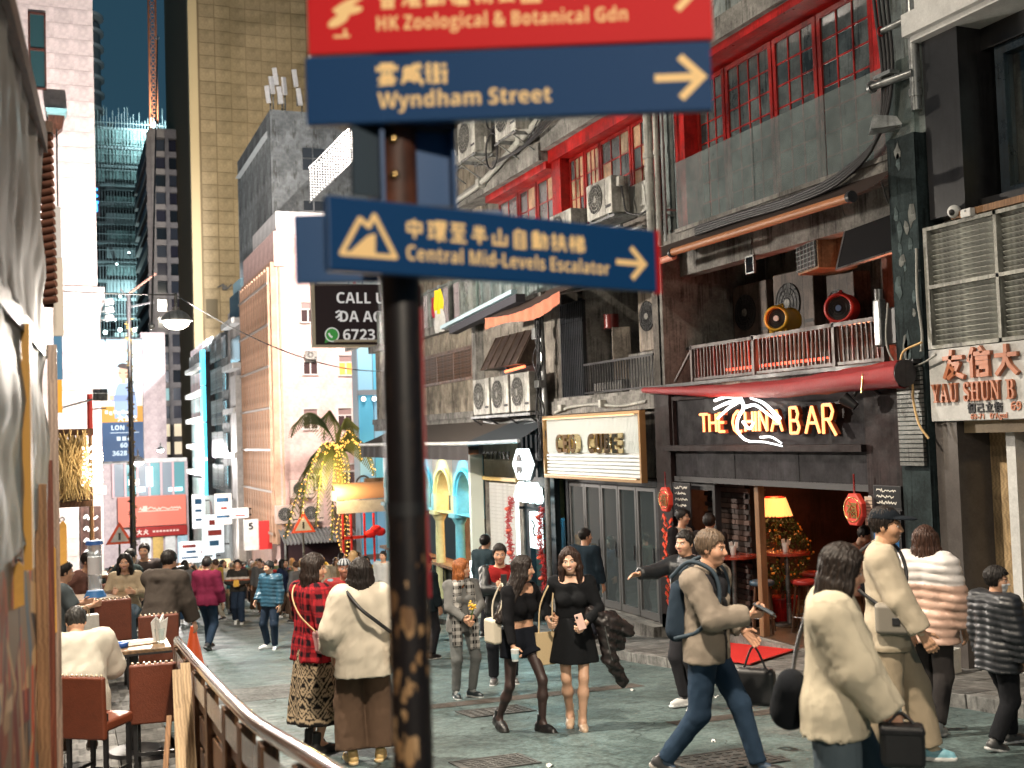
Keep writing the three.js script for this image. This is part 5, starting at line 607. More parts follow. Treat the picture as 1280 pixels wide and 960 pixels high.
{ // pink tenement
const t=thing('pink_tenement','pink rendered tenement with stained front and small windows','building');
const pk=mat(0.68,0.48,0.44,0.9,{map:soft2,bumpMap:bump2,bumpScale:0.004}),og=mat(0.62,0.4,0.28,0.8,{map:soft2});
mesh('wall',[zb(9.2,13.4,-6,10.9,-60,-51)],pk,t);mesh('parapet',[zb(9.1,9.6,9.6,11.2,-60,-50.9),zb(9.4,13.4,10.9,11.1,-60,-50.95)],pk,t);mesh('roof_hut',zb(9.3,13.4,11.1,12.2,-58,-51.3),M.whitePaint,t);mesh('hut_rib',Array.from({length:22},(_,k)=>zb(9.7+k*0.16,9.76+k*0.16,11.15,12.15,-51.3,-51.22)),mat(0.55,0.5,0.48,0.7),t);
mesh('drain_pipe',[bar([9.32,-5,-50.9],[9.32,9.6,-50.9],0.05),bar([12.6,-5,-50.9],[12.6,3,-50.9],0.04)],og,t);
const win=(x,y,w,h,lit)=>{const f=mesh('window',[zb(x-w/2-0.06,x+w/2+0.06,y,y+0.06,-51,-50.86),zb(x-w/2-0.06,x-w/2,y,y+h,-51,-50.9),zb(x+w/2,x+w/2+0.06,y,y+h,-51,-50.9),zb(x-0.03,x+0.03,y,y+h*0.66,-51,-50.92),zb(x-w/2,x+w/2,y+h*0.64,y+h*0.7,-51,-50.92),zb(x-w/2-0.06,x+w/2+0.06,y+h,y+h+0.06,-51,-50.86)],mat(0.45,0.42,0.4,0.6),t);for(const s of[-1,1])mesh('pane',zb(x+(s<0?-w/2:0.03),x+(s<0?-0.03:w/2),y+0.06,y+h*0.64,-50.98,-50.95),lit?glow(1,0.38,0.06,0.7):mat(0.05,0.03,0.03,0.15),f);mesh('pane',zb(x-w/2,x+w/2,y+h*0.7,y+h,-50.98,-50.95),mat(0.2,0.13,0.12,0.3),f);};
for(const[x,y,l]of[[10.65,4.6,0],[12.3,4.55,1],[10.6,2.1,0],[12.2,2.1,0],[10.75,-0.6,0],[12.3,-0.5,0],[10.6,7.0,0],[10.7,9.3,0]])win(x,y,0.62,0.95,l);
 // louvred orange side
mesh('side_wall',zb(8.95,9.2,-3,9.8,-60,-51.05),og,t);const fin=zb(-0.06,0.06,-6.3,6.3,-0.12,0.12);for(let k=0;k<12;k++){const m=mesh('side_fin',fin.clone(),og,t);m.position.set(8.9,3.3,-51.5-k*0.75);}for(let k=0;k<7;k++)mesh('fin_bar',zb(8.78,8.84,-2.6+k*1.9,-2.5+k*1.9,-60,-51.2),mat(0.35,0.3,0.26,0.6),t);
const bx_=(x,y,l)=>acUnit(x,y,50.65,1.0,0.8,0.45,0,l,'pink tenement air conditioners',{mat:mat(0.55,0.42,0.36,0.6,{map:soft2})});bx_(10.05,-0.95,'air conditioner on the pink wall beside the palm lights');bx_(9.35,-2.05,'air conditioner over the corrugated canopy, the left of the pair');bx_(10.5,-2.05,'air conditioner over the corrugated canopy, the right of the pair');
acUnit(10.65,5.32,50.72,0.5,0.38,0.3,0,'small box air conditioner in a pink tenement window','pink tenement air conditioners');
const cn=thing('corrugated_canopy','corrugated tin canopy over a dark stall by the pink wall','canopy');mesh('tin_sheet',sheet((u,v)=>[9.0+3.4*u,-2.35-0.55*v+0.035*Math.sin(u*130),-50.9+1.5*v],130,2),M.galv,cn);mesh('post',[bar([9.05,-6,-49.5],[9.05,-2.9,-49.5],0.05),bar([12.3,-6,-49.5],[12.3,-2.9,-49.5],0.05)],M.galv,cn);mesh('stall_wall',zb(9.1,12.3,-6,-2.6,-51,-50.9),mat(0.06,0.035,0.04,0.8),cn);
const bk=thing('rooftop_block','pale grey block with roof antennas behind the pink tenement','building');mesh('wall',[zb(10.7,16,-5,19.5,-72,-60)],mat(0.34,0.37,0.37,0.85,{map:plas2}),bk);mesh('chamfer',poly([[0,0],[0.9,0],[0.9,1.2]],10).translate(10.4,18.2,-71),mat(0.34,0.37,0.37,0.85),bk);for(let k=0;k<4;k++){const w=mesh('window',zb(12.4,13.6,16.3-k*2.9,17.5-k*2.9,-60,-59.9),mat(0.05,0.06,0.07,0.2),bk);mesh('window_frame',[zb(12.9,12.96,16.3-k*2.9,17.5-k*2.9,-59.9,-59.85),zb(12.4,13.6,16.9-k*2.9,16.96-k*2.9,-59.9,-59.84)],M.galv,w);}
for(let k=0;k<7;k++){const a=thing('mobile_antenna','white panel antenna on the roof of the grey block','antenna',[10.75+k*0.22+(k>4?0.4:0),19.5+(k % 3)*0.5,-60.2],rr(-0.5,0.5),'rooftop antennas');mesh('panel',rb(0.26,0.95,0.14,0.03,0,0.9,0).rotateZ(0.12),M.whitePaint,a);mesh('mast',bar([0,-0.6,-0.1],[0,1.0,-0.1],0.04),M.galv,a);}
}
{ // the row beyond the pink tenement, on the right side of the street
const bl=(nm,label,s0,s1,y1,m,x=9)=>{const t=thing(nm,label,'building');mesh('wall',fb(s0,s1,-9,y1,x,x+6),m,t);return t;};
const w1=bl('white_tenement','narrow whitewashed tenement beside the louvred pink building',60.2,65.5,9.0,mat(0.55,0.52,0.5,0.85,{map:plas2}));for(let k=0;k<4;k++){mesh('balcony',fb(60.6,64.8,0.8+k*2.4,1.1+k*2.4,8.5,9.0),M.whitePaint,w1);mesh('window',fb(61,64.4,1.2+k*2.4,2.6+k*2.4,8.96,9.0),mat(0.1,0.13,0.14,0.15),w1);}
mesh('roof_box',fb(60.4,63.2,9.0,10.4,9.0,11),mat(0.25,0.42,0.5,0.6),w1);mesh('white_panel',fb(60.3,62.2,-4.6,5.2,8.6,8.98),mat(0.62,0.6,0.58,0.6,{map:soft2}),w1);
const w2=bl('grey_tenement','grey tenement with caged windows and a cyan light strip',65.5,71.5,8.2,mat(0.34,0.37,0.37,0.85,{map:plas2}));for(let k=0;k<5;k++)for(let j=0;j<2;j++){const w=mesh('window',fb(66+j*2.7,68.2+j*2.7,-1+k*1.9,0.3+k*1.9,8.9,9.0),mat(0.08,0.1,0.11,0.15),w2);mesh('window_cage',Array.from({length:5},(_,q)=>fb(66+j*2.7+q*0.5,66.06+j*2.7+q*0.5,-1.1+k*1.9,0.4+k*1.9,8.6,8.66)),M.galv,w);}
const w3=bl('glass_tenement','green glazed building with pale balconies far down the street',71.5,86,7.0,mat(0.12,0.17,0.16,0.4,{map:grime2}));for(let k=0;k<5;k++){mesh('balcony',fb(72.5,85.5,-0.5+k*1.8,-0.2+k*1.8,8.55,9.0),mat(0.5,0.52,0.5,0.7),w3);for(let j=0;j<6;j++)mesh('pane',fb(72.8+j*2.1,74.6+j*2.1,-0.1+k*1.8,1.2+k*1.8,8.94,9.0),j % 2?mat(0.07,0.14,0.14,0.1):mat(0.16,0.22,0.22,0.1),w3);}mesh('parapet',Array.from({length:9},(_,k)=>fb(72+k*1.5,72.7+k*1.5,7.0,7.9,8.8,9.1)),M.whitePaint,w3);
const cs=thing('cyan_light_strip','tall cyan neon strip on the grey tenement','neon sign');for(let k=0;k<4;k++)mesh('tube',fb(72.0,73.0,-1.6+k*2.3,0.6+k*2.3,8.25,8.45),glow(0.1,0.75,1,2.2),cs);mesh('mount',fb(72.1,72.9,-1.6,7.4,8.45,8.95),M.charcoal,cs);area([0.2,0.8,1],8,1,8,[8.1,3,-72.5],[0,3,-70]);
const signs=[[57.5,-1.9,0.9,0.5,[1,0.97,0.9],'white box sign over the far shops by the louvred wall'],[63.5,-2.0,0.9,1.7,[1,0.93,0.85],'tall cream light box hanging far down the street'],[67,-3.6,1.2,2.2,[0.9,0.97,1],'tall white light box hanging far down the street'],[71,-5.0,1.0,1.0,[0.9,0.97,1],'square white light box above the crowd'],[76,-2.8,0.8,2.2,[1,1,1],'slim white light box at the far corner'],[60,-5.2,1.8,0.9,[1,0.75,0.25],'yellow light box low above the crowd'],[64.5,-5.4,1.2,1.1,[1,0.85,0.5],'amber light box low above the crowd'],[70,-6.4,1.6,0.8,[0.6,0.9,1],'pale blue light box low above the crowd'],[78,-5.6,1.5,1.4,[1,1,1],'small white light box beyond the crowd'],[54,-5.2,0.6,0.9,[0.2,0.85,1],'small cyan light box by the pink tenement']];
for(const[s,y,w,h,c,l]of signs){const t=thing('light_box',l,'light box',[9-w/2-0.3,y,-s]);mesh('light_face',rb(w,h,0.3,0.04),glow(...c,1.0,0.4),t);for(let k=0;k<3;k++)mesh('print_band',bx(w*rr(0.3,0.8),h*rr(0.06,0.16),0.01,w*rr(-0.08,0.08),h*(0.3-k*0.27),0.156),pick([paint(0.5,0.06,0.05),paint(0.05,0.2,0.4),paint(0.3,0.3,0.3),paint(0.6,0.35,0.08)]),t);mesh('bracket',[zb(w/2,w/2+0.5,h*0.3,h*0.3+0.08,-0.05,0.05),zb(w/2,w/2+0.5,-h*0.3,-h*0.3+0.08,-0.05,0.05)],M.charcoal,t);}
const rs=thing('red_banner_sign','red and white projecting sign beside the corrugated canopy','sign',[8.45,-2.6,-52.5]);mesh('red_side',zb(-0.1,0.5,-0.7,0.6,0,0.25),mat(0.5,0.03,0.03,0.5),rs);mesh('white_side',zb(-0.75,-0.1,-0.7,0.7,0,0.25),M.whitePaint,rs);mesh('letter',textGeo('5',0.3,0.04).translate(-0.45,0.4,0.25),M.charcoal,rs);mesh('bracket',zb(0.5,1.0,0.4,0.5,0.1,0.2),M.charcoal,rs);
area([1,0.93,0.85],12,2.5,2.5,[7.2,-2.6,-62],[0,-5,-50]);area([1,0.95,0.9],12,2.5,3,[7.0,-4.4,-70],[0,-6,-60]);area([1,0.8,0.45],8,2,1,[7.6,-4.8,-58],[3,-6,-45]);
}
{ // corner by the junction: blue glass front, brown sign, awning, red frames, palm with lights
const t=thing('blue_glass_shop','blue lit glass corner building beyond the arcade','building');mesh('frame',[zb(10.62,15,-6,5.6,-43,-42.2)],mat(0.15,0.22,0.27,0.4),t);const bgm=new THREE.MeshStandardMaterial({color:lin(0.1,0.3,0.4),emissive:lin(0.08,0.4,0.6),emissiveIntensity:0.5,roughness:0.1}),bg2=new THREE.MeshStandardMaterial({color:lin(0.2,0.35,0.42),emissive:lin(0.2,0.42,0.6),emissiveIntensity:0.55,roughness:0.1});for(let k=0;k<3;k++)for(let j=0;j<5;j++)mesh('glass_panel',zb(10.65+k*0.6,11.2+k*0.6,-4.9+j*2.1,-3.0+j*2.1,-42.2,-42.12),(k+j)% 2?bgm:bg2,t);for(let j=0;j<5;j++)mesh('transom',zb(10.6,13,-3.0+j*2.1,-2.8+j*2.1,-42.25,-42.05),mat(0.2,0.22,0.24,0.5),t);for(let k=0;k<4;k++){const l=thing('round_spotlight','small round white spotlight on the blue glass building','spotlight',[10.8+k*0.42,3.15,-42.02],0,'blue building spotlights');mesh('lens',new THREE.SphereGeometry(0.09,10,8).translate(0,0,0.03),glow(0.95,1,1,4),l);mesh('housing',cyl(0.1,0.1,0.12).rotateX(1.57).translate(0,0,-0.04),M.charcoal,l);}
const bs=thing('brown_shop_sign','brown shop sign with pale letters on the blue glass building','sign',[11.4,-0.2,-41.8]);mesh('board',zb(-0.7,2.2,-0.28,0.32,-0.1,0.1),dirty(0.14,0.1,0.08,0.6),bs);for(const[k,c]of[...'HEWS'].entries())mesh('letter',textGeo(c,0.28,0.04).translate(0.05+k*0.34,0.02,0.1),M.whitePaint,bs);mesh('scroll',new THREE.TorusGeometry(0.26,0.04,6,18,5).translate(-0.75,0.15,0),M.charcoal,bs);
const aw=thing('domed_awning','brown domed awning with white valance by the palm','awning',[10.2,-0.55,-40.5]);mesh('dome',sheet((u,v)=>[-1+2*u,-0.06+0.62*Math.cos(v*1.5),-0.5+0.98*Math.sin(v*1.5)],10,12),mat(0.3,0.18,0.13,0.8),aw);mesh('valance',zb(-1.0,1.0,-0.5,-0.05,0.45,0.52),M.whitePaint,aw);mesh('grey_side',zb(-1.0,-0.97,-0.06,0.3,-0.5,0.3),mat(0.4,0.42,0.46,0.6),aw);
const rf=thing('red_gateway','red painted door frame hung with red bows under the awning','frame',[9.9,groundY(9.9,-40),-40]);mesh('post',[-0.55,-0.25,0.25,0.6].map((x)=>zb(x,x+0.07,0,3.2,0,0.07)),mat(0.65,0.03,0.02,0.5),rf);mesh('cross_bar',zb(-0.55,0.67,2.3,2.4,0,0.07),mat(0.65,0.03,0.02,0.5),rf);mesh('bow',[[0.7,2.6],[0.5,2.45],[0.85,2.5]].map(([x,y])=>new THREE.SphereGeometry(0.22,10,8).scale(1,0.7,0.5).translate(x,y,0.1)),mat(0.7,0.02,0.02,0.6),rf);mesh('garland',Array.from({length:26},(_,k)=>new THREE.IcosahedronGeometry(rr(0.07,0.13),0).translate(-0.7+k*0.065,0.95+rr(-0.15,0.15),0.1)),mat(0.6,0.03,0.04,0.6),rf);
area([1,0.85,0.75],20,1.6,1.6,[10.2,-2.2,-39.3],[8,-3.5,-36]);
 // palm wrapped in fairy lights
const p=thing('palm_tree','palm tree wrapped in golden fairy lights before the pink tenement','tree',[9.5,groundY(9.5,-41),-41]);const top=[0,5.6,0];mesh('trunk',tube([[0.1,0,0],[0.15,1.5,0],[0.1,3.5,0],top],0.13,24,10),mat(0.16,0.1,0.06,0.9),p);const leaf=mat(0.07,0.09,0.03,0.7),gold=glow(1,0.52,0.12,2.6,0.3);
const tb=[];for(let k=0;k<240;k++){const y=k/240*5.4,a=k*0.9;tb.push(new THREE.OctahedronGeometry(0.025).translate(0.12+0.3*Math.cos(a)*(0.6+0.4*Math.sin(y*3)),y,0.16+0.2*Math.sin(a)));}const tm=mesh('fairy_lights',tb,gold,p);tm.userData.kind='stuff';
const fronds=[[-2.0,0.4,-3.4],[-1.5,0.9,-2.6],[-1.0,0.9,-2.9],[-0.5,2.1,0.9],[0.6,1.7,0.7],[1.2,0.8,-1.0],[-0.3,0.7,-3.6],[0.15,0.8,-3.8],[-1.8,1.9,1.2],[0.9,1.2,-0.4]];
fronds.forEach(([dx,up,end],i)=>{const c=new THREE.QuadraticBezierCurve3(V(...top),V(dx*0.55,top[1]+up*1.3,0.3),V(dx,top[1]+end*(end<0?0.9:0.5),0.3*(i % 3)));const lv=[],lt=[];const P=c.getPoints(34);P.forEach((q,k)=>{if(!k)return;const d=q.clone().sub(P[k-1]).normalize();for(const s of[-1,1]){const L=0.55*Math.sin(Math.min(3,0.35+k/34*2.6));lv.push(beam(q.toArray(),[q.x+s*L*0.5+d.x*0.15,q.y-L*0.8,q.z+s*L*0.35],0.05,0.012));}if(i!==3&&i!==4&&i!==8)for(let z=0;z<2;z++)if(rnd()<0.7)lt.push(new THREE.OctahedronGeometry(0.023).translate(q.x+rr(-0.09,0.09),q.y+rr(-0.1,0.06),q.z+0.1));});const f=mesh('frond',[...lv,new THREE.TubeGeometry(c,20,0.03,5)],leaf,p);if(lt.length){const l=mesh('fairy_lights',lt,gold,f);l.userData.kind='stuff';}});
lamp([1,0.65,0.25],60,[9.0,0.2,-39.8],12);
 // black billboard
const bb=thing('black_billboard','black estate billboard with white phone number behind the sign post','billboard',[9.1,6.0,-36]);mesh('frame',[zb(-1.5,1.55,-1.36,-1.28,-0.1,0.12),zb(-1.5,-1.4,-1.28,2.0,-0.1,0.12),zb(1.45,1.55,-1.28,2.0,-0.1,0.12),zb(-1.5,1.55,2.0,2.08,-0.1,0.12),zb(-0.8,1.0,-1.2,-1.13,0.1,0.3)],mat(0.4,0.36,0.28,0.5,{metalness:0.4}),bb);printed('print',2.86,3.28,0.1,canvasTex(430,492,(x,W,H)=>{x.fillStyle='#2a2022';x.fillRect(0,0,W,H);x.fillStyle='#b9c4c8';x.fillRect(20,120,390,70);for(let k=0;k<90;k++){x.fillStyle=pick(['#5f7480','#e8e8e8','#3a4650','#8fa3a8','#c2563a']);x.fillRect(20+rnd()*370,120+rnd()*55,5+rnd()*20,4+rnd()*14);}x.fillStyle='#fff';x.font='bold 76px sans-serif';x.fillText('CALL U',110,286);x.fillText('DA AG',122,378);x.fillStyle='#fff';for(let k=0;k<4;k++){x.save();x.translate(106+(k % 2)*12,330+k*12);x.rotate(-0.5);x.fillRect(0,0,24,9);x.restore();}x.fillText('6723 8',140,468);x.fillStyle='#4aa84f';x.beginPath();x.arc(88,442,36,0,7);x.fill();x.beginPath();x.moveTo(56,458);x.lineTo(50,484);x.lineTo(78,474);x.fill();x.strokeStyle='#fff';x.lineWidth=6;x.beginPath();x.arc(88,442,33,0,7);x.stroke();x.lineWidth=10;x.beginPath();x.arc(98,430,26,1.9,3.0);x.stroke();}),bb,{emit:0.28}).position.y=0.36;mesh('back',zb(-1.4,1.45,-1.28,2.0,-0.08,0.04),M.charcoal,bb);mesh('wall_arm',[zb(0.2,0.32,-1.3,2.4,-2.6,-0.1)],M.galv,bb);
const ld=thing('led_lattice','slanted lattice of white LED dots behind the signs','light',[8.3,10.6,-36.5]);const dots=[];for(let i=0;i<18;i++)for(let j=0;j<12;j++)dots.push(new THREE.OctahedronGeometry(0.035).translate(-0.5+i*0.09,-1.0+i*0.09+j*0.09,0));const dm=mesh('led_dot',dots,glow(1,0.95,0.9,2.4),ld);dm.userData.kind='stuff';mesh('mesh_frame',[beam([-0.55,-1.1,-0.05],[1.05,0.5,-0.05],0.04,0.04),beam([-0.55,0.05,-0.05],[1.05,1.7,-0.05],0.04,0.04)],M.galv,ld);mesh('mount',bar([1.0,1.0,-0.05],[2.2,1.0,-0.3],0.05),M.galv,ld);
}
{ // street furniture far down
streetLamp(1.94,3.85,-20.7,300,'glowing street lamp hanging on a cable over the crowd',[1,0.9,0.78]);
spanCable([-2,4.5,-20.7],[1.94,4.32,-20.7],0.05,'dark cable holding the glowing street lamp on the left');spanCable([1.94,4.32,-20.7],[9.2,3.6,-31],0.5,'dark cable running from the street lamp to the right facades');spanCable([4.3,20,-52],[2.2,4.7,-30],0.3,'thick slanting cable crossing the beige tower',0.03);spanCable([-6,12.2,-12.2],[9,12.2,-12.2],0.3,'cable holding the high lamp over the terrace');
const lp=thing('lamp_post','slim dark lamp post wrapped in garland standing in the crowd','lamp post',[2.45,groundY(2.4,-44),-44.3]);mesh('post',new THREE.LatheGeometry([[0.001,0],[0.3,0],[0.3,0.5],[0.2,0.6],[0.2,1.6],[0.24,1.7],[0.12,1.85],[0.1,4],[0.08,11.9],[0.001,11.9]].map((q)=>new THREE.Vector2(...q)),16),M.black,lp);mesh('garland',Array.from({length:200},(_,k)=>bx(0.03,0.03,0.24).rotateY(k*0.7).rotateX(rr(-0.6,0.6)).translate(0.06*Math.cos(k*0.6),2+k*0.045,0.06*Math.sin(k*0.6))),mat(0.12,0.09,0.03,0.8),lp);mesh('arm',[beam([0,11.4,0],[0.9,11.6,0],0.06,0.06),beam([0,11.7,0],[-0.3,12.1,0],0.05,0.05)],M.black,lp);mesh('arm_brace',bar([0,11.9,0.05],[1.0,12.7,0.05],0.05),mat(0.08,0.04,0.03,0.7),lp);
const lp2=thing('lamp_post','second slim post with brown wrapping near the stone tower','lamp post',[1.05,groundY(1,-46),-46]);mesh('post',bar([0,0,0],[0,8.2,0],0.09,0.07),mat(0.3,0.18,0.08,0.8),lp2);mesh('red_cap',bar([0,6.8,0.02],[0,8.4,0.02],0.11,0.1),mat(0.4,0.04,0.03,0.6),lp2);mesh('arm',beam([0,7.8,0],[0.6,7.85,0],0.05,0.05),M.black,lp2);
streetLamp(2.9,1.0,-48,300,'small white dome lamp over the far crowd',[1,0.93,0.85]);streetLamp(6.3,1.3,-80,1100,'far white dome lamp before the salmon sign',[1,0.95,0.92]);
const warn=(x,s,h,label)=>{const t=thing('warning_sign',label,'road sign',[x,groundY(x,-s),-s]);mesh('pole',bar([0,0,0],[0,h,0],0.04),M.galv,t);mesh('red_triangle',poly([[-0.48,0],[0.48,0],[0,0.82]],0.02,0.01).translate(0,h-0.2,0.05),mat(0.75,0.1,0.04,0.5),t);mesh('white_face',poly([[-0.33,0.08],[0.33,0.08],[0,0.65]],0.01).translate(0,h-0.2,0.085),M.whitePaint,t);mesh('symbol',zb(-0.04,0.04,h-0.05,h+0.22,0.096,0.104),M.black,t);};
warn(8.75,44,2.9,'red triangle warning sign before the corrugated canopy');warn(2.0,45,2.8,'red triangle warning sign by the garlanded lamp post');
const cone=thing('traffic_cone','orange traffic cone standing by the end of the railing','traffic cone',[1.95,groundY(1.95,-19)+0.002,-19]);mesh('cone',new THREE.LatheGeometry([[0.2,0.04],[0.16,0.05],[0.04,0.66],[0.03,0.67],[0.001,0.67]].map((q)=>new THREE.Vector2(...q)),20),mat(0.85,0.12,0.03,0.45),cone);mesh('base',rb(0.4,0.05,0.4,0.01,0,0.025,0),mat(0.12,0.1,0.1,0.7),cone);
}

{ // unseen floodlights added to brighten the tenement, beige tower and office block
const flood=(p,target,I,ang,label,c)=>{const t=thing('added_floodlight',label,'floodlight',p);const d=vdir(p,target);mesh('head',rb(0.5,0.34,0.22,0.03),M.charcoal,t).lookAt(...target);const ln=mesh('lens',bx(0.42,0.26,0.02),glow(...c,3),t);ln.position.set(d[0]*0.13,d[1]*0.13,d[2]*0.13);ln.lookAt(...target);mesh('stand',bar([0,-0.5,0],[0,-0.1,0],0.04),M.charcoal,t);spot(c,I,[p[0]+d[0]*0.3,p[1]+d[1]*0.3,p[2]+d[2]*0.3],target,ang,0.9,8);};
const vdir=(a,b)=>{const v=V(...b).sub(V(...a)).normalize();return v.toArray();};
flood([9.5,14.5,-32.8],[10.6,3,-51],4600,0.75,'added floodlight on the arcade roof brightening the pink tenement',[1,0.87,0.8]);
flood([12.5,20.3,-71.2],[17,25,-100],2600,0.85,'added floodlight on the grey block roof brightening the beige tower',[1,0.9,0.72]);
flood([10.2,9.6,-64],[11,12,-115],5500,0.45,'added floodlight on the white tenement brightening the office block',[0.95,0.95,1]);
}
// ---------------------------------------------------------------- terrace and screens on the left
{
const ty=-1.28;
const fl=struct('terrace',[zb(-6,0.97,ty-0.3,ty-0.035,-19.5,-6.9)],M.conc);for(let i=0;i<9;i++)for(let j=0;j<14;j++){const m=mesh('floor_tile',bx(0.475,0.03,0.475),M.slab[(i*5+j*3)% 3],fl);m.position.set(0.72-i*0.485,ty-0.016+rr(-0.0015,0.0015),-9.2-j*0.485);}
struct('landing',[zb(-6,0.95,-0.95,-0.62,-6.9,-5),zb(-6,0.95,-0.6,-0.02,-5,3)],M.conc);
const wl=thing('side_wall','rendered wall behind the terrace on the left side','wall');mesh('wall',[zb(-6.3,-6,-2,6,-34,3),zb(-6,-2.5,-4,5,-34.3,-34)],mat(0.3,0.2,0.15,0.9,{map:plas2}),wl);mesh('coping',zb(-6.4,-5.9,6,6.1,-34,3),M.conc,wl);
 // chrome topped railing along the street edge
const rp=[[0.77,0.66,-3.2],[0.75,0.6,-3.8],[0.73,0.5,-4.7],[0.745,0.42,-5.5],[0.79,0.28,-6.93],[0.85,0.12,-8.4],[0.91,-0.03,-9.97],[0.93,-0.07,-10.4]];
const rl=thing('terrace_railing','wooden railing with a polished steel handrail along the terrace','railing');mesh('handrail',tube(rp,0.032,60,12),M.chrome,rl);mesh('handrail_end',[bar([0.93,-0.07,-10.4],[0.92,-0.32,-10.45],0.032)],M.chrome,rl);
const cv=new THREE.CatmullRomCurve3(rp.map((q)=>V(...q)));const wd=[mat(0.17,0.085,0.04,0.45,{map:wood2}),mat(0.24,0.12,0.055,0.45,{map:wood2})];
for(let k=0;k<10;k++){const q=cv.getPoint((k+0.5)/10);mesh('post',[zb(q.x-0.035,q.x+0.035,q.y-1.1,q.y-0.04,q.z-0.05,q.z+0.05)],wd[0],rl);const q2=cv.getPoint(Math.min(1,(k+1.5)/10));for(const[dy,h]of[[-0.22,0.1],[-0.4,0.16],[-0.6,0.16],[-0.8,0.16]])mesh('plank',beam([q.x+0.01,q.y+dy,q.z],[q2.x+0.01,q2.y+dy,q2.z],0.03,h),wd[(k+(h>0.1?1:0))% 2],rl);}
mesh('glass_infill',sheet((u,v)=>{const q=cv.getPoint(0.05+u*0.9);return[q.x-0.03,q.y-0.06-0.12*v,q.z];},20,1),new THREE.MeshPhysicalMaterial({color:lin(0.7,0.75,0.75),transmission:0.6,roughness:0.25,thickness:0}),rl);
 // screens close on the left: vinyl sheet in dark frames, timber posts, straps
const sc=thing('vinyl_screen','cloudy vinyl weather screen in a dark timber frame','screen');const A=[-0.215,-2.9],B=[-0.066,-6.1],L=(u)=>[A[0]+(B[0]-A[0])*u,A[1]+(B[1]-A[1])*u];
const vinyl=new THREE.MeshPhysicalMaterial({color:lin(0.17,0.155,0.14),roughness:0.55,map:soft2});for(const[y0,y1,k]of[[2.18,3.16,0],[1.3,2.12,1]])mesh('vinyl_sheet',sheet((u,v)=>{const[x,z]=L(u);return[x+0.012*noise3(u*9,v*3,k)+0.008*Math.sin(v*9+u*4),y0+(y1-y0)*v,z];},40,12),vinyl,sc);
const seg=(u0,u1,y0,y1,w,m,nm,ox=0)=>{const p=L(u0),q=L(u1);mesh(nm,beam([p[0]+ox,(y0+y1)/2,p[1]],[q[0]+ox,(y0+y1)/2,q[1]],w,y1-y0),m,sc);};
seg(0,1,3.16,3.26,0.05,mat(0.12,0.06,0.035,0.6,{map:woodH}),'top_rail');seg(0,1,2.11,2.19,0.02,M.charcoal,'middle_rail');seg(0,0.12,1.9,3.16,0.03,mat(0.02,0.07,0.16,0.5),'blue_edge',0.012);seg(0,0.1,1.9,2.1,0.035,mat(0.6,0.34,0.06,0.5),'yellow_patch',0.016);seg(0.55,0.58,1.2,2.14,0.03,mat(0.5,0.26,0.05,0.5),'yellow_strap',0.012);
const lo=thing('painted_hoarding','painted timber hoarding below the vinyl screen','hoarding');printed('mural',3.25,1.5,0,canvasTex(520,240,(x,W,H)=>{x.fillStyle='#8c6f55';x.fillRect(0,0,W,H);const cs=['#c8542c','#7c2418','#d9b48c','#5a6a78','#3a2c26','#b89068','#c9a070','#9a4a2a'];for(let k=0;k<130;k++){x.fillStyle=cs[k % cs.length];x.save();x.translate(rnd()*W,rnd()*H);x.rotate(rnd()*3);x.fillRect(-20,-5,20+rnd()*60,6+rnd()*16);x.restore();}}),lo,{rough:0.6});lo.children[0].position.set((A[0]+B[0])/2-0.02,0.55,(A[1]+B[1])/2);lo.children[0].rotation.y=Math.PI/2-Math.atan2(B[0]-A[0],-(B[1]-A[1]));mesh('backing',beam([A[0]-0.05,0.5,A[1]],[B[0]-0.05,0.5,B[1]],0.04,1.6),M.woodDark,lo);
const post=(x0,x1,z,y0,y1,m,label)=>{const t=thing('timber_post',label,'post');mesh('post',[zb(x0,x1,y0,y1,z-0.04,z+0.04)],m,t);mesh('shoe',zb(x0-0.01,x1+0.01,y0,y0+0.1,z-0.05,z+0.05),M.iron,t);};
post(-0.112,-0.062,-5.5,-0.65,1.5,M.wood,'brown timber post in front of the painted hoarding');post(-0.06,-0.012,-6.35,-0.95,2.2,mat(0.34,0.26,0.22,0.4,{map:wood2}),'pale scuffed post at the end of the vinyl screen');post(-0.085,-0.04,-6.2,-0.95,1.6,mat(0.16,0.05,0.03,0.5,{map:wood2}),'dark red brown post at the end of the hoarding');
const hb=thing('bamboo_blind','brown bamboo blind seen edge on above the vinyl screen','blind',[-0.045,0,-6.5]);for(let k=0;k<22;k++)mesh('bamboo_slat',bar([-0.035,2.45+k*0.042,0],[0.035-k*0.0006,2.46+k*0.042,0.03],0.021,0.021,6),mat(0.1,0.04,0.025,0.7),hb);mesh('head_rail',zb(-0.045,0.03,3.36,3.42,-0.04,0.06),M.woodDark,hb);mesh('backing_cloth',zb(-0.03,0.02,2.42,3.36,-0.03,-0.024),mat(0.05,0.025,0.018,0.9),hb);
const bn=thing('hanging_banner','narrow hanging banner with blue and orange bands','banner',[0.003,0,-6.9]);for(const[y0,y1,c]of[[2.75,3.05,[0.4,0.4,0.42]],[2.3,2.75,[0.42,0.38,0.34]],[2.05,2.3,[0.05,0.16,0.3]],[1.86,2.05,[0.75,0.33,0.03]]])mesh('band',zb(-0.035,0.022-Math.abs(y1-2.75)*0.02,y0,y1-0.002,-0.012,0.012),mat(...c,0.5),bn);mesh('cord',bar([0,3.05,0],[0,3.5,0],0.005),M.cable,bn);
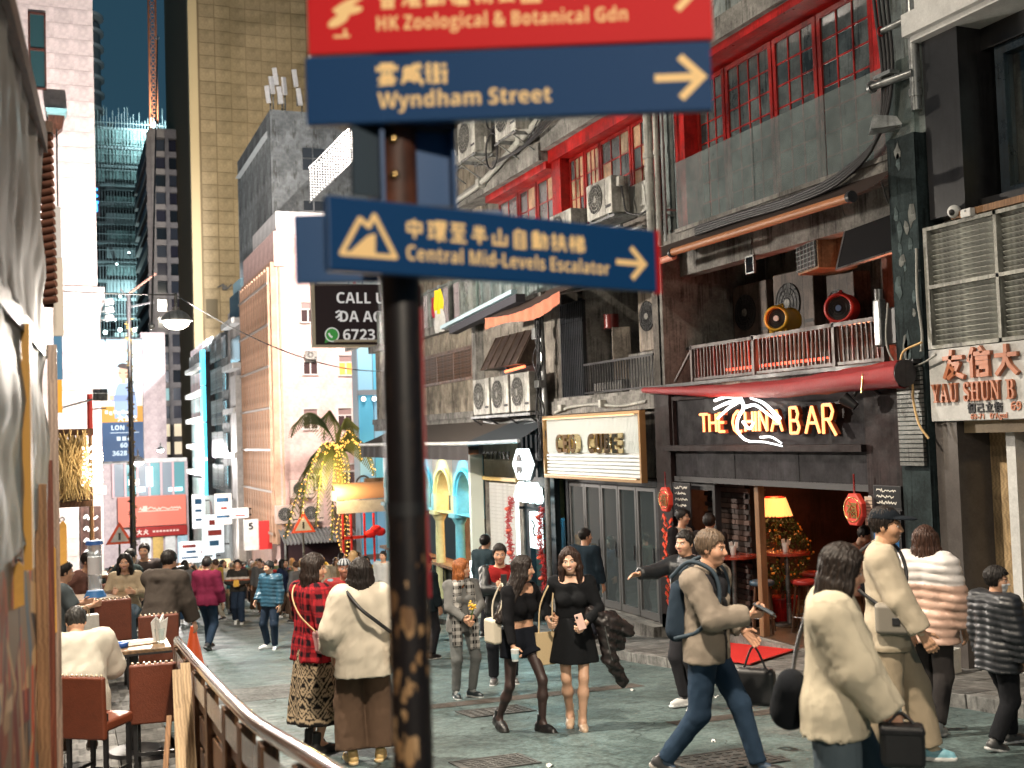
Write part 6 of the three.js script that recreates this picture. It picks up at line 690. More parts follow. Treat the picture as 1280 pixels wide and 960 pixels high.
const strap=(x,y,z,h,w,label)=>{const t=thing('yellow_tag',label,'strap',[x,y,z],0,'yellow straps');mesh('strap',poly([[-w/2,0],[w/2,h*0.08],[w/2,h*0.92],[w*0.1,h],[-w/2,h*0.9]],0.012,0.003),mat(0.62,0.33,0.07,0.55,{map:soft2}),t);mesh('ring',new THREE.TorusGeometry(w*0.3,0.004,6,14).translate(0,h+w*0.25,0.006),M.galv,t);};
strap(-0.06,0.68,-6.26,0.5,0.05,'wide yellow strap tied round the pale scuffed post');strap(-0.09,0.72,-5.75,0.3,0.03,'yellow strap hanging on the dark post beside the vinyl');strap(-0.145,1.1,-4.35,0.16,0.03,'yellow tag hanging on the vinyl screen');strap(0.0,1.02,-6.6,0.24,0.04,'brown yellow tag hanging beyond the pale post');
 // thatch bundle and wooden box further along
const th=thing('thatch_eave','straw thatch fringe glittering with tiny lights','thatch',[0.28,1.55,-19]);const straw=[];for(let k=0;k<520;k++)straw.push(bar([rr(-0.45,0.12),rr(-0.1,0.4),rr(-0.3,0.3)],[rr(-0.4,0.2),rr(-0.75,-0.3),rr(-0.3,0.4)],0.008,0.004,3));mesh('straw',straw,mat(0.38,0.27,0.12,0.9),th).userData.kind='stuff';mesh('tiny_lights',Array.from({length:110},()=>new THREE.OctahedronGeometry(0.017).translate(rr(0.02,0.32),rr(-0.5,0.12),rr(0.1,0.4))),glow(1,0.85,0.65,5),th).userData.kind='stuff';mesh('eave_beam',zb(-0.6,0.2,0.3,0.4,-0.3,0.1),M.woodDark,th);lamp([1,0.85,0.65],5,[0.6,1.35,-18.4],6);
const wb=thing('wooden_box','slatted wooden box under the thatch','box',[0.03,0.72,-19.2]);for(let k=0;k<4;k++)mesh('slat',zb(-0.35,0.42,k*0.11,k*0.11+0.095,-0.2,0.2),mat(0.13,0.07,0.04,0.6,{map:woodH}),wb);
 // furniture
const lea=mat(0.18,0.045,0.02,0.45,{map:soft2,bumpMap:bump2,bumpScale:0.004}),stud=mat(0.7,0.55,0.4,0.3,{metalness:0.8});
const chair=(x,s,turn,label)=>{const t=thing('bar_chair',label,'chair',[x,ty,-s],turn,'brown leather bar chairs');mesh('seat',rb(0.4,0.09,0.38,0.03,0,0.7,0),lea,t);const bk=mesh('backrest',rb(0.42,0.5,0.055,0.02,0,0.86,-0.19).rotateX(-0.03),lea,t);mesh('stud',Array.from({length:9},(_,k)=>new THREE.SphereGeometry(0.013,6,5).translate(-0.18+k*0.045,1.11,-0.22)),stud,bk);for(const[a,c]of[[-0.17,-0.16],[0.17,-0.16],[-0.17,0.15],[0.17,0.15]])mesh('leg',zb(a-0.016,a+0.016,0,c<0?0.8:0.66,c-0.016,c+0.016),M.black,t);mesh('foot_rail',[zb(-0.17,0.17,0.25,0.275,0.14,0.165),zb(-0.17,0.17,0.33,0.355,-0.17,-0.15)],M.black,t);mesh('side_rail',[zb(-0.18,-0.16,0.3,0.325,-0.15,0.15),zb(0.16,0.18,0.3,0.325,-0.15,0.15)],M.black,t);};
chair(0.26,9.9,2.5,'brown leather bar chair carrying the man in the white shirt');chair(0.74,10.2,3.0,'empty brown leather bar chair before the table with the napkin glass');chair(0.54,14.6,3.2,'brown leather bar chair beside the white paper bag');chair(0.95,13.0,3.15,'brown leather bar chair beside the man in the grey hoodie');chair(-0.4,15.6,0.4,'brown leather bar chair at the far table');chair(1.0-0.2,16.8,0.1,'brown leather bar chair behind the beer tower');
const tbl=(x,s,label)=>{const t=thing('high_table',label,'table',[x,ty,-s],0,'terrace tables');mesh('table_top',[rb(0.66,0.045,0.6,0.012,0,1.0,0)],mat(0.3,0.2,0.12,0.3,{map:woodH}),t);mesh('edge_band',[zb(-0.335,0.335,0.965,0.985,0.29,0.305)],M.black,t);mesh('column',cyl(0.045,0.045,0.98,0,0.49,0),M.black,t);mesh('foot_ring',new THREE.TorusGeometry(0.24,0.012,6,24).rotateX(1.5708).translate(0,0.34,0),M.black,t);mesh('base',cyl(0.26,0.24,0.03,0,0.015,0,24),M.black,t);};
tbl(0.62,11.5,'high terrace table with napkin glass and blue ashtray');tbl(0.45,15.5,'high terrace table carrying the beer tower');tbl(-0.35,11.2,'high terrace table of the man in the white shirt');tbl(0.3,18.2,'far high terrace table among the seated guests');
const ng=thing('napkin_glass','glass stuffed with white napkins on the terrace table','glass',[0.86,ty+1.024,-11.45]);mesh('glass',new THREE.LatheGeometry([[0.001,0],[0.04,0],[0.055,0.14],[0.05,0.14],[0.036,0.01]].map((q)=>new THREE.Vector2(...q)),16),new THREE.MeshPhysicalMaterial({color:lin(0.9,0.95,0.95),transmission:0.9,roughness:0.05,thickness:0}),ng);mesh('napkin',[poly([[-0.06,0.02],[0.05,0.02],[0.08,0.24],[0.02,0.2],[-0.03,0.26],[-0.08,0.2]],0.02),poly([[-0.05,0.02],[0.05,0.02],[0.05,0.27],[-0.02,0.2],[-0.07,0.24]],0.02).rotateY(0.9)],M.whitePaint,ng);
const at=thing('ashtray','blue plastic ashtray on the terrace table','ashtray',[0.5,ty+1.024,-11.4]);mesh('tray',new THREE.LatheGeometry([[0.001,0.01],[0.05,0.01],[0.06,0.045],[0.075,0.045],[0.07,0],[0.001,0]].map((q)=>new THREE.Vector2(...q)),18),mat(0.02,0.1,0.4,0.35),at);mesh('cigarette',bar([0.02,0.04,0],[0.09,0.055,0.03],0.004),M.whitePaint,at);
const mn=thing('menu_card','brown menu card lying on the terrace table','menu',[0.68,ty+1.024,-11.5],0.2);mesh('card',rb(0.3,0.008,0.2,0.003,0,0.004,0),M.woodPale,mn);mesh('spine',zb(-0.15,0.15,0.008,0.011,0.09,0.1),M.woodDark,mn);
const bt=thing('beer_tower','clear beer tower dispenser with a blue lid on the far table','dispenser',[0.38,ty+1.024,-15.4]);mesh('cylinder',cyl(0.085,0.085,0.56,0,0.38,0,20),new THREE.MeshPhysicalMaterial({color:lin(0.85,0.9,0.92),transmission:0.75,roughness:0.15,thickness:0}),bt);mesh('lid',cyl(0.11,0.1,0.05,0,0.69,0,20),mat(0.02,0.1,0.35,0.4),bt);mesh('foot',cyl(0.14,0.1,0.08,0,0.04,0,20),mat(0.04,0.16,0.4,0.4),bt);mesh('printed_band',cyl(0.087,0.087,0.22,0,0.4,0,20),mat(0.6,0.6,0.62,0.4),bt);
const pb=thing('paper_bag','white paper shopping bag standing by the bar chair','bag',[0.2,ty,-13.6],0.1);mesh('bag',[poly([[-0.17,0],[0.17,0],[0.16,0.5],[-0.16,0.5]],0.14,0.004).translate(0,0.55,-0.07)],mat(0.62,0.6,0.56,0.7,{map:soft2}),pb);mesh('stool_under',[zb(-0.16,0.16,0.5,0.55,-0.14,0.14),zb(-0.14,-0.11,0,0.5,-0.1,-0.07),zb(0.11,0.14,0,0.5,-0.1,-0.07),zb(-0.14,-0.11,0,0.5,0.07,0.1),zb(0.11,0.14,0,0.5,0.07,0.1)],M.woodDark,pb);mesh('lettering',textGeo('NORMAL',0.05,0.004).translate(0,0.82,0.078),M.charcoal,pb);mesh('handle',[tube([[-0.06,1.05,0.07],[-0.05,1.14,0.07],[0.05,1.14,0.07],[0.06,1.05,0.07]],0.006,14),tube([[-0.06,1.05,-0.07],[-0.05,1.14,-0.07],[0.05,1.14,-0.07],[0.06,1.05,-0.07]],0.006,14)],M.woodPale,pb);
const plank=(a,b,w,label,m)=>{const t=thing('loose_plank',label,'plank',[0,0,0],0,'loose planks');mesh('plank',beam(a,b,w,0.03),m,t);mesh('end_nail',new THREE.SphereGeometry(0.008,6,4).translate(b[0],b[1]-0.05,b[2]+0.02),M.iron,t);};
plank([0.63,-0.75,-6.85],[0.675,0.2,-7.6],0.06,'pale plank leaning against the railing, the outer one',M.woodPale);plank([0.71,-0.75,-6.95],[0.735,0.22,-7.7],0.06,'pale plank leaning against the railing, the inner one',M.woodPale);plank([0.5,-0.75,-7.0],[0.61,-0.05,-7.45],0.03,'thin brown batten leaning beside the pale planks',M.wood);
const rw=thing('red_stool_top','red brown slatted bench end below the railing','bench',[0.62,-0.72,-5.6]);for(let k=0;k<3;k++)mesh('slat',rb(0.07,0.03,0.5,0.006,-0.08+k*0.08,0.42,0),mat(0.24,0.06,0.045,0.5,{map:wood2}),rw);mesh('leg',[zb(-0.11,-0.07,0.1,0.4,-0.2,-0.16),zb(0.07,0.11,0.1,0.4,-0.2,-0.16),zb(-0.11,-0.07,0.1,0.4,0.16,0.2),zb(0.07,0.11,0.1,0.4,0.16,0.2)],M.woodDark,rw);
}
// ---------------------------------------------------------------- finger post in the foreground
{
const px=0.713,pz=-2.42,t=thing('finger_post','peeling black finger post with blue and red direction boards','sign post',[px,-0.1,pz]);
const texPeel=canvasTex(256,1024,(x,W,H)=>{x.fillStyle='#141012';x.fillRect(0,0,W,H);for(let k=0;k<900;k++){x.fillStyle=['#1c1616','#0d0b0d','#241c18'][k % 3];x.fillRect(rnd()*W,rnd()*H,2+rnd()*10,2+rnd()*26);}const spots=[];for(let k=0;k<130;k++)spots.push([rnd()*W,H*(0.32+rnd()*0.4),2+rnd()*5]);for(let k=0;k<34;k++)spots.push([rnd()*W,H*(0.34+rnd()*0.3),5+rnd()*9]);for(const[a,b,r]of spots){x.fillStyle=pick(['#9a7a56','#8a6a48','#a98a66','#6e5238']);for(let q=0;q<5;q++){x.beginPath();x.ellipse(a+(rnd()-0.5)*r,b+(rnd()-0.5)*r*1.6,r*(0.3+rnd()*0.5),r*(0.4+rnd()*0.8),rnd()*3,0,7);x.fill();}}});
const pole=keep(new THREE.CylinderGeometry(0.0445,0.0445,2.2,28,1).translate(0,1.1,0));mesh('pole',pole,new THREE.MeshStandardMaterial({map:texPeel,roughness:0.42}),t);
mesh('rusty_collar',[cyl(0.047,0.047,0.34,0,2.36,0,24)],mat(0.16,0.055,0.03,0.55,{map:grime2}),t);mesh('collar_bolt',[[2.42],[2.34]].map(([y])=>new THREE.SphereGeometry(0.011,10,8).translate(-0.018,y,0.045)),M.goldMetal,t);mesh('pole_top',[cyl(0.0445,0.0445,0.42,0,2.74,0,24)],M.black,t);
const blue='#04345f',gold='#e9c48a';const arrow=(x,cx,cy,s)=>{x.strokeStyle=gold;x.lineWidth=s*0.3;x.lineCap='butt';x.lineJoin='miter';x.beginPath();x.moveTo(cx-s*0.95,cy);x.lineTo(cx+s*0.6,cy);x.stroke();x.beginPath();x.moveTo(cx+s*0.02,cy-s*0.82);x.lineTo(cx+s*0.84,cy);x.lineTo(cx+s*0.02,cy+s*0.82);x.stroke();};  // lettering is white; the warm lamp tint is put into its colour
const fit=(x,str,x0,y,w,h)=>{x.font='bold '+h+'px sans-serif';const m=x.measureText(str).width;x.save();x.translate(x0,y);x.scale(w/m,1);x.fillText(str,0,0);x.restore();};
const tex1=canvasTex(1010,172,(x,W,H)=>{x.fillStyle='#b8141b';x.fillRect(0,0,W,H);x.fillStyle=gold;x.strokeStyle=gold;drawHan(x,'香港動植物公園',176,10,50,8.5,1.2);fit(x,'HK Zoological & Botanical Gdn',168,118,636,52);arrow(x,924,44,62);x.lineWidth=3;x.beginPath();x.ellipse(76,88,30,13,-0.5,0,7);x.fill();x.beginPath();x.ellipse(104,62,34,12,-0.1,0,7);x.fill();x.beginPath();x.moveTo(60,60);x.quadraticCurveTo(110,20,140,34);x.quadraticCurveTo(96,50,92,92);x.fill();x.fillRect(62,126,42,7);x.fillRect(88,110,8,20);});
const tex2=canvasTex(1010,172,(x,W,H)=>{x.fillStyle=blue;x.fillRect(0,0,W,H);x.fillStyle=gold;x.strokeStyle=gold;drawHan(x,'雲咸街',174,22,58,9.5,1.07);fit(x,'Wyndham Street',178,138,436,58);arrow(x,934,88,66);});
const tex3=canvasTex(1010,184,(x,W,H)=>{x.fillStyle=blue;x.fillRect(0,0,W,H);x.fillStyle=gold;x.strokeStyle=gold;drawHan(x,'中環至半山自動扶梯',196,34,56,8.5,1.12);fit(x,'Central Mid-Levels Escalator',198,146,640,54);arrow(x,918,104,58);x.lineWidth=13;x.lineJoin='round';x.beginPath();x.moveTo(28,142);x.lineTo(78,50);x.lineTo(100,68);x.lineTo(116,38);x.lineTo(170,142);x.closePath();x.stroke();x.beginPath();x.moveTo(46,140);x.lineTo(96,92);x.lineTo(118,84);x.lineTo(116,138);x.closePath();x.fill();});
 // boards: own position, turn and slight tilt, with thickness and returned edges
function boardPart(name,w,h,d,tex,edge,pos,turn,tilt){const m=mesh(name,[rb(w,h,d,0.004)],edge,t);m.position.set(pos[0]-px,pos[1]+0.1,pos[2]-pz);m.rotation.set(0,turn,tilt);printed('print',w-0.006,h-0.006,d,tex,m,{rough:0.62});return m;}
const bm=mat(0.006,0.05,0.15,0.4),rm=mat(0.5,0.012,0.016,0.4);
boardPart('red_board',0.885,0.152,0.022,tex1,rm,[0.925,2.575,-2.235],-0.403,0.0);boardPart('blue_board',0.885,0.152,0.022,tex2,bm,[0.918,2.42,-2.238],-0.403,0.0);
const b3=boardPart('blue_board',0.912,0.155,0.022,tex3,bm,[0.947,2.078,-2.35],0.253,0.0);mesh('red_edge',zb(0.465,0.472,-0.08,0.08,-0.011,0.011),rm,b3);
const back=mesh('rear_board',[rb(0.5,0.165,0.02,0.004)],bm,t);back.position.set(0.05,2.215,-0.16);back.rotation.set(0,-0.35,0);
 // clamp plates between the boards
mesh('clamp_plate',[zb(-0.125,-0.03,2.29,2.46,0.01,0.018)],mat(0.03,0.045,0.06,0.45),t).rotation.y=0.3;mesh('clamp_plate',[zb(0.035,0.125,2.28,2.46,0.012,0.02)],bm,t);mesh('clamp_plate',[zb(0.118,0.126,2.27,2.47,-0.06,0.05)],bm,t);mesh('clamp_plate',[zb(-0.052,-0.044,2.27,2.47,-0.05,0.06)],bm,t);mesh('clamp_bar',zb(-0.13,0.13,2.45,2.47,-0.02,0.05),M.charcoal,t);mesh('clamp_bar',zb(-0.09,0.12,2.255,2.275,-0.03,0.05),M.charcoal,t);
const dr=thing('glint_strip','thin red strip painting a red glint on the edge of the finger post','cable',[px,0,pz]);mesh('cable',tube([[0.046,1.3,0.01],[0.047,1.7,0.0],[0.046,2.0,0.01]],0.0035,20,6),mat(0.35,0.02,0.03,0.4),dr);mesh('tape',cyl(0.046,0.046,0.03,0,1.5,0,20),M.black,dr);  // thin red tube drawn as the red glint along the pole edge
}
// ---------------------------------------------------------------- people: joints -> smooth distance field -> surface net
const vadd=(a,b)=>[a[0]+b[0],a[1]+b[1],a[2]+b[2]],vsub=(a,b)=>[a[0]-b[0],a[1]-b[1],a[2]-b[2]],vmul=(a,k)=>[a[0]*k,a[1]*k,a[2]*k],vdot=(a,b)=>a[0]*b[0]+a[1]*b[1]+a[2]*b[2],vlen=(a)=>Math.hypot(...a),vnorm=(a)=>vmul(a,1/(vlen(a)||1)),vcross=(a,b)=>[a[1]*b[2]-a[2]*b[1],a[2]*b[0]-a[0]*b[2],a[0]*b[1]-a[1]*b[0]],vlerp=(a,b,t)=>[a[0]+(b[0]-a[0])*t,a[1]+(b[1]-a[1])*t,a[2]+(b[2]-a[2])*t];
function S(a,b,ra,rb,tag_){ // tapered capsule
const bx_=b[0]-a[0],by=b[1]-a[1],bz=b[2]-a[2],L2=bx_*bx_+by*by+bz*bz||1e-9;
const f=(x,y,z)=>{const px=x-a[0],py=y-a[1],pz=z-a[2];let t=(px*bx_+py*by+pz*bz)/L2;t=t<0?0:t>1?1:t;const dx=px-bx_*t,dy=py-by*t,dz=pz-bz*t;return Math.sqrt(dx*dx+dy*dy+dz*dz)-(ra+(rb-ra)*t);};
f.tag=tag_;const r=Math.max(ra,rb);f.lo=[Math.min(a[0],b[0])-r,Math.min(a[1],b[1])-r,Math.min(a[2],b[2])-r];f.hi=[Math.max(a[0],b[0])+r,Math.max(a[1],b[1])+r,Math.max(a[2],b[2])+r];return f;
}
function E(c,r,rot,tag_){ // ellipsoid, optional 3x3 rotation (columns = axes)
const f=(x,y,z)=>{let a=x-c[0],b=y-c[1],d=z-c[2];if(rot){const q=[a,b,d];a=vdot(q,rot[0]);b=vdot(q,rot[1]);d=vdot(q,rot[2]);}const k0=Math.hypot(a/r[0],b/r[1],d/r[2]),k1=Math.hypot(a/(r[0]*r[0]),b/(r[1]*r[1]),d/(r[2]*r[2]));return k0<1e-6?-Math.min(...r):k0*(k0-1)/k1;};
f.tag=tag_;const m=Math.max(...r);f.lo=vadd(c,[-m,-m,-m]);f.hi=vadd(c,[m,m,m]);return f;
}
const smin=(a,b,k)=>{const h=Math.max(k-Math.abs(a-b),0)/k;return Math.min(a,b)-h*h*k*0.25;};
function U(list,k=0.03){const f=(x,y,z)=>{let d=list[0](x,y,z);for(let i=1;i<list.length;i++)d=smin(d,list[i](x,y,z),k);return d;};f.list=list;f.lo=[9,9,9];f.hi=[-9,-9,-9];for(const l of list)for(let i=0;i<3;i++){f.lo[i]=Math.min(f.lo[i],l.lo[i]);f.hi[i]=Math.max(f.hi[i],l.hi[i]);}return f;}
function wrap(f,g){g.lo=f.lo;g.hi=f.hi;g.list=f.list;return g;}
const cut=(f,p,n)=>wrap(f,(x,y,z)=>Math.max(f(x,y,z),(x-p[0])*n[0]+(y-p[1])*n[1]+(z-p[2])*n[2]));
const rough=(f,amp,fr,sd=0,stretch=0.6)=>wrap(f,(x,y,z)=>{const d=f(x,y,z);return d>0.06||d<-0.06?d:d+amp*0.32*noise3(x*fr*1.4,y*fr*0.4*stretch+sd,z*fr*1.4)+amp*0.26*(1-2*Math.abs(noise3(x*fr*0.9+y*5+7,y*fr*0.9+x*4+sd,z*fr*0.9)));});
function nets(f,h,color){
const lo=f.lo.map((v)=>v-2.5*h),hi=f.hi.map((v)=>v+2.5*h),n=[0,1,2].map((i)=>Math.ceil((hi[i]-lo[i])/h)+2),[nx,ny,nz]=n,val=new Float32Array(nx*ny*nz),B=4,R=B*h*0.87*1.35+0.02;
for(let k=0;k<nz;k+=B)for(let j=0;j<ny;j+=B)for(let i=0;i<nx;i+=B){
const d=f(lo[0]+(i+1.5)*h,lo[1]+(j+1.5)*h,lo[2]+(k+1.5)*h),far=Math.abs(d)>R;
for(let c=k;c<Math.min(nz,k+B);c++)for(let b=j;b<Math.min(ny,j+B);b++)for(let a=i;a<Math.min(nx,i+B);a++)val[(c*ny+b)*nx+a]=far?d:f(lo[0]+a*h,lo[1]+b*h,lo[2]+c*h);
}
const vid=new Int32Array(nx*ny*nz).fill(-1),pos=[],idx=[];
const at=(i,j,k)=>(k*ny+j)*nx+i,ED=[[0,1],[0,2],[0,4],[1,3],[1,5],[2,3],[2,6],[3,7],[4,5],[4,6],[5,7],[6,7]];
const v8=new Float32Array(8);
for(let k=0;k<nz-1;k++)for(let j=0;j<ny-1;j++)for(let i=0;i<nx-1;i++){
let m=0;for(let c=0;c<8;c++){v8[c]=val[at(i+(c&1),j+((c>>1)&1),k+(c>>2))];if(v8[c]<0)m|=1<<c;}
if(m===0||m===255)continue;
let x=0,y=0,z=0,q=0;for(const[a,b]of ED){if(((m>>a)&1)===((m>>b)&1))continue;const t=v8[a]/(v8[a]-v8[b]);x+=(a&1)+((b&1)-(a&1))*t;y+=((a>>1)&1)+(((b>>1)&1)-((a>>1)&1))*t;z+=(a>>2)+((b>>2)-(a>>2))*t;q++;}
vid[at(i,j,k)]=pos.length/3;pos.push(lo[0]+(i+x/q)*h,lo[1]+(j+y/q)*h,lo[2]+(k+z/q)*h);
}
for(let k=1;k<nz-1;k++)for(let j=1;j<ny-1;j++)for(let i=1;i<nx-1;i++){
const s0=val[at(i,j,k)]<0;
if(s0!==val[at(i+1,j,k)]<0){const a=vid[at(i,j-1,k-1)],b=vid[at(i,j,k-1)],c=vid[at(i,j,k)],d=vid[at(i,j-1,k)];s0?idx.push(a,b,c,a,c,d):idx.push(a,c,b,a,d,c);}
if(s0!==val[at(i,j+1,k)]<0){const a=vid[at(i-1,j,k-1)],b=vid[at(i,j,k-1)],c=vid[at(i,j,k)],d=vid[at(i-1,j,k)];s0?idx.push(a,c,b,a,d,c):idx.push(a,b,c,a,c,d);}
if(s0!==val[at(i,j,k+1)]<0){const a=vid[at(i-1,j-1,k)],b=vid[at(i,j-1,k)],c=vid[at(i,j,k)],d=vid[at(i-1,j,k)];s0?idx.push(a,b,c,a,c,d):idx.push(a,c,b,a,d,c);}
}
const g=new THREE.BufferGeometry();g.setAttribute('position',new THREE.Float32BufferAttribute(pos,3));
if(color){const col=new Float32Array(pos.length);for(let i=0;i<pos.length;i+=3){const c=color(pos[i],pos[i+1],pos[i+2]);col[i]=c[0];col[i+1]=c[1];col[i+2]=c[2];}g.setAttribute('color',new THREE.BufferAttribute(col,3));}
g.setIndex(idx);g.computeVertexNormals();metreUV(g);return g;
}
function rotM(yaw,pitch,roll){const m=new THREE.Matrix4().makeRotationFromEuler(new THREE.Euler(pitch,yaw,roll,'YXZ')).elements;return[[m[0],m[1],m[2]],[m[4],m[5],m[6]],[m[8],m[9],m[10]]];} // rows = images of x,y,z axes
const rap=(R,v)=>[R[0][0]*v[0]+R[1][0]*v[1]+R[2][0]*v[2],R[0][1]*v[0]+R[1][1]*v[1]+R[2][1]*v[2],R[0][2]*v[0]+R[1][2]*v[1]+R[2][2]*v[2]];
function ik(a,c,l1,l2,pole){let d=vsub(c,a),L=vlen(d);const m=(l1+l2)*0.995;if(L>m){c=vadd(a,vmul(d,m/L));d=vsub(c,a);L=m;}const u=vmul(d,1/L),x=(l1*l1-l2*l2+L*L)/(2*L),h=Math.sqrt(Math.max(0,l1*l1-x*x));let p=vsub(pole,vmul(u,vdot(pole,u)));p=vnorm(p);return[vadd(a,vadd(vmul(u,x),vmul(p,h))),c];}
const fabricMat=new THREE.MeshPhysicalMaterial({vertexColors:true,roughness:0.92,specularIntensity:0.25,map:rep(texCloth,30),bumpMap:rep(texBump,9),bumpScale:0.004});
const leatherMat=new THREE.MeshStandardMaterial({vertexColors:true,roughness:0.34,bumpMap:rep(texBump,6),bumpScale:0.002});
const puffMat=new THREE.MeshStandardMaterial({vertexColors:true,roughness:0.42});
const skinMat=new THREE.MeshPhysicalMaterial({vertexColors:true,roughness:0.5,sheen:0.15,sheenRoughness:0.6});
const hairMat=new THREE.MeshPhysicalMaterial({vertexColors:true,roughness:0.55,specularIntensity:0.6});
const shoeMat=new THREE.MeshStandardMaterial({vertexColors:true,roughness:0.45});
const SKIN=[0.5,0.28,0.18];
const Q={near:[0.0135,0.0045,0.0042,0.009],mid:[0.018,0.0065,0.007,0.012],far:[0.027,0.013,0.011,0.02]};
function bodyPart(name,g,m,parent){const o=new THREE.Mesh(g,m);o.name=name;o.castShadow=o.receiveShadow=true;parent.add(o);return o;}

function person(o){
const q=Q[o.q||'near'],sc=(o.H||1.7)/1.7,fem=o.fem?1:0,skin=o.skin||SKIN;
const t=thing('person',o.label,'person',[o.at[0],o.at[1],o.at[2]],o.turn||0,o.group);t.scale.setScalar(sc);
 // --- joints
const hy=o.hipY??0.93,hip=[o.hx||0,hy,o.hz||0],RP=rotM(o.ptwist||0,o.ppitch||0,o.proll||0),RC=rotM((o.ptwist||0)+(o.twist||0),(o.lean||0)+(o.ppitch||0),(o.side||0)+(o.proll||0));
const waist=vadd(hip,rap(RP,[0,0.1,0])),Pv=(x,y,z)=>vadd(hip,rap(RP,[x,y-0.93,z])),C=(x,y,z)=>vadd(waist,rap(RC,[x,y-1.03,z]));
const sw=fem?0.155:0.182,hw=fem?0.092:0.088,shL=C(sw,1.385,-0.012),shR=C(-sw,1.385,-0.012);
const hL=Pv(hw,0.9,0),hR=Pv(-hw,0.9,0);
const foot=(f,d)=>{const[x,z,yaw=0,lift=0,pitch=0]=f||d;return{p:[x,0.085+lift,z],R:rotM(yaw,pitch,0),yaw};};
const fL=foot(o.fL,[0.1,0,0.15]),fR=foot(o.fR,[-0.1,0,-0.15]);
const kp=(f)=>[Math.sin(f.yaw)*1+0.0,0.1,Math.cos(f.yaw)];
const[kL,aL]=ik(hL,fL.p,0.42,0.415,o.kL||kp(fL)),[kR,aR]=ik(hR,fR.p,0.42,0.415,o.kR||kp(fR));fL.p=aL;fR.p=aR;
const defW=(s)=>[s*0.27,0.86,0.06];
const wl=o.aL?o.aL:defW(1),wr=o.aR?o.aR:defW(-1);
const[eL,wL]=ik(shL,wl,0.275,0.245,o.pL||[0.5,-0.4,-0.8]),[eR,wR]=ik(shR,wr,0.275,0.245,o.pR||[-0.5,-0.4,-0.8]);
const nb=C(0,1.4,-0.015),nt=C(0,1.492,0.008),hd=o.head||[0,0,0],RH=rotM((o.ptwist||0)+(o.twist||0)*0.8+hd[0],(o.lean||0)*(o.headFollow??0.3)+hd[1],hd[2]||0),hc=vadd(nt,rap(RH,[0,0.1,0.014])),Hd=(x,y,z)=>vadd(hc,rap(RH,[x,y,z]));
const k=fem?0.9:1;
 // --- body field
const torso=(g=0)=>[S(C(0.075,1.33,0.0),C(0.066,1.1,0.005),0.098*k+g,0.088*k+g),S(C(-0.075,1.33,0.0),C(-0.066,1.1,0.005),0.098*k+g,0.088*k+g),S(C(0.062,1.1,0.005),Pv(0.072,0.93,0),0.088*k+g,0.103+g),S(C(-0.062,1.1,0.005),Pv(-0.072,0.93,0),0.088*k+g,0.103+g),S(shL,shR,0.062+g,0.062+g),...(fem?[E(C(0.075,1.23,0.085),[0.062+g,0.06+g,0.05+g]),E(C(-0.075,1.23,0.085),[0.062+g,0.06+g,0.05+g])]:[])];
const arm=(s,e,w,g=0)=>[S(s,e,0.052*k+g,0.041*k+g,'arm'),S(e,w,0.041*k+g,0.028*k+g,'arm')];
const leg=(h,kk,a,g=0)=>[S(h,kk,0.08+g,0.046+g,'leg'),S(kk,vlerp(kk,a,0.35),0.043+g,0.05+g,'leg'),S(vlerp(kk,a,0.35),a,0.05+g,0.031+g,'leg')];
const neck=[S(nb,nt,0.056*k,0.05*k),S(nt,Hd(0,-0.02,-0.015),0.05*k,0.052*k)];
const bodyF=U([...torso(-0.004),...neck,...arm(shL,eL,wL),...arm(shR,eR,wR),...leg(hL,kL,aL),...leg(hR,kR,aR),...[[aL,fL],[aR,fR]].map(([a,f])=>S(a,vadd(a,rap(f.R,[0,-0.045,0.12])),0.034,0.026,'leg'))],0.035);
const legCol=o.legs||(o.bottom&&!o.bottom.kind&&Array.isArray(o.bottom.c)&&o.bottom.c[0]<1?o.bottom.c:null),bcol=(x,y,z)=>{if(!legCol)return skin;let b=9,tg='';for(const l of bodyF.list){const d=l(x,y,z);if(d<b){b=d;tg=l.tag;}}return tg==='leg'||y<hy?legCol:skin;};
 // --- head
const jaw=fem?0.94:1.0;const headF=(()=>{const base=U([E(Hd(0,0.035,-0.012),[0.073,0.089,0.092],RH),E(Hd(0,-0.03,0.02),[0.061*jaw,0.082,0.068],RH),E(Hd(0,-0.085,0.05),[0.03*jaw,0.026,0.03],RH),E(Hd(0.036,-0.025,0.05),[0.03,0.028,0.03],RH),E(Hd(-0.036,-0.025,0.05),[0.03,0.028,0.03],RH),S(nt,Hd(0,-0.03,-0.02),0.05*k,0.05*k)],0.03);
const nose=U([S(Hd(0,0.012,0.084),Hd(0,-0.026,0.104),0.007,0.0105),S(Hd(0.011,-0.03,0.092),Hd(-0.011,-0.03,0.092),0.0085,0.0085)],0.012),lips=U([E(Hd(0,-0.056,0.084),[0.023,0.006,0.011],RH),E(Hd(0,-0.066,0.082),[0.02,0.007,0.011],RH)],0.004),ears=U([E(Hd(0.073,-0.004,-0.012),[0.01,0.03,0.018],RH),E(Hd(-0.073,-0.004,-0.012),[0.01,0.03,0.018],RH)],0.005),sock=[E(Hd(0.031,0.006,0.094),[0.02,0.012,0.014],RH),E(Hd(-0.031,0.006,0.094),[0.02,0.012,0.014],RH)],eyes=[E(Hd(0.031,0.004,0.074),[0.0145,0.012,0.0125],RH),E(Hd(-0.031,0.004,0.074),[0.0145,0.012,0.0125],RH)],brow=[S(Hd(0.015,0.026,0.085),Hd(0.045,0.028,0.074),0.006,0.005),S(Hd(-0.015,0.026,0.085),Hd(-0.045,0.028,0.074),0.006,0.005)];
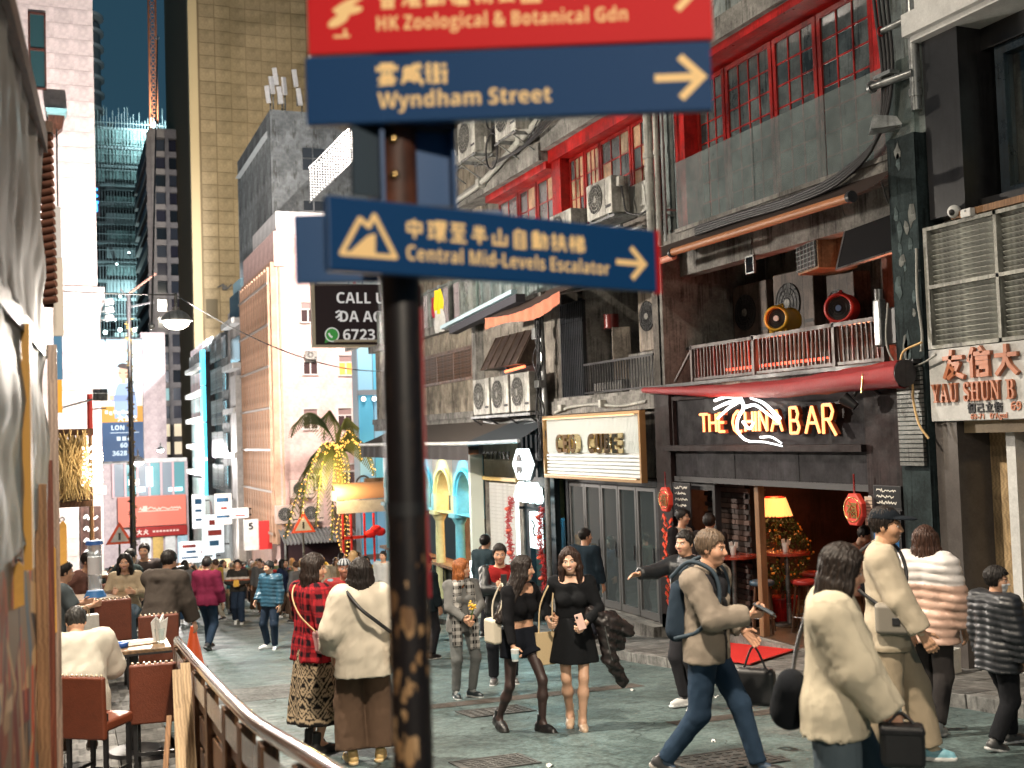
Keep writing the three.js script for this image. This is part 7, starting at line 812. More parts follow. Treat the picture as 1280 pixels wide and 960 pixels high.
return wrap(base,(x,y,z)=>{let d=base(x,y,z);if(d>0.12)return d;d=smin(d,nose(x,y,z),0.016);for(const s of sock){const e=-s(x,y,z);d=-smin(-d,-e,0.012);}d=smin(d,eyes[0](x,y,z),0.003);d=smin(d,eyes[1](x,y,z),0.003);for(const b of brow)d=smin(d,b(x,y,z),0.01);d=smin(d,lips(x,y,z),0.006);return smin(d,ears(x,y,z),0.01);});})();
headF.lo=vadd(hc,[-0.14,-0.17,-0.15]);headF.hi=vadd(hc,[0.14,0.16,0.15]);
const hair=o.hair||{},hcol=hair.c||[0.012,0.009,0.008];
const faceCol=(x,y,z)=>{const d=vsub([x,y,z],hc),a=vdot(d,RH[0]),b=vdot(d,RH[1]),c=vdot(d,RH[2]);if(c>0.05){const ex=Math.abs(a)-0.031,ey=b-0.004,er=Math.hypot(ex/1.3,ey*1.3);if(o.glasses&&Math.abs(er-0.02)<0.003)return[0.02,0.02,0.02];if(er<0.0105){const ir=Math.hypot(ex,ey);return ir<0.0062?[0.012,0.008,0.006]:[0.55,0.5,0.47];}if(er<0.0135&&ey>0)return[0.03,0.02,0.015];if(Math.abs(ex)<0.017&&Math.abs(b-0.027+ex*ex*8)<0.0042)return vlerp(hcol,skin,0.2);if(o.mask&&b<-0.02)return[0.75,0.77,0.78];if(o.smile&&Math.abs(a)<0.019&&Math.abs(b+0.061-a*a*12)<0.0042)return[0.8,0.75,0.7];const lp=Math.hypot(a/0.026,(b+0.061-(o.smile?a*a*10:0))/0.0125);if(lp<1)return fem?[0.46,0.1,0.09]:[0.42,0.17,0.13];const ck=Math.max(0,1-Math.hypot((Math.abs(a)-0.04)/0.03,(b+0.03)/0.03));return[skin[0]*(1+0.06*ck),skin[1]*(1-0.1*ck),skin[2]*(1-0.1*ck)];}return skin;};
 // --- hands
const geos=[nets(bodyF,q[0]*1.15,bcol),nets(headF,q[1],faceCol)];
const hand=(w,e,side,opt={})=>{const u=opt.u?vnorm(rap(RP,opt.u)):vnorm(vsub(w,e));let n=opt.n||[-side,0,0];n=vnorm(vsub(n,vmul(u,vdot(n,u))));const s=side>0?vcross(n,u):vcross(u,n),hp=(a,b,c)=>vadd(w,vadd(vmul(u,a),vadd(vmul(s,b),vmul(n,c)))),cu=opt.curl??0.35,L=[];
for(const b of[-0.022,0,0.022])L.push(S(hp(-0.01,b*0.6,0),hp(0.085,b*1.15,0.004),0.0155,0.0135));[[-0.031,0.05],[-0.0105,0.066],[0.0105,0.071],[0.031,0.062]].forEach(([b,len],i)=>{let p=hp(0.086,b,0.003),a=cu*0.8+i*0.02;for(let j=0;j<3;j++){const l=len*[0.5,0.36,0.28][j],d=vadd(vmul(u,Math.cos(a)),vmul(n,Math.sin(a))),p2=vadd(p,vmul(d,l));L.push(S(p,p2,0.0092-j*0.0008,0.0086-j*0.0008));p=p2;a+=cu*1.15;}});const th=vnorm(vadd(vmul(u,0.62),vadd(vmul(s,0.72),vmul(n,0.35+cu*0.3)))),t0=hp(0.022,0.026,0.004),t1=vadd(t0,vmul(th,0.045)),t2=vadd(t1,vmul(vnorm(vadd(vmul(u,0.85),vadd(vmul(s,0.25),vmul(n,0.3+cu*0.4)))),0.034));L.push(S(t0,t1,0.0125,0.0105),S(t1,t2,0.0102,0.0085));L.push(S(vadd(w,vmul(u,-0.05)),w,0.027*k,0.022));return U(L,0.008);};
geos.push(nets(hand(wL,eL,1,o.hL),q[2],()=>skin),nets(hand(wR,eR,-1,o.hR),q[2],()=>skin));
const body=bodyPart('body',mergeGeometries(geos),skinMat,t);
const J={C,Pv,Hd,shL,shR,eL,eR,wL,wR,hL,hR,kL,kR,aL,aR,hip,RC,RP,RH,hc,t,sc};
const solid=(c)=>(typeof c==='function'?c:()=>c);
 // --- clothing
if(o.bottom){const b=o.bottom,g=b.loose??0.018,c=solid(b.c);let f;
if(b.kind==='skirt'||b.kind==='shorts'){const y0=b.top??1.02,y1=b.hem,r0=b.r0??0.15,r1=b.r1??0.24,nf=b.folds??0;f=(x,y,z)=>{const tt=Math.max(0,Math.min(1,(hy-0.93+y0-y)/(y0-y1))),cx=hip[0]+(b.sway||0)*tt,cz=hip[2]+(b.swayz||0)*tt,dx=x-cx,dz=(z-cz)/(b.depth??0.8),a=Math.atan2(dz,dx),rad=r0+(r1-r0)*Math.pow(tt,0.8),R=rad*(1+(nf?(0.05+0.04*Math.sin(a*3))*tt*Math.sin(a*nf+0.6*Math.sin(y*9)):0));return Math.max((Math.hypot(dx,dz)-R)*0.72,y-(hy-0.93+y0),(hy-0.93+y1)-y);};f.lo=[hip[0]-0.42,hy-0.93+y1-0.02,hip[2]-0.4];f.hi=[hip[0]+0.42,hy-0.93+y0+0.02,hip[2]+0.4];
if(b.kind==='shorts'){const lg=[S(hL,vlerp(hL,kL,b.len??0.4),0.098+g,0.092+g),S(hR,vlerp(hR,kR,b.len??0.4),0.098+g,0.092+g),S(Pv(0.07,1.0,0),Pv(0.075,0.9,0),0.1+g,0.115+g),S(Pv(-0.07,1.0,0),Pv(-0.075,0.9,0),0.1+g,0.115+g)];const e=vlerp(hL,kL,(b.len??0.4)),e2=vlerp(hR,kR,b.len??0.4);const L0=cut(lg[0],e,vnorm(vsub(kL,hL))),L1=cut(lg[1],e2,vnorm(vsub(kR,hR)));f=cut(U([L0,L1,lg[2],lg[3]],0.03),Pv(0,b.top??1.02,0),RP[1]);}}
else{const wdt=b.wide??0,legF=(h,kk,a)=>{const end=vlerp(kk,a,b.len??0.97),up=U([S(h,kk,0.09+g,0.062+g+wdt*0.6),S(kk,end,0.06+g+wdt*0.6,0.046+g+wdt)],0.03);return cut(up,end,vnorm(vsub(a,kk)));};const A=legF(hL,kL,aL),B=legF(hR,kR,aR),w=U([S(Pv(0.07,1.0,0),Pv(0.075,0.9,-0.005),0.098+g,0.112+g),S(Pv(-0.07,1.0,0),Pv(-0.075,0.9,-0.005),0.098+g,0.112+g)],0.03);f=cut(U([A,B,w],0.02),Pv(0,b.top??1.03,0),RP[1]);f=rough(f,b.wrinkle??0.007,11,5,1.3);}
bodyPart(b.name||(b.kind==='skirt'?'skirt':b.kind==='shorts'?'shorts':'trousers'),nets(f,q[0],c),b.mat||fabricMat,t);}
const topOf=(b)=>{const g=b.loose??0.02,hem=b.hem??0.84,c0=solid(b.c),c=(x,y,z)=>{const v=vsub([x,y,z],waist),lx=vdot(v,RC[0]),lz=vdot(v,RC[2]),kk=0.94+0.09*noise3(x*8,y*8,z*8),q2=c0(x,y,z),zip=b.collar&&lz>0.06&&Math.abs(lx)<0.006?0.35:1;return q2.map((e)=>e*kk*zip);},flare=b.flare??0.01;const tr=torso(g);const low=hem<0.93?[S(Pv(0.072,0.95,0),Pv(0.076,hem-0.05,0),0.103+g,0.108+g+flare),S(Pv(-0.072,0.95,0),Pv(-0.076,hem-0.05,0),0.103+g,0.108+g+flare)]:[];let f=U([...tr,...low],0.035);f=cut(f,Pv(0,hem,0),vmul(RP[1],-1));const ng=b.neck??1.445;f=cut(f,C(0,ng,0),vnorm(rap(RC,[0,1,b.vneck??0.35])));if(b.strapless)f=cut(f,C(0,1.3,0),rap(RC,[0,1,0]));
const parts=[f];const sl=b.sleeve??1;if(sl>0)for(const[s,e,w]of[[shL,eL,wL],[shR,eR,wR]]){const ag=g*0.85+(b.armLoose??0);if(sl<=0.5){const end=vlerp(s,e,sl*2);parts.push(cut(S(s,end,0.056+ag,0.054+ag),end,vnorm(vsub(e,s))));}else{const end=vlerp(e,w,(sl-0.5)*2*0.96),u2=S(e,end,0.045+ag,0.034+ag+(b.cuff??0));parts.push(S(s,e,0.058+ag,0.046+ag),cut(u2,end,vnorm(vsub(w,e))));}}
if(b.collar)parts.push(S(C(0.045,1.43,0.03),C(-0.045,1.43,0.03),0.045,0.045),S(C(0.05,1.44,-0.03),C(-0.05,1.44,-0.03),0.05,0.05));if(b.hood)parts.push(S(C(0.07,1.43,-0.09),C(-0.07,1.43,-0.09),0.055,0.055),S(C(0.06,1.36,-0.12),C(-0.06,1.36,-0.12),0.05,0.05));
let F=U(parts,0.03);if(b.puff){const F0=F;F=wrap(F0,(x,y,z)=>{const d=F0(x,y,z);if(Math.abs(d)>0.06)return d;return d-b.puff*Math.abs(Math.sin((y+0.08*Math.abs(x))*Math.PI/(b.pitch??0.075)))+b.puff*0.4;});}F=rough(F,b.puff?0.003:b.wrinkle??0.008,b.wf??9,1,0.8);return bodyPart(b.name||'jacket',nets(F,q[0],c),b.mat||fabricMat,t);};
for(const b of o.tops||[])topOf(b);
 // --- shoes
if(o.shoes)for(const[a,f]of[[aL,fL],[aR,fR]]){const sh=o.shoes,G=sh.g||0,P=(x,y,z)=>vadd(a,rap(f.R,[x,y-0.085,z])),up=U([S(P(0,0.05,-0.045),P(0,0.042,0.1),0.038+G,0.034+G),S(P(0.008,0.04,0.06),P(0.005,0.034,0.15),0.036+G,0.03+G),S(P(0,0.05,-0.02),P(0,sh.high??0.1,-0.012),0.04,0.042)],0.025),so=U([S(P(0.006,0.018,-0.05),P(0.0,0.018,0.05),0.042+G,0.04+G),S(P(0,0.018,0.05),P(0.004,0.018,0.155),0.042+G,0.036+G)],0.02);let F=U([cut(up,P(0,0.004,0),vmul(f.R[1],-1)),cut(cut(so,P(0,sh.sole??0.024,0),f.R[1]),P(0,0.0,0),vmul(f.R[1],-1))],0.004);F=cut(F,P(0,(sh.high??0.1)+0.022,0),f.R[1]);const cs=sh.sc||[0.6,0.6,0.58],cu=sh.c;bodyPart('shoe',nets(F,q[3]*0.8,(x,y,z)=>(vdot(vsub([x,y,z],P(0,0,0)),f.R[1])<(sh.sole??0.024)?cs:cu)),shoeMat,t);if(sh.heel)bodyPart('heel',nets(cut(S(P(0,0.05,-0.05),P(0,-0.035,-0.06),0.03,0.022),P(0,-0.03,0),vmul(f.R[1],-1)),q[3]*0.8,()=>cu),shoeMat,t);}
 // --- hair
if(hair.kind!=='none'){const inf=hair.vol??0.012,sk=E(Hd(0,0.036,-0.014),[0.076+inf,0.09+inf,0.094+inf],RH),line=hair.line??0.055;const L=[sk];let f;
if(hair.kind==='long'||hair.kind==='bob'){const len=hair.len??0.3,n=9;for(let i=0;i<n;i++){const a=(i/(n-1)-0.5)*(hair.spread??3.7),x=Math.sin(a)*0.078,z=-Math.cos(a)*0.085,front=Math.cos(a)<-0.1;const top=Hd(x*0.95,0.045,z-0.005),end=hair.flow?vadd(Hd(x*1.1,-0.09,z),[hair.flow[0]*len,-len+0.12,hair.flow[1]*len]):vadd(Hd(x*1.18,-0.09,z*(hair.kind==='bob'?1.1:0.95)),[0,-(len-0.1)*(front?0.92:1),-0.012]);L.push(S(top,Hd(x*1.12,-0.07,z*1.02),0.03,0.032),S(Hd(x*1.12,-0.07,z*1.02),end,0.032,hair.kind==='bob'?0.028:0.017));}}
if(hair.bun)L.push(E(Hd(0,0.1,-0.09),[0.04,0.04,0.04]));f=U(L,0.02);const f0=f;const face=E(Hd(0,-0.035,0.105),[0.062,line+0.05,0.075],RH),bang=hair.bangs?1:0;
f=wrap(f0,(x,y,z)=>{let d=f0(x,y,z);if(d>0.05)return d;const v=vsub([x,y,z],hc),a=vdot(v,RH[0]),b=vdot(v,RH[1]),c=vdot(v,RH[2]);d=Math.max(d,-face(x,y,z));if(hair.kind==='short'||!hair.kind){const lim=(c>0.02?0.02+(c-0.02)*0.5:-0.05-0.02*Math.min(1,-c/0.08));d=Math.max(d,lim-b);if(c>0.055)d=Math.max(d,(0.062-b));}else if(!bang)d=Math.max(d,Math.min(c-0.072,0.075-b)>0?0.01:-1);const ang=Math.atan2(a,-c);return d+0.0035*Math.sin(ang*34+3*noise3(a*20,b*6,c*20))+0.004*noise3(x*45,y*14,z*45);});
bodyPart('hair',nets(f,q[1]*1.25,(x,y,z)=>{const n=0.8+0.5*noise3(x*90,y*12,z*90);return hcol.map((v)=>v*n);}),hairMat,t);}
if(o.cap){const cp=o.cap,f0=E(Hd(0,0.045,-0.012),[0.09,0.088,0.108],RH),dome=cut(f0,Hd(0,0.05,0),vmul(RH[1],-1)),brim=cut(E(Hd(0,0.055,0.1),[0.08,0.02,0.1],RH),Hd(0,0.052,0),vmul(RH[1],-1));bodyPart('cap',nets(cp.brim===false?dome:U([dome,brim],0.006),q[1]*1.3,solid(cp.c)),fabricMat,t);}
if(o.scarf){const b=o.scarf,L=[];for(let i=0;i<7;i++){const a0=i/7*Math.PI*2,a1=(i+1)/7*Math.PI*2;L.push(S(C(Math.cos(a0)*0.09,1.42+0.02*Math.sin(a0),Math.sin(a0)*0.085+0.01),C(Math.cos(a1)*0.09,1.42+0.02*Math.sin(a1),Math.sin(a1)*0.085+0.01),0.038,0.038));}for(const s of[-1,1])for(const w of[0,1,2])L.push(S(C(s*(0.05+0.03*w),1.4,0.1),C(s*(0.07+0.035*w),1.12,0.13),0.026,0.024),S(C(s*(0.07+0.035*w),1.12,0.13),Pv(s*(0.07+0.045*w),(s>0?0.62:0.68),0.14),0.024,0.02));bodyPart('scarf',nets(rough(U(L,0.03),0.006,14,3,0.4),q[0]*0.8,solid(b.c)),fabricMat,t);}
return J;
}
// things people carry: a top-level thing in the same frame as its owner
function carried(J,name,label,category){const o=thing(name,label,category,J.t.position.toArray(),J.t.rotation.y);o.scale.copy(J.t.scale);return o;}
function strapPath(pts,r,flat=1){return tube(pts,r,40,6);}
const cam0=-0.384; // heading that faces the camera
const onRoad=(x,z,up=0)=>[x,groundY(x,z)+0.004+up,z];
const plaid=(cA,cB,cC,n)=>(x,y,z)=>{const a=Math.atan2(x,z)*0.22,u=((a/n)% 1+1)% 1,v=((y/n)% 1+1)% 1,p=u<0.5,r=v<0.5;if((u>0.22&&u<0.28)||(v>0.22&&v<0.28))return cC;return p&&r?cB:p||r?[(cA[0]+cB[0])/2,(cA[1]+cB[1])/2,(cA[2]+cB[2])/2]:cA;};
// ---------------------------------------------------------------- the people in the foreground
const BLK=[0.008,0.008,0.009],DENIM=[0.03,0.055,0.095],BROWNH=[0.018,0.01,0.007];
{ // woman in red check shirt
const sk=(x,y,z)=>{const a=Math.atan2(x,z),u=((a*1.7)% 1+1)% 1,v=((y/0.17)% 1+1)% 1,d=Math.abs(u-0.5)+Math.abs(v-0.5),e=Math.min(d,1-d),tan=[0.5,0.38,0.25],ink=[0.016,0.014,0.014];if(y<0.34)return Math.abs(y-0.33+0.06*Math.abs(u-0.5))<0.012?tan:ink;return e>0.44?ink:e>0.3?tan:e>0.22?ink:v<0.5?tan:ink;};
const J=person({label:'woman in red check shirt and patterned long skirt talking to a friend',at:onRoad(2.0,-9.76),H:1.68,fem:1,turn:cam0+2.35,head:[-0.75,0.1,0],fL:[0.1,0.02,0.2],fR:[-0.08,-0.02,-0.1],aL:[0.1,1.06,0.24],pL:[0.8,-0.5,-0.2],aR:[-0.28,0.95,0.12],hL:{curl:0.6},hair:{kind:'long',len:0.34,c:[0.02,0.011,0.008],bangs:1},bottom:{kind:'skirt',hem:0.27,top:1.04,r0:0.14,r1:0.28,folds:9,c:sk},tops:[{name:'check_shirt',hem:0.8,loose:0.035,armLoose:0.014,flare:0.03,collar:1,wrinkle:0.012,c:plaid([0.016,0.008,0.012],[0.5,0.025,0.035],[0.2,0.02,0.028],0.1)}],shoes:{c:BLK,sc:[0.02,0.02,0.02],sole:0.03,high:0.17}});
const b=carried(J,'shoulder_bag','small mauve shoulder bag with a tan strap on the check shirt','bag');mesh('bag',rb(0.17,0.2,0.08,0.035,-0.2,0.98,-0.06),mat(0.36,0.2,0.2,0.5),b);mesh('strap',strapPath([[-0.2,1.07,-0.1],[-0.08,1.22,-0.185],[0.05,1.38,-0.165],[0.13,1.46,-0.05],[0.1,1.4,0.12],[0,1.25,0.17]],0.007),mat(0.5,0.33,0.18,0.5),b);
}
{ // woman in cream coat seen from behind
const J=person({label:'woman in cream coat and brown wide trousers seen from behind',at:onRoad(2.25,-9.0),H:1.62,fem:1,turn:cam0+3.35,head:[0.1,-0.02,0],fL:[0.11,0,0.25],fR:[-0.13,0.02,-0.25],aL:[0.25,0.92,0.1],aR:[-0.26,0.9,0.05],hair:{kind:'long',len:0.33,c:[0.012,0.008,0.007]},bottom:{wide:0.075,loose:0.022,len:0.94,c:[0.12,0.075,0.05],wrinkle:0.009},tops:[{name:'coat',hem:0.73,loose:0.05,armLoose:0.03,flare:0.02,sleeve:0.92,cuff:0.012,collar:1,wrinkle:0.013,c:[0.74,0.66,0.54]}],shoes:{c:[0.55,0.38,0.16],sc:[0.6,0.45,0.25],high:0.1}});
const b=carried(J,'tan_bag','tan leather bag on a black strap across the cream coat','bag');mesh('bag',[rb(0.14,0.26,0.26,0.04,-0.3,0.92,-0.1)],mat(0.5,0.3,0.14,0.45,{map:soft2}),b);mesh('flap',rb(0.15,0.12,0.27,0.03,-0.302,1.0,-0.1),mat(0.44,0.26,0.12,0.45),b);mesh('strap',[strapPath([[-0.28,1.06,-0.14],[-0.12,1.2,-0.215],[0.03,1.33,-0.205],[0.13,1.46,-0.1],[0.14,1.48,0.0],[0.08,1.42,0.14]],0.017)],M.black,b);mesh('buckle',new THREE.TorusGeometry(0.025,0.008,6,12).translate(-0.25,1.08,-0.2),M.goldMetal,b);
}
{ // woman with black and white scarf
const J=person({label:'ginger haired woman in grey sweater with a black and white check scarf',at:onRoad(4.22,-12.2),H:1.55,fem:1,turn:cam0+0.35,head:[0.95,0.02,0],fL:[0.09,0.03,0.5],fR:[-0.11,0,-0.1],aL:[0.06,1.02,0.24],pL:[0.9,-0.6,-0.2],aR:[-0.04,1.0,0.24],pR:[-0.9,-0.6,-0.2],hL:{curl:0.9,n:[-0.5,0,-0.8]},hR:{curl:0.9,n:[0.5,0,-0.8]},hair:{kind:'bob',len:0.22,c:[0.28,0.09,0.025]},bottom:{c:[0.16,0.17,0.17],loose:0.008},tops:[{name:'sweater',hem:0.82,loose:0.022,c:[0.2,0.2,0.195]}],scarf:{c:(x,y,z)=>plaid([0.55,0.53,0.5],[0.012,0.012,0.014],[0.3,0.29,0.28],0.085)(x*1.5,y,0.3)},shoes:{c:[0.02,0.03,0.035],sc:[0.4,0.42,0.42]}});
const f=carried(J,'flower_posy','small golden posy held by the woman with the scarf','flowers');mesh('blossom',Array.from({length:22},()=>new THREE.IcosahedronGeometry(0.014,0).translate(0.04+rr(-0.04,0.05),1.12+rr(-0.02,0.1),0.3+rr(-0.03,0.03))),mat(0.75,0.45,0.06,0.6),f);mesh('stem',Array.from({length:5},()=>bar([0.02,0.98,0.29],[0.04+rr(-0.03,0.03),1.14,0.3],0.003)),mat(0.08,0.14,0.03,0.7),f);
}
{ // man taking a photo with his phone
const J=person({label:'man in black leather jacket and red shirt holding up a phone',at:onRoad(5.05,-13.1),H:1.7,turn:cam0+0.05,head:[0,0.08,0],aL:[0.06,1.24,0.3],pL:[0.8,-0.8,0],aR:[-0.01,1.2,0.31],pR:[-0.8,-0.8,0],hL:{curl:0.7,n:[-0.7,0,-0.6]},hR:{curl:0.7,n:[0.7,0,-0.6]},fL:[0.12,0,0.2],fR:[-0.12,0.02,-0.2],hair:{kind:'short'},bottom:{c:[0.02,0.022,0.028]},tops:[{name:'shirt',hem:0.9,loose:0.008,sleeve:0,c:[0.32,0.02,0.02]},{name:'leather_jacket',hem:0.86,loose:0.028,mat:leatherMat,vneck:1.2,neck:1.38,c:[0.014,0.016,0.018],wrinkle:0.012}],shoes:{c:[0.1,0.1,0.1],sc:[0.6,0.6,0.6]}});
const p=carried(J,'mobile_phone','black phone held up by the man in the leather jacket','phone');mesh('case',rb(0.075,0.15,0.011,0.005,0.03,1.31,0.365),M.black,p);mesh('camera_lens',[cyl(0.01,0.01,0.006).rotateX(1.57).translate(0.01,1.36,0.373),cyl(0.01,0.01,0.006).rotateX(1.57).translate(0.01,1.335,0.373)],M.charcoal,p);
}
{ // two young women walking arm in arm
const J=person({label:'young woman in black crop top, shorts and sheer black tights walking',at:onRoad(3.86,-9.58),H:1.6,fem:1,turn:cam0+0.55,twist:0.25,lean:0.1,head:[0.75,0.05,-0.08],hipY:0.9,fL:[0.13,0.16,0.15,0.0,0.05],fR:[-0.14,-0.2,-0.15,0.02,0.25],aR:[-0.22,0.86,0.24],pR:[-0.7,-0.3,-0.6],aL:[0.3,1.08,0.16],pL:[0.6,-0.6,-0.5],hR:{curl:0.8},hL:{curl:0.8},legs:[0.035,0.02,0.018],hair:{kind:'long',len:0.52,c:[0.016,0.01,0.008],flow:[-0.42,-0.1]},bottom:{kind:'shorts',c:[0.01,0.012,0.018],len:0.38,top:1.03},tops:[{name:'crop_top',hem:1.1,loose:0.012,neck:1.4,vneck:0.5,c:[0.01,0.01,0.012]}],shoes:{c:BLK,sc:[0.012,0.012,0.012],sole:0.045,high:0.15,g:0.008}});
const b=carried(J,'cup','pale takeaway cup held by the woman in shorts','cup');mesh('cup',cyl(0.03,0.04,0.11,-0.235,0.8,0.3,16),M.whitePaint,b);mesh('sleeve',cyl(0.034,0.039,0.05,-0.235,0.79,0.3,16),mat(0.3,0.45,0.5,0.6),b);
const w=carried(J,'shoulder_bag','pale canvas bag hanging at the side of the woman in shorts','bag');mesh('bag',rb(0.1,0.24,0.2,0.03,-0.26,0.98,-0.06),mat(0.5,0.45,0.36,0.7),w);mesh('strap',strapPath([[-0.26,1.08,-0.06],[-0.23,1.25,-0.09],[-0.16,1.43,-0.03],[-0.22,1.25,0.06],[-0.26,1.08,0.0]],0.009),mat(0.5,0.45,0.36,0.7),w);
const K=person({label:'smiling young woman in short black dress carrying a jacket on her arm',at:onRoad(4.33,-9.42),H:1.62,fem:1,turn:cam0-0.05,smile:1,head:[-0.1,0.05,0.08],hipY:0.925,fL:[0.06,0.12,0.1],fR:[-0.06,-0.1,-0.05,0.02,0.3],aL:[0.12,1.03,0.26],pL:[0.9,-0.6,-0.3],aR:[-0.24,1.05,0.1],pR:[-0.5,-0.6,-0.6],hL:{curl:0.8,n:[-0.4,0.2,-0.8]},hR:{curl:0.7},skin:[0.6,0.37,0.26],legs:[0.5,0.3,0.2],hair:{kind:'long',len:0.4,c:[0.03,0.014,0.009],vol:0.016},bottom:{kind:'skirt',name:'dress_skirt',hem:0.64,top:1.06,r0:0.15,r1:0.235,folds:5,depth:0.92,c:[0.011,0.012,0.014]},tops:[{name:'dress',hem:0.98,loose:0.014,neck:1.42,vneck:0.55,sleeve:0.98,c:[0.011,0.012,0.014]}],shoes:{c:[0.5,0.36,0.25],sc:[0.3,0.2,0.12],high:0.17,sole:0.016}});
const ch=carried(K,'choker','black choker round the neck of the woman in the black dress','necklace');const nk=K.C(0,1.455,0.0);mesh('band',new THREE.TorusGeometry(0.053,0.007,6,24).rotateX(1.45).translate(...nk),M.black,ch);mesh('pendant',new THREE.SphereGeometry(0.006,6,5).translate(nk[0],nk[1]-0.012,nk[2]+0.054),M.goldMetal,ch);
const p=carried(K,'mobile_phone','pink phone in the hand of the woman in the black dress','phone');mesh('case',rb(0.075,0.15,0.011,0.005).rotateZ(0.3).rotateX(-0.1).translate(0.07,1.06,0.35),mat(0.62,0.42,0.36,0.3),p);mesh('camera_lens',cyl(0.012,0.012,0.006).rotateX(1.57).translate(0.04,1.1,0.357),M.charcoal,p);
const j=carried(K,'puffer_jacket','black puffer jacket draped over the arm of the woman in the dress','jacket');const jf=U([S([0.18,1.1,0.12],[0.36,1.0,0.05],0.07,0.09),S([0.36,1.0,0.05],[0.42,0.78,-0.05],0.09,0.08),S([0.3,1.0,0.08],[0.34,0.66,0.08],0.09,0.07),S([0.34,0.66,0.08],[0.46,0.42,0.0],0.07,0.05),S([0.36,1.02,0.02],[0.52,0.9,0.0],0.08,0.07)],0.04);bodyPart('jacket_body',nets(wrap(jf,(x,y,z)=>jf(x,y,z)+0.006*Math.sin((y+x*0.5)*70)+0.009*noise3(x*14,y*14,z*14)),0.011,()=>[0.016,0.012,0.012]),puffMat,j);mesh('zip',tube([[0.3,0.98,0.175],[0.33,0.8,0.165],[0.36,0.66,0.15]],0.006,14),M.galv,j);
const tb=carried(K,'tote_bag','flat cream tote bag hanging between the two young women','bag');mesh('bag',poly([[-0.09,0],[0.09,0],[0.1,0.3],[-0.1,0.3]],0.02,0.006).rotateY(0.4).translate(-0.27,0.62,0.06),mat(0.55,0.42,0.25,0.8,{map:cloth2}),tb);mesh('handle',strapPath([[-0.2,0.92,0.04],[-0.19,1.2,0.03],[-0.17,1.42,0.0],[-0.3,1.2,0.07],[-0.33,0.92,0.09]],0.008),mat(0.55,0.42,0.25,0.8),tb);
}
{ // man in jeans walking with a phone
const J=person({label:'man in taupe jacket and blue jeans striding along with a phone',at:onRoad(4.17,-6.85),H:1.74,turn:cam0+1.15,lean:0.08,twist:-0.2,head:[0.1,0.05,0],hipY:0.89,fL:[0.1,0.3,0,0.0,-0.1],fR:[-0.1,-0.3,0,0.03,0.35],aR:[-0.1,1.12,0.32],pR:[-0.6,-0.9,-0.2],aL:[0.26,0.95,0.2],pL:[0.5,-0.4,-0.8],hR:{curl:0.75,n:[0.5,0.5,-0.3]},skin:[0.46,0.25,0.16],hair:{kind:'short',c:[0.11,0.075,0.05]},bottom:{c:DENIM,loose:0.014,wrinkle:0.009},tops:[{name:'shirt',hem:0.88,loose:0.01,sleeve:0,c:[0.03,0.03,0.035]},{name:'jacket',hem:0.83,loose:0.032,armLoose:0.01,collar:1,vneck:1.3,neck:1.4,wrinkle:0.013,c:(x,y,z)=>(z>0.085&&Math.abs(x+0.0)<0.035?[0.02,0.02,0.022]:[0.3,0.25,0.2])}],shoes:{c:[0.03,0.03,0.032],sc:[0.3,0.28,0.26],sole:0.03}});
const p=carried(J,'mobile_phone','phone in the hand of the man in the taupe jacket','phone');mesh('case',rb(0.075,0.011,0.15,0.005).rotateX(0.5).translate(-0.08,1.16,0.42),M.black,p);mesh('screen',rb(0.068,0.004,0.14,0.001).rotateX(0.5).translate(-0.08,1.166,0.418),mat(0.1,0.12,0.14,0.1),p);
const b=carried(J,'backpack','dark backpack worn by the man in the taupe jacket','backpack');bodyPart('pack',nets(rough(U([S([0.07,1.27,-0.15],[0.07,1.0,-0.18],0.07,0.085),S([-0.07,1.27,-0.15],[-0.07,1.0,-0.18],0.07,0.085)],0.05),0.008,9),0.014,()=>[0.025,0.04,0.06]),fabricMat,b);for(const s of[-1,1])mesh('strap',strapPath([[s*0.1,1.36,-0.2],[s*0.13,1.47,-0.06],[s*0.125,1.4,0.1],[s*0.13,1.2,0.13],[s*0.19,1.02,0.0],[s*0.14,0.95,-0.18]],0.016),mat(0.025,0.04,0.055,0.7),b);
const h=carried(J,'hand_bag','black bag hanging from the left hand of the man in jeans','bag');mesh('bag',rb(0.1,0.26,0.28,0.04,0.3,0.56,0.26),M.black,h);mesh('handle',tube([[0.3,0.68,0.18],[0.28,0.84,0.26],[0.3,0.68,0.34]],0.008,16),M.black,h);
}
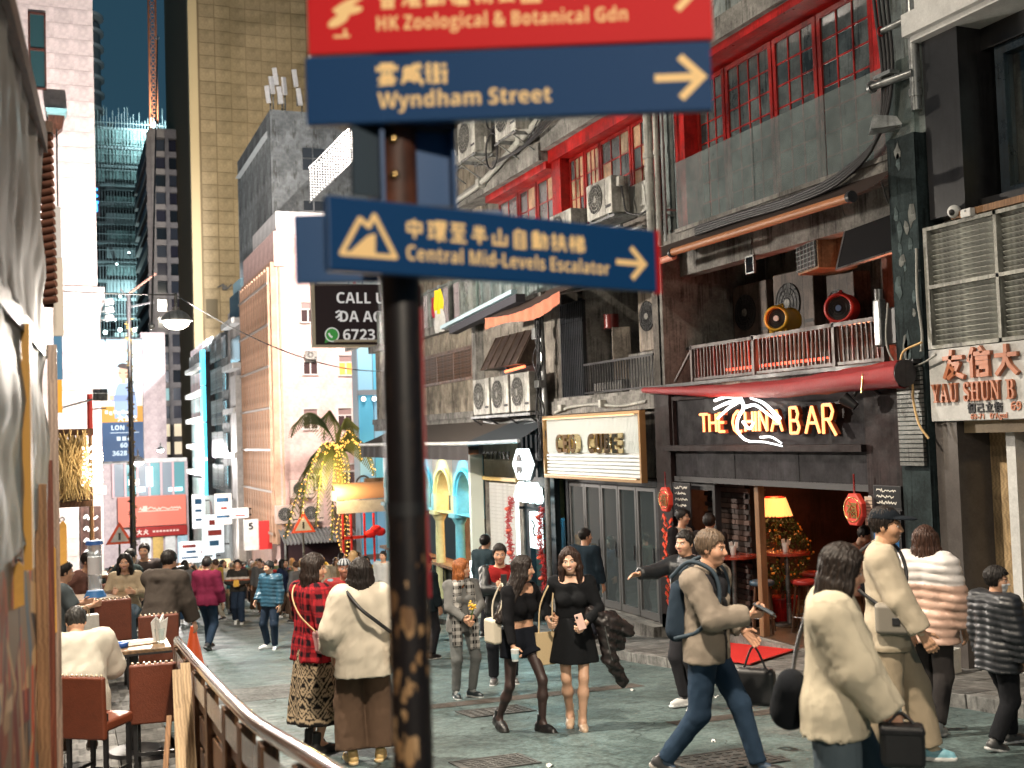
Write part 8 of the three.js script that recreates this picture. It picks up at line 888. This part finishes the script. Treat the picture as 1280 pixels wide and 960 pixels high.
{ // young woman in cream jacket, close
const J=person({label:'young woman in cream fleece jacket and blue grey trousers looking down',at:onRoad(3.32,-4.35),H:1.6,fem:1,turn:cam0+1.3,lean:0.06,head:[0.1,0.22,0],fL:[0.1,0.2,0,0,0],fR:[-0.1,-0.2,0,0.02,0.3],hipY:0.91,aR:[-0.2,0.9,0.26],aL:[0.22,0.88,0.2],hR:{curl:0.8},hair:{kind:'bob',len:0.17,c:[0.02,0.013,0.01],vol:0.016},bottom:{c:[0.13,0.17,0.2],wide:0.03,loose:0.03},tops:[{name:'fleece_jacket',hem:0.8,loose:0.055,armLoose:0.022,collar:1,wrinkle:0.008,wf:13,cuff:-0.012,c:[0.78,0.69,0.52]}],shoes:{c:[0.5,0.5,0.5],sc:[0.6,0.6,0.6]}});
const b=carried(J,'camera_case','black camera case in the hand of the woman in cream fleece','case');mesh('case',[rb(0.12,0.18,0.2,0.03,-0.24,0.78,0.3)],M.black,b);mesh('flap',rb(0.125,0.05,0.205,0.02,-0.24,0.86,0.3),M.charcoal,b);mesh('handle',tube([[-0.22,0.88,0.24],[-0.21,0.93,0.3],[-0.22,0.88,0.36]],0.008,14),M.black,b);
const h=carried(J,'shoulder_bag','black bag on the back of the woman in cream fleece','bag');bodyPart('bag',nets(rough(U([S([-0.02,1.0,-0.2],[0.06,0.86,-0.22],0.08,0.1)],0.03),0.008,9),0.014,()=>[0.012,0.014,0.018]),fabricMat,h);mesh('strap',strapPath([[0.05,1.0,-0.2],[0.12,1.2,-0.16],[0.17,1.4,-0.07],[0.16,1.47,0.04]],0.01),M.black,h);
}
{ // man with cap
const J=person({label:'man in black cap and beige jacket walking beside a woman',at:onRoad(5.45,-6.5),H:1.8,turn:cam0+1.25,smile:1,head:[-0.15,0.05,0],hipY:0.92,fL:[0.1,0.22,0,0,0],fR:[-0.1,-0.22,0,0.02,0.3],aL:[0.26,0.86,0.12],aR:[-0.26,0.9,0.22],skin:[0.5,0.28,0.17],hair:{kind:'short',c:[0.015,0.01,0.008]},cap:{c:[0.012,0.016,0.022]},bottom:{c:[0.5,0.4,0.28],wide:0.035,loose:0.026},tops:[{name:'sweatshirt',hem:0.86,loose:0.012,sleeve:0,c:[0.5,0.46,0.38],neck:1.47},{name:'jacket',hem:0.78,loose:0.038,armLoose:0.014,collar:1,vneck:1.0,neck:1.42,wrinkle:0.008,c:(x,y,z)=>(z>0.1&&Math.abs(x)<0.007?[0.2,0.16,0.1]:y<0.8?[0.42,0.35,0.25]:[0.62,0.53,0.4])}],shoes:{c:[0.2,0.42,0.5],sc:[0.7,0.7,0.68],sole:0.03}});
const b=carried(J,'messenger_bag','grey messenger bag at the hip of the man in the black cap','bag');mesh('bag',rb(0.1,0.2,0.26,0.03,-0.24,1.0,0.06),mat(0.2,0.18,0.15,0.6),b);mesh('clasp',rb(0.01,0.05,0.05,0.01,-0.295,0.99,0.06),M.black,b);mesh('strap',strapPath([[-0.22,1.1,0.1],[-0.1,1.28,0.14],[0.06,1.44,0.08],[0.14,1.47,-0.02],[0.08,1.38,-0.17],[-0.1,1.2,-0.19],[-0.22,1.08,-0.04]],0.012),M.charcoal,b);
}
person({label:'person in a pale quilted puffer jacket walking away by the dark door',at:onRoad(6.5,-7.25),H:1.64,turn:cam0+2.4,fem:1,fL:[0.1,0.1,0],fR:[-0.1,-0.15,0,0.02,0.2],hair:{kind:'bob',len:0.14,c:[0.05,0.022,0.014]},bottom:{c:[0.05,0.045,0.045]},tops:[{name:'puffer_jacket',hem:0.76,loose:0.055,armLoose:0.025,puff:0.014,collar:1,mat:puffMat,c:(x,y)=>(y>1.25?[0.66,0.62,0.6]:[0.55,0.36,0.28])}],shoes:{c:[0.3,0.3,0.3],sc:[0.5,0.5,0.5]}});
{ // child
person({label:'child in black quilted jacket and white face mask walking along',at:onRoad(6.42,-6.45),H:1.33,turn:cam0+1.9,mask:1,head:[-0.9,0.05,0],fL:[0.1,0.18,0],fR:[-0.1,-0.18,0,0.02,0.25],hipY:0.91,hair:{kind:'short',vol:0.02},bottom:{c:[0.014,0.015,0.018],loose:0.026},tops:[{name:'quilted_jacket',hem:0.76,loose:0.05,armLoose:0.02,puff:0.013,pitch:0.065,collar:1,mat:puffMat,c:[0.018,0.02,0.024]}],shoes:{c:[0.05,0.05,0.05],sc:[0.5,0.5,0.5]}});
}
// ---------------------------------------------------------------- people in the middle distance
const mid=(o)=>person({q:'mid',...o});
mid({label:'man in maroon jacket and jeans walking away down the street',at:onRoad(2.6,-22.6),H:1.8,turn:cam0+2.9,hipY:0.91,fL:[0.1,0.2,0],fR:[-0.1,-0.2,0,0.05,0.5],hair:{kind:'short'},bottom:{c:[0.015,0.028,0.05]},tops:[{hem:0.84,loose:0.04,armLoose:0.012,c:[0.13,0.012,0.035],collar:1,wrinkle:0.012}],shoes:{c:BLK,sc:[0.1,0.1,0.1]}});
{const J=mid({label:'man in dark sweater with pale chest stripes walking uphill',at:onRoad(4.4,-31.2),H:1.74,turn:cam0+0.1,fL:[0.1,0.16,0],fR:[-0.1,-0.16,0,0.03,0.3],hipY:0.915,aL:[0.06,1.06,0.22],aR:[-0.08,1.08,0.22],pL:[0.9,-0.5,-0.2],pR:[-0.9,-0.5,-0.2],hair:{kind:'short'},bottom:{c:[0.02,0.032,0.055],wide:0.02},tops:[{name:'sweater',hem:0.88,loose:0.03,c:(x,y)=>(y>1.2&&y<1.245?[0.6,0.55,0.5]:y>1.16&&y<1.2?[0.4,0.12,0.06]:[0.035,0.032,0.028])}],shoes:{c:[0.6,0.6,0.58]}});const b=carried(J,'snack_bag','golden snack bag held by the man in the striped sweater','bag');mesh('bag',rb(0.14,0.16,0.06,0.02,0,1.1,0.3),mat(0.6,0.34,0.05,0.5),b);mesh('fold',rb(0.12,0.03,0.03,0.01,0,1.19,0.3),mat(0.5,0.28,0.04,0.5),b);}
mid({label:'man in blue down jacket and white shoes standing in the road',at:onRoad(3.65,-21.6),H:1.64,turn:cam0-0.5,head:[-0.3,0.1,0],aR:[-0.24,0.95,0.16],aL:[0.27,0.88,0.05],fL:[0.12,0.05,0.6],fR:[-0.12,-0.02,-0.5],hair:{kind:'short'},bottom:{c:[0.022,0.036,0.06]},tops:[{name:'down_jacket',hem:0.84,loose:0.034,puff:0.01,mat:puffMat,collar:1,c:[0.02,0.07,0.11]}],shoes:{c:[0.7,0.7,0.7],sc:[0.7,0.7,0.7],sole:0.035}});
{const J=mid({label:'man in grey brown hoodie leaning on a high terrace table',at:[1.1,-1.28,-13.7],H:1.72,turn:cam0+2.9,lean:0.38,head:[0,0.1,0],hz:-0.12,fL:[0.1,-0.1,0.1],fR:[-0.12,-0.06,-0.1],aL:[0.2,1.02,0.42],aR:[-0.3,0.86,0.1],hair:{kind:'short'},bottom:{c:[0.03,0.032,0.04]},tops:[{name:'hoodie',hem:0.82,loose:0.045,armLoose:0.014,hood:1,wrinkle:0.014,c:[0.085,0.07,0.06]}],shoes:{c:BLK,sc:[0.2,0.2,0.2]}});const s=carried(J,'body_bag','black sling bag with white stripe on the grey hoodie','bag');mesh('strap',strapPath([[0.2,1.05,-0.12],[0.08,1.28,-0.1],[-0.06,1.45,0.06],[-0.14,1.47,0.18]],0.026),M.black,s);mesh('stripe',strapPath([[0.2,1.05,-0.147],[0.08,1.285,-0.128],[-0.06,1.465,0.035]],0.006),M.whitePaint,s);}
const seated={hipY:0.78,fL:[0.12,0.34,0,0.26,0.2],fR:[-0.12,0.34,0,0.26,0.2]};
mid({...seated,label:'smiling woman in beige top seated at the terrace table',at:[0.78,-1.24,-15.9],H:1.6,fem:1,smile:1,turn:cam0+0.2,lean:0.15,aL:[0.15,1.05,0.36],aR:[-0.15,1.05,0.34],hair:{kind:'long',len:0.2},bottom:{c:[0.1,0.14,0.18]},tops:[{name:'blouse',hem:0.82,c:[0.5,0.4,0.27]}],shoes:{c:BLK}});
mid({...seated,label:'man in white shirt hunched over on a bar chair with his back turned',at:[0.12,-1.22,-10.15],H:1.72,turn:cam0+3.6,lean:0.5,head:[0,0.45,0],aL:[0.2,0.98,0.5],aR:[-0.2,0.98,0.5],hair:{kind:'short',c:[0.03,0.028,0.026]},bottom:{c:[0.3,0.24,0.16]},tops:[{name:'shirt',hem:0.72,loose:0.055,armLoose:0.02,wrinkle:0.014,wf:9,c:[0.72,0.68,0.58]}],shoes:{c:[0.08,0.05,0.03]}});
mid({...seated,label:'man in grey tee shirt seated at the terrace beside the screen',at:[-0.12,-1.22,-14.2],H:1.7,turn:cam0+2.2,lean:0.25,aL:[0.2,1.02,0.4],aR:[-0.15,1.02,0.42],hair:{kind:'short'},bottom:{c:[0.05,0.05,0.055]},tops:[{name:'tee_shirt',sleeve:0.4,hem:0.78,loose:0.04,c:[0.1,0.12,0.13]}],shoes:{c:BLK}});
mid({...seated,label:'guest in navy jacket seated with back turned by the beer tower',at:[-0.15,-1.45,-19.2],H:1.68,turn:cam0+2.8,lean:0.2,hair:{kind:'short'},bottom:{c:[0.03,0.03,0.035]},tops:[{hem:0.78,loose:0.05,puff:0.01,mat:puffMat,c:[0.02,0.03,0.055]}],shoes:{c:BLK}});
mid({...seated,label:'guest in dark green jacket seated at the far terrace table',at:[0.9,-1.5,-18.6],H:1.68,turn:cam0+2.6,lean:0.2,hair:{kind:'short'},bottom:{c:[0.03,0.03,0.035]},tops:[{hem:0.78,loose:0.05,c:[0.03,0.045,0.045]}],shoes:{c:BLK}});
mid({...seated,label:'guest in pinkish sleeve leaning on the far terrace table',at:[0.15,-1.3,-16.9],H:1.66,fem:1,turn:cam0+1.5,lean:0.4,aL:[0.15,1.02,0.45],hair:{kind:'short'},bottom:{c:[0.05,0.04,0.04]},tops:[{name:'sweater',hem:0.78,c:[0.32,0.16,0.13]}],shoes:{c:BLK}});
mid({...seated,label:'man with dark hair facing uphill behind the far terrace table',at:[1.25,-1.5,-19.3],H:1.7,turn:cam0+0.1,lean:0.1,hair:{kind:'short'},bottom:{c:[0.03,0.03,0.03]},tops:[{hem:0.78,c:[0.06,0.05,0.05]}],shoes:{c:BLK}});
mid({label:'man in striped knit cap facing uphill behind the two talking women',at:onRoad(3.2,-13.6),H:1.62,turn:cam0+0.2,skin:[0.3,0.13,0.08],cap:{brim:false,c:(x,y,z)=>(Math.sin(Math.atan2(x,z)*14)>0?[0.5,0.52,0.55]:[0.05,0.06,0.07])},hair:{kind:'none'},aR:[-0.45,1.1,0.25],hR:{curl:0.1,n:[0,1,0.2]},bottom:{c:[0.02,0.03,0.05]},tops:[{hem:0.82,loose:0.03,c:[0.2,0.3,0.36]},{name:'collar_scarf',sleeve:0,hem:1.3,loose:0.04,neck:1.46,c:[0.3,0.03,0.03]}],shoes:{c:BLK}});
mid({label:'woman in white jacket and long hair walking away past the arches',at:onRoad(4.75,-16.2),H:1.58,fem:1,turn:cam0+2.9,hair:{kind:'long',len:0.36,c:[0.03,0.015,0.01]},bottom:{c:[0.08,0.12,0.17]},tops:[{hem:0.84,loose:0.04,c:[0.55,0.56,0.56]}],shoes:{c:[0.5,0.5,0.5]}});
mid({label:'man in dark clothes with glasses standing by the arches',at:onRoad(5.9,-20.4),H:1.68,turn:cam0-0.9,glasses:1,hair:{kind:'short'},bottom:{c:[0.03,0.03,0.035]},tops:[{hem:0.82,c:[0.02,0.024,0.028]}],shoes:{c:BLK}});
mid({label:'man in olive green shirt with back turned at the arches',at:onRoad(6.5,-21.2),H:1.72,turn:cam0+2.8,hair:{kind:'short'},bottom:{c:[0.03,0.03,0.035]},tops:[{hem:0.82,c:[0.05,0.08,0.06]}],shoes:{c:BLK}});
mid({label:'person in black cap and hood looking towards the arches',at:onRoad(5.3,-17.0),H:1.6,turn:cam0+2.3,cap:{c:[0.012,0.016,0.02]},hair:{kind:'short'},bottom:{c:[0.03,0.03,0.035]},tops:[{hem:0.8,loose:0.04,hood:1,c:[0.016,0.024,0.03]}],shoes:{c:BLK}});
mid({label:'tall man in teal lit jacket looking at the neon doorway',at:onRoad(6.9,-18.6,0.12),H:1.78,turn:cam0+2.4,head:[0.2,-0.05,0],hair:{kind:'short'},bottom:{c:[0.02,0.022,0.028]},tops:[{hem:0.8,loose:0.035,collar:1,c:[0.03,0.05,0.06]}],shoes:{c:BLK}});
mid({label:'woman with dark hair beside the closed shutter',at:onRoad(7.6,-20.6,0.1),H:1.62,fem:1,turn:cam0+2.0,hair:{kind:'bob',len:0.14,c:[0.05,0.025,0.015]},bottom:{c:[0.02,0.022,0.03]},tops:[{hem:0.8,c:[0.03,0.035,0.06]}],shoes:{c:BLK}});
mid({label:'man in navy blazer walking past the folding glass doors',at:onRoad(7.75,-16.3,0.13),H:1.76,turn:cam0+2.5,head:[-0.6,0,0],hair:{kind:'short'},bottom:{c:[0.02,0.022,0.03]},tops:[{name:'blazer',hem:0.76,loose:0.036,c:[0.02,0.035,0.05]}],shoes:{c:BLK}});
mid({label:'man in black leather jacket stretching out his arm to point',at:onRoad(5.75,-9.75),H:1.72,turn:cam0-1.0,head:[0.2,0,0],aR:[-0.14,1.33,0.5],pR:[-0.4,-0.9,0],aL:[0.26,0.88,0.06],hR:{curl:0.25,n:[0.5,-0.6,0]},hair:{kind:'short'},bottom:{c:[0.03,0.03,0.035]},tops:[{name:'leather_jacket',hem:0.82,loose:0.034,collar:1,mat:leatherMat,c:[0.015,0.017,0.02]}],shoes:{c:[0.5,0.5,0.5],sc:[0.7,0.7,0.7]}});
mid({label:'man in dark suit jacket and pale shirt standing in the bar doorway',at:[8.75,-1.3,-14.95],H:1.7,turn:cam0+0.7,head:[0.4,0.05,0],hair:{kind:'short'},bottom:{c:[0.02,0.02,0.025]},tops:[{name:'shirt',hem:0.9,loose:0.01,sleeve:0,c:[0.5,0.45,0.38]},{name:'suit_jacket',hem:0.78,loose:0.03,vneck:1.3,neck:1.34,c:[0.02,0.018,0.02]}],shoes:{c:BLK}});
mid({label:'man with dark hair turned away beside the brick wall in the doorway',at:[8.8,-1.3,-14.25],H:1.66,turn:cam0+2.6,hair:{kind:'short',vol:0.018},bottom:{c:[0.02,0.02,0.025]},tops:[{hem:0.78,loose:0.034,c:[0.025,0.02,0.02]}],shoes:{c:BLK}});
mid({...seated,label:'man in pink shirt seated deep inside the bar looking at his phone',at:[9.75,-1.26,-12.2],H:1.7,turn:cam0+0.9,lean:0.2,head:[0,0.4,0],aL:[0.1,1.1,0.32],aR:[-0.05,1.1,0.32],hL:{curl:0.8},hR:{curl:0.8},hair:{kind:'short'},bottom:{c:[0.02,0.02,0.025]},tops:[{name:'shirt',hem:0.78,loose:0.034,c:[0.4,0.2,0.14]}],shoes:{c:BLK}});
mid({label:'bar worker in white shirt behind the arcade counter',at:[9.9,-2.15,-25.6],H:1.7,turn:cam0+0.9,lean:0.2,hair:{kind:'short'},bottom:{c:[0.02,0.02,0.025]},tops:[{name:'shirt',hem:0.78,loose:0.034,c:[0.6,0.64,0.64]}],shoes:{c:BLK}});
// ---------------------------------------------------------------- the crowd down the street: a few figures, then copies in other clothes
{
const kinds=[],coat=(c)=>mat(...c,0.9,{map:rep(texCloth,30)});
const base=[{kind:0,turn:0},{kind:1,fem:1},{kind:2},{kind:3,fem:1},{kind:4},{kind:5,fem:1}];
const lookTop=['black jacket','cream coat','grey hoodie','red jacket','navy coat','tan jacket','white sweater','olive parka','burgundy coat','yellow coat','teal jacket','brown coat'],cTop=[[0.02,0.02,0.024],[0.5,0.44,0.34],[0.14,0.14,0.14],[0.38,0.03,0.03],[0.02,0.03,0.07],[0.34,0.23,0.12],[0.6,0.6,0.58],[0.09,0.1,0.05],[0.14,0.02,0.03],[0.5,0.34,0.06],[0.03,0.12,0.14],[0.13,0.07,0.04]],lookBot=['dark trousers','blue jeans','pale trousers','brown trousers'],cBot=[[0.02,0.02,0.025],[0.03,0.06,0.11],[0.35,0.32,0.26],[0.1,0.06,0.04]],lookHair=['black hair','brown hair','fair hair','grey hair'],cHair=[[0.012,0.01,0.009],[0.05,0.025,0.015],[0.3,0.18,0.08],[0.25,0.24,0.23]];
const mt=cTop.map(coat),mb=cBot.map(coat),mh=cHair.map((c)=>mat(...c,0.5));
const put=[];let n=0;const spots=[];
for(let k=0;k<210;k++){const s=24+44*Math.pow(k/210,0.8)+rr(-0.6,0.6),x=rr(1.3,s>34?9:7.6);if(spots.some(([a,b])=>Math.hypot(a-x,b-s)<0.7)||(s<33.5&&x>2.2&&x<5.4)){continue;}spots.push([x,s]);}
const used=new Map();const dress=(i)=>{const a=(i*5+Math.floor(i/12))% 12,b=(i*3+Math.floor(i/7))% 4,c=i % 5===3?2:i % 11===7?3:i % 3===1?1:0;return[a,b,c];};
const protos=base.map((b,i)=>{const[x,s]=spots[i],[a,c,h]=dress(i);const J=person({q:'far',label:'x',group:'crowd down the street',at:onRoad(x,-s),H:rr(1.58,1.78),fem:b.fem,turn:cam0+[0.1,2.9,0.3,3.2,2.6,-0.2][i],fL:[0.1,0.14,0],fR:[-0.1,-0.14,0,0.02,0.2],aL:i % 2?[0.1,1.05,0.26]:undefined,hair:i % 2?{kind:'long',len:0.3}:{kind:'short'},bottom:{c:[1,1,1],wide:i===3?0.04:0},tops:[{hem:i>2?0.76:0.84,loose:0.04,hood:i===2,c:[1,1,1]}],shoes:{c:i % 2?[0.5,0.5,0.5]:BLK}});return J.t;});
const style=(t,i)=>{const[a,b,c]=dress(i);t.traverse((o)=>{if(o.name.startsWith('jacket'))o.material=mt[a];if(o.name.startsWith('trousers'))o.material=mb[b];if(o.name.startsWith('hair'))o.material=mh[c];});t.userData={label:'',category:'person',group:'crowd down the street'};const walk=Math.cos(t.rotation.y-cam0)>0?'facing uphill':'facing downhill';t.userData.label=`person in the crowd with ${lookHair[c]}, ${lookTop[a]} and ${lookBot[b]}, ${walk}`;};
spots.forEach(([x,s],i)=>{let t;if(i<6)t=protos[i];else{t=protos[i % 6].clone();t.name=numbered('person');scene.add(t);t.position.set(...onRoad(x,-s));t.rotation.y=cam0+(i % 2?rr(2.4,3.8):rr(-0.7,0.7));t.scale.setScalar(rr(0.92,1.06));}style(t,i);});
}
scene.traverse((o)=>{if(o.isMesh){o.castShadow=true;o.receiveShadow=true;}});
renderer.render(scene,camera);
